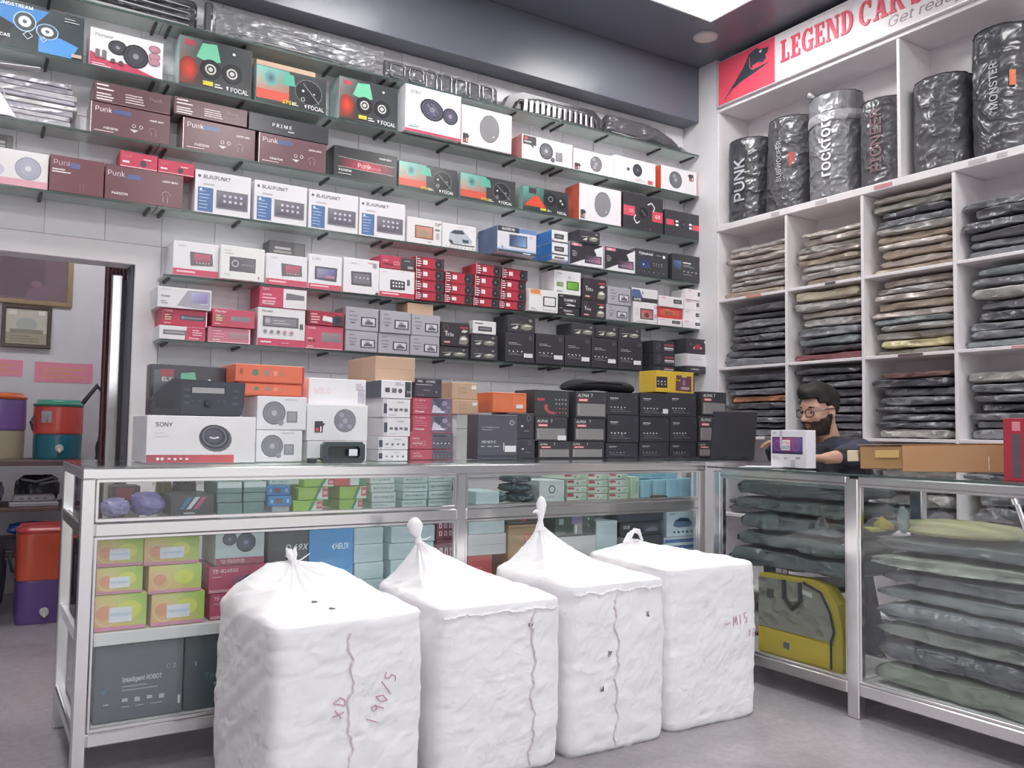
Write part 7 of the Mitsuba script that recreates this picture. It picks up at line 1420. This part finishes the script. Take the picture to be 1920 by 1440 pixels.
for a in (.18, .72): put('hinge', frame_box(.03, .014, .012, o + ex * a * lw + ey * -.004 + [0, 0, .008], ex, ey, (0, 0, 1)), 'card', lp, color='#28272b')
put('keyboard', frame_box(lw - .03, .08, .0012, o + ex * .015 + ey * .025 + [0, 0, .0142], ex, ey, (0, 0, 1), .0003), 'matte', lp, color='#232226')
pp = thing('paper_sheets', 'white papers lying on the counter between the laptop and the white box', 'papers')
for k in range(3): put('sheet', xf(cbox(-.10, .10, -.07, .07, .9560 + .0012 * k, .9566 + .0012 * k, .0001), .5 + .25 * k, at=(3.14, 2.80 - .02 * k, 0)), 'card', pp, color='#e4e2e6')
# boxes facing out over the right counter (front towards -x)
@style('#e6e4ea', '#d3d1d8')
def xbass(p):
    p.rect(.04, .36, .9, .82, '#4f3f6a').grad(.04, .38, .46, .8, '#3f3a6e', '#7a3f74', '#b04a6c', '#6a4a8e').grad(.46, .38, .9, .8, '#7a3f74', '#4a447a', '#6f6aa8', '#c0506a').rect(.04, .36, .9, .42, '#3a3654').ring(.2, .58, .14, .02, '#8a6aa8').ring(.72, .58, .14, .02, '#8a6aa8')
    p.rect(.3, .46, .56, .74, '#f0eef2').text('EXTRA', .32, .62, .08, '#d8506a', maxw=.22).text('BASS', .31, .49, .1, '#5a506a', maxw=.24).text('SONY', .05, .9, .045, '#9a98a0').lines(.06, .28, .3, 2, .06, .02, '#b9b7be').lines(.4, .52, .26, 1, .1, .03, '#9a98a0').rect(.58, .03, .7, .2, '#c2c0c6').lines(.72, .9, .28, 1, .1, .03, '#8d8b92')
def side_carton(st, name, y0, y1, z0, z1, x, dep, label, cat='box', rot=0.0, about=None):
    body, side, draw, mat = ST[st]; side = body; t = thing(name, label, cat)
    m, col = cbox(x, x + dep, y0, y1, z0, z1, .0018, (body, body, side, side, body, body))
    p = Print(y1 - y0 - .003, z1 - z0 - .003); draw(p); pm, pc = p.mesh(((x, y1 - .0015, z0 + .0015), (0, -1, 0), (0, 0, 1), (-1, 0, 0)))
    ab = about or ((x + dep / 2), (y0 + y1) / 2, 0); m, pm = xf(m, rot, about=ab), xf(pm, rot, about=ab)
    scene[t] = mikit.ply(m, mat, color=col); put('front_print', pm, mat, t, color=pc); return t
k = side_carton('xbass', 'speaker_box', 2.50, 2.725, .9600, 1.129, 3.13, .055, 'white box with a purple and red picture standing on the right counter before the man', rot=-.12)
put('tape_strip', xf(cbox(3.1265, 3.1275, 2.648, 2.662, 1.05, 1.128, .0002), -.12, about=(3.157, 2.6125, 0)), 'card', k, color='#b9bccb')
lc = thing('brown_carton', 'long opened brown carton tilted on the right counter', 'box')
c0 = np.array([3.10, 2.035, .968])
def lcb(a, b, c1, d, e_, f_, col, name):   # along the counter, across, up, in the carton's own frame
    m = cbox(a, b, c1, d, e_, f_, .0025); v, ff = xf(m, -1.22); v, ff = xf((v, ff), -.03, axis='x'); put(name, (v + c0, ff), 'card', lc, color=col)
lcb(.0, .50, 0, .16, 0, .105, '#b98d68', 'body')
lcb(-.16, .0, .005, .155, .01, .10, '#a8815a', 'end_flap')
lcb(-.10, -.01, -.004, .0, .055, .085, '#c9a56c', 'torn_tape')
lcb(-.215, -.17, .02, .10, .04, .085, '#d5c7a8', 'paper_flap')
lcb(.30, .303, -.001, .0005, .01, .06, '#dcd3c8', 'tape')
lcb(-.17, .50, -.002, .162, .1055, .108, '#b1865f', 'lid')
k = lump('bubble_wrap', 3.045, 3.085, 1.65, 1.77, .9555, .975, '#77757c', 61, 'crumpled bubble wrap under the end of the long brown carton', 'packaging', rough=.3)
@style('#ab3345', '#8c2c3c')
def redtall(p): p.rect(.12, .05, .26, .75, '#66525a').rect(.13, .8, .25, .95, '#d98a94').rect(.42, 0, 1, .3, '#cfc4c4').rect(.42, .3, 1, .78, '#7c4552').rect(.42, .78, 1, 1, '#b9b5b6').text('CAR', .5, .84, .08, '#7a5058')
side_carton('redtall', 'speaker_box', 1.40, 1.635, .9560, 1.175, 3.08, .12, 'tall crimson box with grey panels at the right edge of the counter')

# ---------------------------------------------------------------- a steel rod leaning at the right edge
k = lump('plastic_bag', 3.04, 3.078, 1.985, 2.03, .7315, .84, '#8d9494', 62, 'crumpled clear plastic bag behind the steel post of the right counter', 'plastic bag', rough=.25)
rod = thing('steel_rod', 'short bright steel handle leaning against the right counter, at the edge of the picture', 'handle')
put('shaft', tube([(2.70, 1.395, .905), (2.745, 1.352, .70), (2.79, 1.31, .50), (2.86, 1.25, .19), (2.905, 1.21, .003)], .008, 12), 'chrome', rod, smooth=40)
put('cap', tube([(2.698, 1.397, .905), (2.694, 1.401, .922)], [.010, .009], 12), 'chrome', rod)
put('foot', tube([(2.893, 1.22, .05), (2.905, 1.21, .0015)], [.011, .012], 12), 'matte', rod, color='#3a3a3e')

# ---------------------------------------------------------------- the back room behind the doorway
struct('wall_back_room', join(slab(-1.3, 1.4, 6.55, 6.67, 0, 2.6), slab(-1.42, -1.3, 4.52, 6.67, 0, 2.6), slab(1.4, 1.52, 4.52, 6.67, 0, 2.6), slab(-1.42, 1.52, 4.52, 6.67, 2.6, 2.7)), 'white_paint')
lt = thing('tube_lamp', 'white tube lamp over the back room', 'ceiling light')
kx = put('tube', tube([(-.2, 5.4, 2.56), (.9, 5.4, 2.56)], .016, 10), None, lt, emitter={'type': 'area', 'radiance': {'type': 'rgb', 'value': [12.0, 12.0, 12.4]}})
put('fitting', cbox(-.22, .92, 5.38, 5.42, 2.58, 2.599, .003), 'white_board', lt)
d1 = 'door_1'; labels[d1] = {'kind': 'structure'}; count[d1] = 1
put('steel_stile', cbox(.560, .606, 4.545, 4.585, 0.01, DZ - .03, .004), 'steel', d1)
put('dark_leaf', cbox(.600, .628, 4.55, 4.58, 0.02, DZ - .05, .002), 'black_metal', d1)
put('jamb_lining', cbox(.620, .6345, 4.402, 4.518, 0, DZ - .001, .002), 'matte', d1, color='#5d5c64')
cu = thing('curtain', 'dull maroon curtain hanging inside the back room doorway', 'curtain')
V = []; nn, mmm = 60, 8
for j in range(mmm): 
    for i in range(nn): V.append((.585 + .16 * i / (nn - 1), 5.05 + .018 * math.sin(i * .9), .75 + 1.75 * j / (mmm - 1)))
F = [q for j in range(mmm - 1) for i in range(nn - 1) for q in ([j * nn + i, j * nn + i + 1, j * nn + nn + i + 1], [j * nn + i, j * nn + nn + i + 1, j * nn + nn + i])]
put('cloth', (np.array(V), np.array(F)), 'cloth', cu, smooth=True, color='#7d6064')
put('rail', tube([(.50, 5.05, 2.515), (1.395, 5.05, 2.515)], .009, 8), 'black_metal', cu)
pa = thing('framed_painting', 'large dark painting in a gold frame high in the back room', 'picture')
put('frame', join(cbox(-.85, .56, 6.52, 6.545, 1.905, 1.94, .005), cbox(-.85, .56, 6.52, 6.545, 2.50, 2.535, .005), cbox(.525, .56, 6.52, 6.545, 1.905, 2.535, .005), cbox(-.85, -.815, 6.52, 6.545, 1.905, 2.535, .005)), 'gloss', pa, color='#9a8668')
p = Print(1.34, .56); p.rect(0, 0, 1, 1, '#7b6a70').rect(.02, .03, .9, .97, '#6f6068')
for k in range(40):
    q = random.Random(k); p.disc(q.random() * .86 + .04, q.random() * .86 + .07, .04 + .07 * q.random(), ('#7e6a78', '#66565e', '#8c7078', '#746a74', '#5f5560')[k % 5], 1.5, q.random() * 3, n=9)
m, c_ = p.mesh(((-.815, 6.535, 1.94), (1, 0, 0), (0, 0, 1), (0, -1, 0))); put('canvas', m, 'matte', pa, color=c_)
pf = thing('framed_picture', 'small pale picture in a dark brown frame on the back room wall', 'picture')
put('frame', join(cbox(.15, .44, 6.505, 6.53, 1.615, 1.64, .004), cbox(.15, .44, 6.505, 6.53, 1.875, 1.90, .004), cbox(.15, .175, 6.505, 6.53, 1.615, 1.90, .004), cbox(.415, .44, 6.505, 6.53, 1.615, 1.90, .004)), 'gloss', pf, color='#4f443e')
p = Print(.24, .236); p.rect(0, 0, 1, 1, '#c9c6b4').rect(0, 0, 1, .32, '#a8a28c').disc(.5, .55, .2, '#b3b8ae', 1.3).rect(.1, .3, .9, .42, '#8f8c78').lines(.12, .88, .24, 3, .07, .03, '#8a8470').rect(.05, .82, .25, .96, '#e6e4da').rect(.78, .84, .95, .97, '#e6e4da')
m, c_ = p.mesh(((.175, 6.522, 1.64), (1, 0, 0), (0, 0, 1), (0, -1, 0))); put('print', m, 'card', pf, color=c_)
for k, (a, b, z0, z1) in enumerate(((.09, .285, 1.425, 1.535), (.355, .705, 1.395, 1.53))):
    t = thing('pink_poster', ('pink paper poster with orange marks, left one on the back room wall', 'pink paper poster with orange marks, right one on the back room wall')[k], 'poster')
    scene[t] = mikit.ply(cbox(a, b, 6.546, 6.5485, z0, z1, .0005), 'card', color=np.tile(L('#ee9aae'), (24, 1)))
    p = Print(b - a, z1 - z0)
    for q in range(3): p.lines(.12, .9, .72 - .2 * q, 1, .2, .1, '#e8a888', q)
    m, c_ = p.mesh(((a, 6.546, z0), (1, 0, 0), (0, 0, 1), (0, -1, 0))); put('marks', m, 'card', t, color=c_)
# the rack
rk = thing('wooden_rack', 'dark wooden rack with coolers on top in the back room', 'rack')
for z0, z1 in ((.865, .895), (.60, .62), (.335, .355)): put('board', cbox(-.60, .62, 5.78, 6.35, z0, z1, .003), 'matte', rk, color='#6a5a58')
for x in (-.60, .585):
    for y in (5.80, 6.30): put('leg', cbox(x, x + .035, y, y + .04, 0, .8645, .003), 'matte', rk, color='#54484a')
def cooler(x, y, z, r, low, high, lid, lower_h, h, label, square=False):
    t = thing('water_cooler', label, 'cooler'); n_ = 36
    def shell(z0, z1, r0, r1):
        v, f = lathe([(.001, z0), (r0, z0), (r0 + .004, z0 + .012), (r1, z1 - .012), (r1 - .004, z1), (.001, z1)], n_)
        if square:
            a = np.arctan2(v[:, 1], v[:, 0]); k_ = (abs(np.cos(a)) ** 7 + abs(np.sin(a)) ** 7) ** (-1 / 7); v[:, :2] *= k_[:, None] * .9
        return v + [x, y, z], f
    put('lower_body', shell(.0005, lower_h, r * .96, r), 'gloss', t, color=low, smooth=40)
    put('upper_body', shell(lower_h + .001, h, r, r * 1.02), 'gloss', t, color=high, smooth=40)
    put('lid', shell(h + .001, h + .04, r * 1.03, r * .9), 'gloss', t, color=lid, smooth=40)
    put('handle', tube([(x - r * .99, y, z + h * .8), (x - r * 1.12, y - .02, z + h * .7), (x - r * 1.0, y, z + h * .55)], .008, 8), 'card', t, color='#4a4a52')
    put('tap', join(xf(lathe([(.001, .03), (.02, .03), (.024, .02), (.024, 0)], 16), math.pi / 2, axis='x', at=(x, y - r * .99, z + .07)), tube([(x, y - r - .02, z + .07), (x, y - r - .035, z + .045)], .008, 8)), 'gloss', t, color='#d9d9d2')
    return t
cooler(.135, 6.02, .8955, .155, '#b0a58c', '#7a5f98', '#c8643c', .175, .36, 'round purple and beige water cooler on the rack, left one')
k = cooler(.468, 6.02, .8955, .135, '#2f6f80', '#d85a50', '#3f8f78', .155, .325, 'round red and teal water cooler on the rack, right one')
put('sticker', xf(cbox(-.03, .03, -.0008, .0008, 0, .07, .0004), -.5, at=(.468 - .073, 6.02 - .1165, 1.12)), 'card', k, color='#a9b3b3')
cooler(.395, 5.62, 0, .155, '#6a4f8c', '#d2593a', '#c04a44', .24, .50, 'square orange and purple cooler standing on the floor under the rack', square=True)
k = lump('backpack', .62, .86, 5.55, 5.75, 0.001, 1.28, '#33323a', 71, 'dark backpack heap beside the coolers behind the door', 'bag', mat='cloth', rough=.25)
put('red_strap', tube([(.66, 5.54, 1.25), (.668, 5.535, 1.1), (.66, 5.54, .95)], .014, 8), 'cloth', k, color='#a8343c')
k = thing('folding_pole', 'black bent pole sticking up behind the red and teal cooler', 'pole')
scene[k] = mikit.ply(tube([(.60, 6.25, .897), (.60, 6.25, 1.22), (.705, 6.25, 1.37), (.80, 6.28, 1.25), (.80, 6.30, .004)], .017, 8), 'black_metal', smooth=40)
k = lump('plastic_bag', .02, .19, 5.83, 6.0, .6205, .80, '#6d6878', 72, 'grey plastic bag on the upper rack shelf, left', 'plastic bag')
k = thing('plastic_tray', 'pale grey plastic tray on the upper rack shelf', 'tray')
put('body', join(cbox(.215, .475, 5.82, 5.98, .6205, .65, .01), cbox(.235, .455, 5.83, 5.97, .651, .69, .015)), 'card', k, color='#a6a3a8')
put('vents', join(*[cbox(.27 + .04 * q, .29 + .04 * q, 5.826, 5.8295, .668, .674, .0008) for q in range(4)]), 'card', k, color='#5d5a62')
k = lump('black_case', .25, .50, 6.02, 6.2, .6205, .80, '#37363c', 73, 'black case with a pale strap on the upper rack shelf', 'case', mat='gloss', rough=.15)
put('pale_strap', tube([(.28, 6.015, .775), (.36, 6.005, .76), (.45, 6.005, .785), (.48, 6.015, .765), (.38, 6.01, .745)], .008, 8), 'cloth', k, color='#9a979c')
k = lump('blue_pack', .21, .50, 5.83, 6.0, .44, .53, '#2f55a8', 74, 'shiny blue pack lying on dark boxes on the lower rack shelf', 'pack', rough=.25)
put('white_band', tube([(.28, 5.835, .50), (.31, 5.828, .475), (.30, 5.84, .45)], .016, 8), 'film', k, color='#b9c3d3')
for q in range(3):
    t = thing('dark_box', ('dark box with white edging on the lower rack shelf, left one', 'dark box with white edging on the lower rack shelf, middle one', 'dark box with white edging on the lower rack shelf, right one')[q], 'box')
    m, col = cbox(.17 + .135 * q, .295 + .135 * q, 5.82, 6.05, .3555, .438, .002, ('#3a3842',) * 6); scene[t] = mikit.ply(m, 'card', color=col)
    p = Print(.125, .08); p.rect(.04, .1, .1, .7, '#a9a6ae').rect(.3, .08, .8, .16, '#8d8a92').rect(.35, .3, .8, .7, '#4a4552')
    m, c_ = p.mesh(((.17 + .135 * q, 5.82, .357), (1, 0, 0), (0, 0, 1), (0, -1, 0))); put('front_print', m, 'card', t, color=c_)
k = lump('backpack', -.10, .21, 5.45, 5.72, .001, .50, '#302e36', 75, 'black backpack on the back room floor, left of the orange and purple cooler', 'bag', mat='cloth', rough=.3)
put('red_trim', tube([(-.02, 5.47, .47), (.06, 5.45, .485), (.14, 5.46, .47)], .008, 8), 'cloth', k, color='#c05a50')

# ---------------------------------------------------------------- the man at the laptop
def smin(a, b, k):
    h = max(k - abs(a - b), 0.0) / k
    return min(a, b) - h * h * k * .25
def ell(p, c, r):
    x, y, z = (p[0] - c[0]) / r[0], (p[1] - c[1]) / r[1], (p[2] - c[2]) / r[2]
    k0 = math.sqrt(x * x + y * y + z * z)
    k1 = math.sqrt((x / r[0]) ** 2 + (y / r[1]) ** 2 + (z / r[2]) ** 2)
    return k0 * (k0 - 1) / k1 if k1 > 1e-9 else -min(r)
def cap(p, a, b, ra, rb):
    d = (b[0] - a[0], b[1] - a[1], b[2] - a[2]); q = (p[0] - a[0], p[1] - a[1], p[2] - a[2])
    t = max(0.0, min(1.0, (q[0] * d[0] + q[1] * d[1] + q[2] * d[2]) / (d[0] ** 2 + d[1] ** 2 + d[2] ** 2)))
    return math.sqrt(sum((q[i] - t * d[i]) ** 2 for i in range(3))) - (ra + (rb - ra) * t)
def face(x, y, z):                          # x forward, y to his left, z up; centre of the head at the origin
    p, ay = (x, y, z), abs(y); s = (x, ay, z)
    d = ell(p, (-.012, 0, .035), (.098, .077, .088))
    d = smin(d, ell(p, (.030, 0, -.025), (.064, .060, .085)), .03)
    d = smin(d, ell(p, (.052, 0, -.094), (.030, .032, .024)), .03)                     # chin
    d = smin(d, cap(s, (.005, .056, -.045), (.050, .024, -.092), .018, .018), .025)        # jaw
    d = smin(d, cap(s, (.074, .012, .030), (.062, .048, .030), .012, .010), .016)          # brow
    d = smin(d, ell(s, (.060, .042, -.022), (.022, .020, .018)), .025)                     # cheekbone
    d = max(d, -(math.dist(s, (.094, .032, .008)) - .0155)) if False else -smin(-d, math.dist(s, (.096, .033, .009)) - .016, .012)
    d = smin(d, math.dist(s, (.073, .033, .008)) - .0135, .003)                            # eyeball
    d = smin(d, cap(p, (.083, 0, .018), (.108, 0, -.026), .008, .0125), .012)              # nose
    d = smin(d, math.dist(s, (.098, .013, -.029)) - .0085, .008)
    d = smin(d, cap(s, (.088, 0, -.054), (.080, .020, -.056), .006, .003), .006)           # lips
    d = smin(d, cap(s, (.087, 0, -.066), (.079, .018, -.063), .0065, .003), .006)
    e = ell(s, (-.010, .079, -.006), (.021, .009, .033)); e = -smin(-e, math.dist(s, (-.006, .090, -.004)) - .012, .006)
    d = smin(d, e, .008)
    d = smin(d, cap(p, (-.020, 0, -.06), (-.045, 0, -.19), .056, .060), .035)              # neck
    return d
def hairfn(x, y, z):
    p = (x, y, z); wob = .006 * math.sin(60 * y + 40 * z) * math.sin(50 * x + 9 * y) + .003 * math.sin(140 * y + 90 * x)
    d = smin(ell(p, (-.016, 0, .048), (.104, .083, .092)), ell(p, (.028, 0, .108), (.075, .066, .040)), .03) - .003 - wob
    mask = min(x - .060 + .55 * max(0, .075 - z), .062 - z) if False else None
    cut1 = (x - .052) if z < .075 else -1                                               # the forehead and face stay free
    cut2 = (-.012 - z) if x > -.045 else (-.07 - z)                                     # ends above the ears, lower at the nape
    side = (x - .018) if z < .045 else -1
    return max(d, cut1, cut2, side)
def beardfn(x, y, z):
    d = face(x, y, z) - .0035 - .0015 * math.sin(180 * y + 60 * z) * math.sin(160 * x)
    ay = abs(y)
    mouth = math.sqrt(((z + .060) / .012) ** 2 + (ay / .022) ** 2) - 1
    top = z + .040 if x > .06 else z + .030 - max(0, (.03 - x)) * .75
    if x > .070 and ay < .03: top = z + .042
    lower = -.118 - z
    back = -(x + .002) if z < -.01 else -(x - .012)
    return max(d, -(face(x, y, z) + .004), top, lower, back, -mouth * .012 if x > .06 else -1)
def solid(fn, lo, hi, edge): return m3.Manifold.level_set(lambda x, y, z: -fn(x, y, z), [*lo, *hi], edge)
def mv(m):
    q = m.to_mesh(); return np.array(q.vert_properties[:, :3], float), np.array(q.tri_verts)
man = thing('person', 'seated bearded man in glasses and dark shirt, typing behind the right counter', 'person')
HC = np.array([3.655, 2.860, 1.230])
FW = np.array([-.975, .12, -.17]); FW /= np.linalg.norm(FW)
LT = np.cross([0, 0, 1.0], FW); LT /= np.linalg.norm(LT); UPV = np.cross(FW, LT)
HM = np.column_stack([FW, LT, UPV])
def head_to_world(v): return HC + v @ HM.T
hv, hf = mv(solid(face, (-.125, -.10, -.20), (.13, .10, .14), .0052))
# body: chain of hulled spheres
def ball(c, r): return m3.Manifold.sphere(r, 20).translate([float(q) for q in c])
def bone(a, b, ra, rb): return m3.Manifold.batch_hull([ball(a, ra), ball(b, rb)])
def W_(f, l, u): return HC + np.array([-.992, .12, 0]) * f + np.array([-.12, -.992, 0]) * l + np.array([0, 0, 1.0]) * u
SHR, SHL = W_(-.050, -.185, -.205), W_(-.060, .200, -.200)
ELR, ELL = W_(.085, -.215, -.215), W_(.075, .265, -.215)
WRR, WRL = np.array([3.565, 2.955, 1.062]), np.array([3.40, 2.625, 1.000])
CH, BELLY, PEL = W_(-.085, 0, -.36), W_(-.075, 0, -.52), W_(-.06, 0, -.70)
def torso(g=0.0):
    return [m3.Manifold.batch_hull([ball(SHR, .058 + g), ball(SHL, .058 + g), ball(CH + [0, .09, 0], .095 + g), ball(CH - [0, .09, 0], .095 + g)]),
            m3.Manifold.batch_hull([ball(CH + [0, .09, 0], .095 + g), ball(CH - [0, .09, 0], .095 + g), ball(BELLY + [0, .07, 0], .10 + g), ball(BELLY - [0, .07, 0], .10 + g)]),
            m3.Manifold.batch_hull([ball(BELLY + [0, .07, 0], .10 + g), ball(BELLY - [0, .07, 0], .10 + g), ball(PEL + [0, .085, 0], .105 + g), ball(PEL - [0, .085, 0], .105 + g)]),
            m3.Manifold.batch_hull([ball(SHR, .05 + g), ball(SHL, .05 + g), ball(W_(-.045, 0, -.185), .055 + g)])]
def hand(wr, fwd, palm_n, side):
    """side +1: the thumb lies to the left of FWD seen from above the back of the hand"""
    f = np.asarray(fwd, float); f /= np.linalg.norm(f); n = np.asarray(palm_n, float); n -= f * (n @ f); n /= np.linalg.norm(n); l = np.cross(n, f) * side
    P = lambda a, b, c_: wr + f * a + l * b + n * c_
    ms = [m3.Manifold.batch_hull([ball(P(.0, .018, 0), .018), ball(P(.0, -.018, 0), .018), ball(P(.078, .030, .006), .0125), ball(P(.076, -.032, .004), .0115)])]
    for b, L_, r in ((.030, .074, .0086), (.010, .082, .0090), (-.011, .076, .0086), (-.031, .060, .0078)):
        k0, k1, k2, k3 = P(.074, b, .006), P(.074 + L_ * .45, b * 1.12, .006 - .004), P(.074 + L_ * .74, b * 1.14, -.012), P(.074 + L_ * .93, b * 1.12, -.028)
        ms += [bone(k0, k1, r, r * .95), bone(k1, k2, r * .95, r * .88), bone(k2, k3, r * .88, r * .78)]
    ms += [bone(P(.018, .022, 0), P(.050, .052, -.010), .014, .0105), bone(P(.050, .052, -.010), P(.082, .060, -.022), .0105, .0085)]
    return ms
skin = [m3.Manifold(m3.Mesh(np.ascontiguousarray(head_to_world(hv), np.float32), np.ascontiguousarray(hf, np.uint32)))]
KNR, KNL = np.array([3.60, 3.09, .50]), np.array([3.60, 2.61, .50]); FTR, FTL = np.array([3.66, 3.14, .085]), np.array([3.66, 2.56, .085])
HPR, HPL = PEL + [0, .09, -.03], PEL - [0, .09, .03]
HPR[2] = HPL[2] = .52
skin += torso(-.012)
for sh, el, wr in ((SHR, ELR, WRR), (SHL, ELL, WRL)): skin += [bone(sh, el, .047, .036), bone(el, wr, .038, .026)]
for hp, kn, ft in ((HPR, KNR, FTR), (HPL, KNL, FTL)): skin += [bone(hp, kn, .078, .055), bone(kn, ft, .052, .036), bone(ft - [0, 0, .03], ft + [-.14, 0, -.045], .034, .026)]
skin += [bone(PEL + [0, 0, .02], HPR, .09, .09), bone(PEL + [0, 0, .02], HPL, .09, .09)]
skin += hand(WRR, [-.32, .50, .03], [.05, .05, 1], 1) + hand(WRL, [-.80, .55, .0], [0, .1, 1], -1)
body = m3.Manifold.batch_boolean(skin, m3.OpType.Add)
bv, bf = mv(body.refine_to_length(.012))
tm = trimesh.Trimesh(bv, bf, process=False)
far = np.linalg.norm(bv - HC, axis=1) > .20
sm = tm.copy(); trimesh.smoothing.filter_taubin(sm, iterations=6); bv = np.where(far[:, None], sm.vertices, bv)
loc = (bv - HC) @ HM
col = np.tile(L('#c39a85'), (len(bv), 1))
ax = np.abs(loc[:, 1])
lip = (loc[:, 0] > .078) & (ax < .021) & (loc[:, 2] < -.052) & (loc[:, 2] > -.070); col[lip] = L('#8f6058')
eye = (np.linalg.norm(np.column_stack([loc[:, 0] - .073, ax - .033, loc[:, 2] - .008]), axis=1) < .0155) & (loc[:, 0] > .080) & (abs(loc[:, 2] - .007) < .0048); col[eye] = L('#b9aca4')
pup = np.linalg.norm(np.column_stack([loc[:, 0] - .0865, ax - .035, loc[:, 2] - .007]), axis=1) < .0068; col[pup] = L('#2a211e')
scene[man] = mikit.ply((bv, bf), 'skin', smooth=True, color=col)
m = solid(hairfn, (-.14, -.11, -.10), (.13, .11, .17), .0062); v, f = mv(m); put('hair', (head_to_world(v), f), 'hair', man, smooth=True, color='#2b2828')
m = solid(beardfn, (-.03, -.09, -.13), (.12, .09, .02), .0052); v, f = mv(m); put('beard', (head_to_world(v), f), 'hair', man, smooth=True, color='#3b302d')
for s in (1, -1): put('eyebrow', (head_to_world(np.array(tube([(.0865, .013 * s, .0275), (.0845, .030 * s, .033), (.071, .052 * s, .029)], [.0034, .0052, .0028], 6)[0])), tube([(0, 0, 0), (0, .1, 0), (0, .2, 0)], [.1] * 3, 6)[1]), 'hair', man, color='#2d2725')
def hw(p): return head_to_world(np.asarray(p, float))
gl = []
for s in (1, -1):
    a = np.linspace(0, 2 * np.pi, 25); ring = [(.101 - .010 * (abs(math.cos(q)) ** 3) * (1 if math.cos(q) * 1 > 0 else .2), s * (.034 + .0245 * np.sign(math.cos(q)) * abs(math.cos(q)) ** .7), .004 + .0195 * np.sign(math.sin(q)) * abs(math.sin(q)) ** .8) for q in a]
    gl.append(tube(hw(ring), .0026, 6, caps=False))
    lens = np.vstack([[np.mean(ring[:-1], axis=0)], ring[:-1]])
    put('lens', (hw(lens), np.array([[0, 1 + k, 1 + (k + 1) % 24] for k in range(24)])), 'lens_glass', man + '__glasses')
    gl.append(tube(hw([(.093, s * .058, .012), (.040, s * .083, .014), (-.015, s * .086, .012), (-.035, s * .082, -.002)]), .0026, 6))
gl.append(tube(hw([(.101, .010, .012), (.108, 0, .016), (.101, -.010, .012)]), .0017, 6))
scene[man + '__glasses'] = mikit.ply(join(*gl), 'gloss', color=np.tile(L('#3a2a2c'), (len(join(*gl)[0]), 1)))
# shirt, trousers, shoes
g = .010; sh_ = torso(g)
for s_, el, wr in ((SHR, ELR, WRR), (SHL, ELL, WRL)):
    cuff = el + (wr - el) * (.30 if wr is WRL else .72)
    sh_ += [bone(s_, el, .062, .052), bone(el, cuff, .054, .042)]
sh_ += [m3.Manifold.batch_hull([ball(W_(-.045, .0, -.175), .066), ball(W_(-.03, .0, -.205), .070)])]
shirt = m3.Manifold.batch_boolean(sh_, m3.OpType.Add) - m3.Manifold.batch_hull([ball(W_(-.038, 0, -.13), .054), ball(W_(-.02, 0, -.20), .052)])
v, f = mv(shirt.refine_to_length(.014)); tm = trimesh.Trimesh(v, f, process=False); trimesh.smoothing.filter_taubin(tm, iterations=10); v = np.array(tm.vertices)
nn = np.array(tm.vertex_normals); v = v + nn * (.012 * (meshkit.fbm(v * 13, 3, 4) - .5) + .006 * (1 - 2 * abs(meshkit.fbm(v * np.array([10, 10, 22]), 2, 6) - .5)) ** 4)[:, None]
ck = np.array([L('#45454c')] * len(v)); q = np.column_stack([v @ np.array([.7, .7, 0]), v[:, 2]])
a_, b_ = np.floor(q[:, 0] / .034) % 2, np.floor(q[:, 1] / .034) % 2
ck[(a_ == 1) & (b_ == 1)] = L('#42435a'); ck[(a_ == 0) & (b_ == 0)] = L('#3d3b3f')
put('shirt', (v, f), 'cloth', man, smooth=True, color=ck)
co = [tube([W_(-.10, .0, -.125), W_(-.07, .052, -.15), W_(-.01, .052, -.185), W_(.03, .02, -.235)], [.010, .013, .013, .008], 8), tube([W_(-.10, .0, -.125), W_(-.07, -.052, -.15), W_(-.01, -.052, -.185), W_(.03, -.02, -.235)], [.010, .013, .013, .008], 8)]
put('collar', join(*co), 'cloth', man, smooth=40, color='#434349')
tr = [bone(PEL + [0, 0, -.02], HPR, .117, .105), bone(PEL + [0, 0, -.02], HPL, .117, .105)]
for hp, kn, ft in ((HPR, KNR, FTR), (HPL, KNL, FTL)): tr += [bone(hp, kn, .092, .068), bone(kn, ft + [0, 0, .04], .066, .055)]
v, f = mv(m3.Manifold.batch_boolean(tr, m3.OpType.Add).refine_to_length(.03)); tm = trimesh.Trimesh(v, f, process=False); trimesh.smoothing.filter_taubin(tm, iterations=6)
put('trousers', (np.array(tm.vertices), f), 'cloth', man, smooth=True, color='#3a3c46')
for ft in (FTR, FTL):
    v, f = mv(m3.Manifold.batch_boolean([bone(ft - [-.02, 0, .035], ft + [-.15, 0, -.045], .048, .038)], m3.OpType.Add)); v[:, 2] = np.clip(v[:, 2], .001, None); put('shoe', (v, f), 'gloss', man, smooth=40, color='#2c2a2c')
st = thing('stool', 'round black stool under the seated man behind the counter', 'stool')
put('seat', lathe([(.001, .340), (.15, .340), (.165, .350), (.165, .360), (.15, .368), (.001, .368)], 28, (PEL[0], PEL[1], 0)), 'gloss', st, color='#37363a')
for k in range(4):
    a = math.pi / 4 + k * math.pi / 2; put('leg', tube([(PEL[0] + .11 * math.cos(a), PEL[1] + .11 * math.sin(a), .34), (PEL[0] + .17 * math.cos(a), PEL[1] + .17 * math.sin(a), .002)], .011, 8), 'black_metal', st)
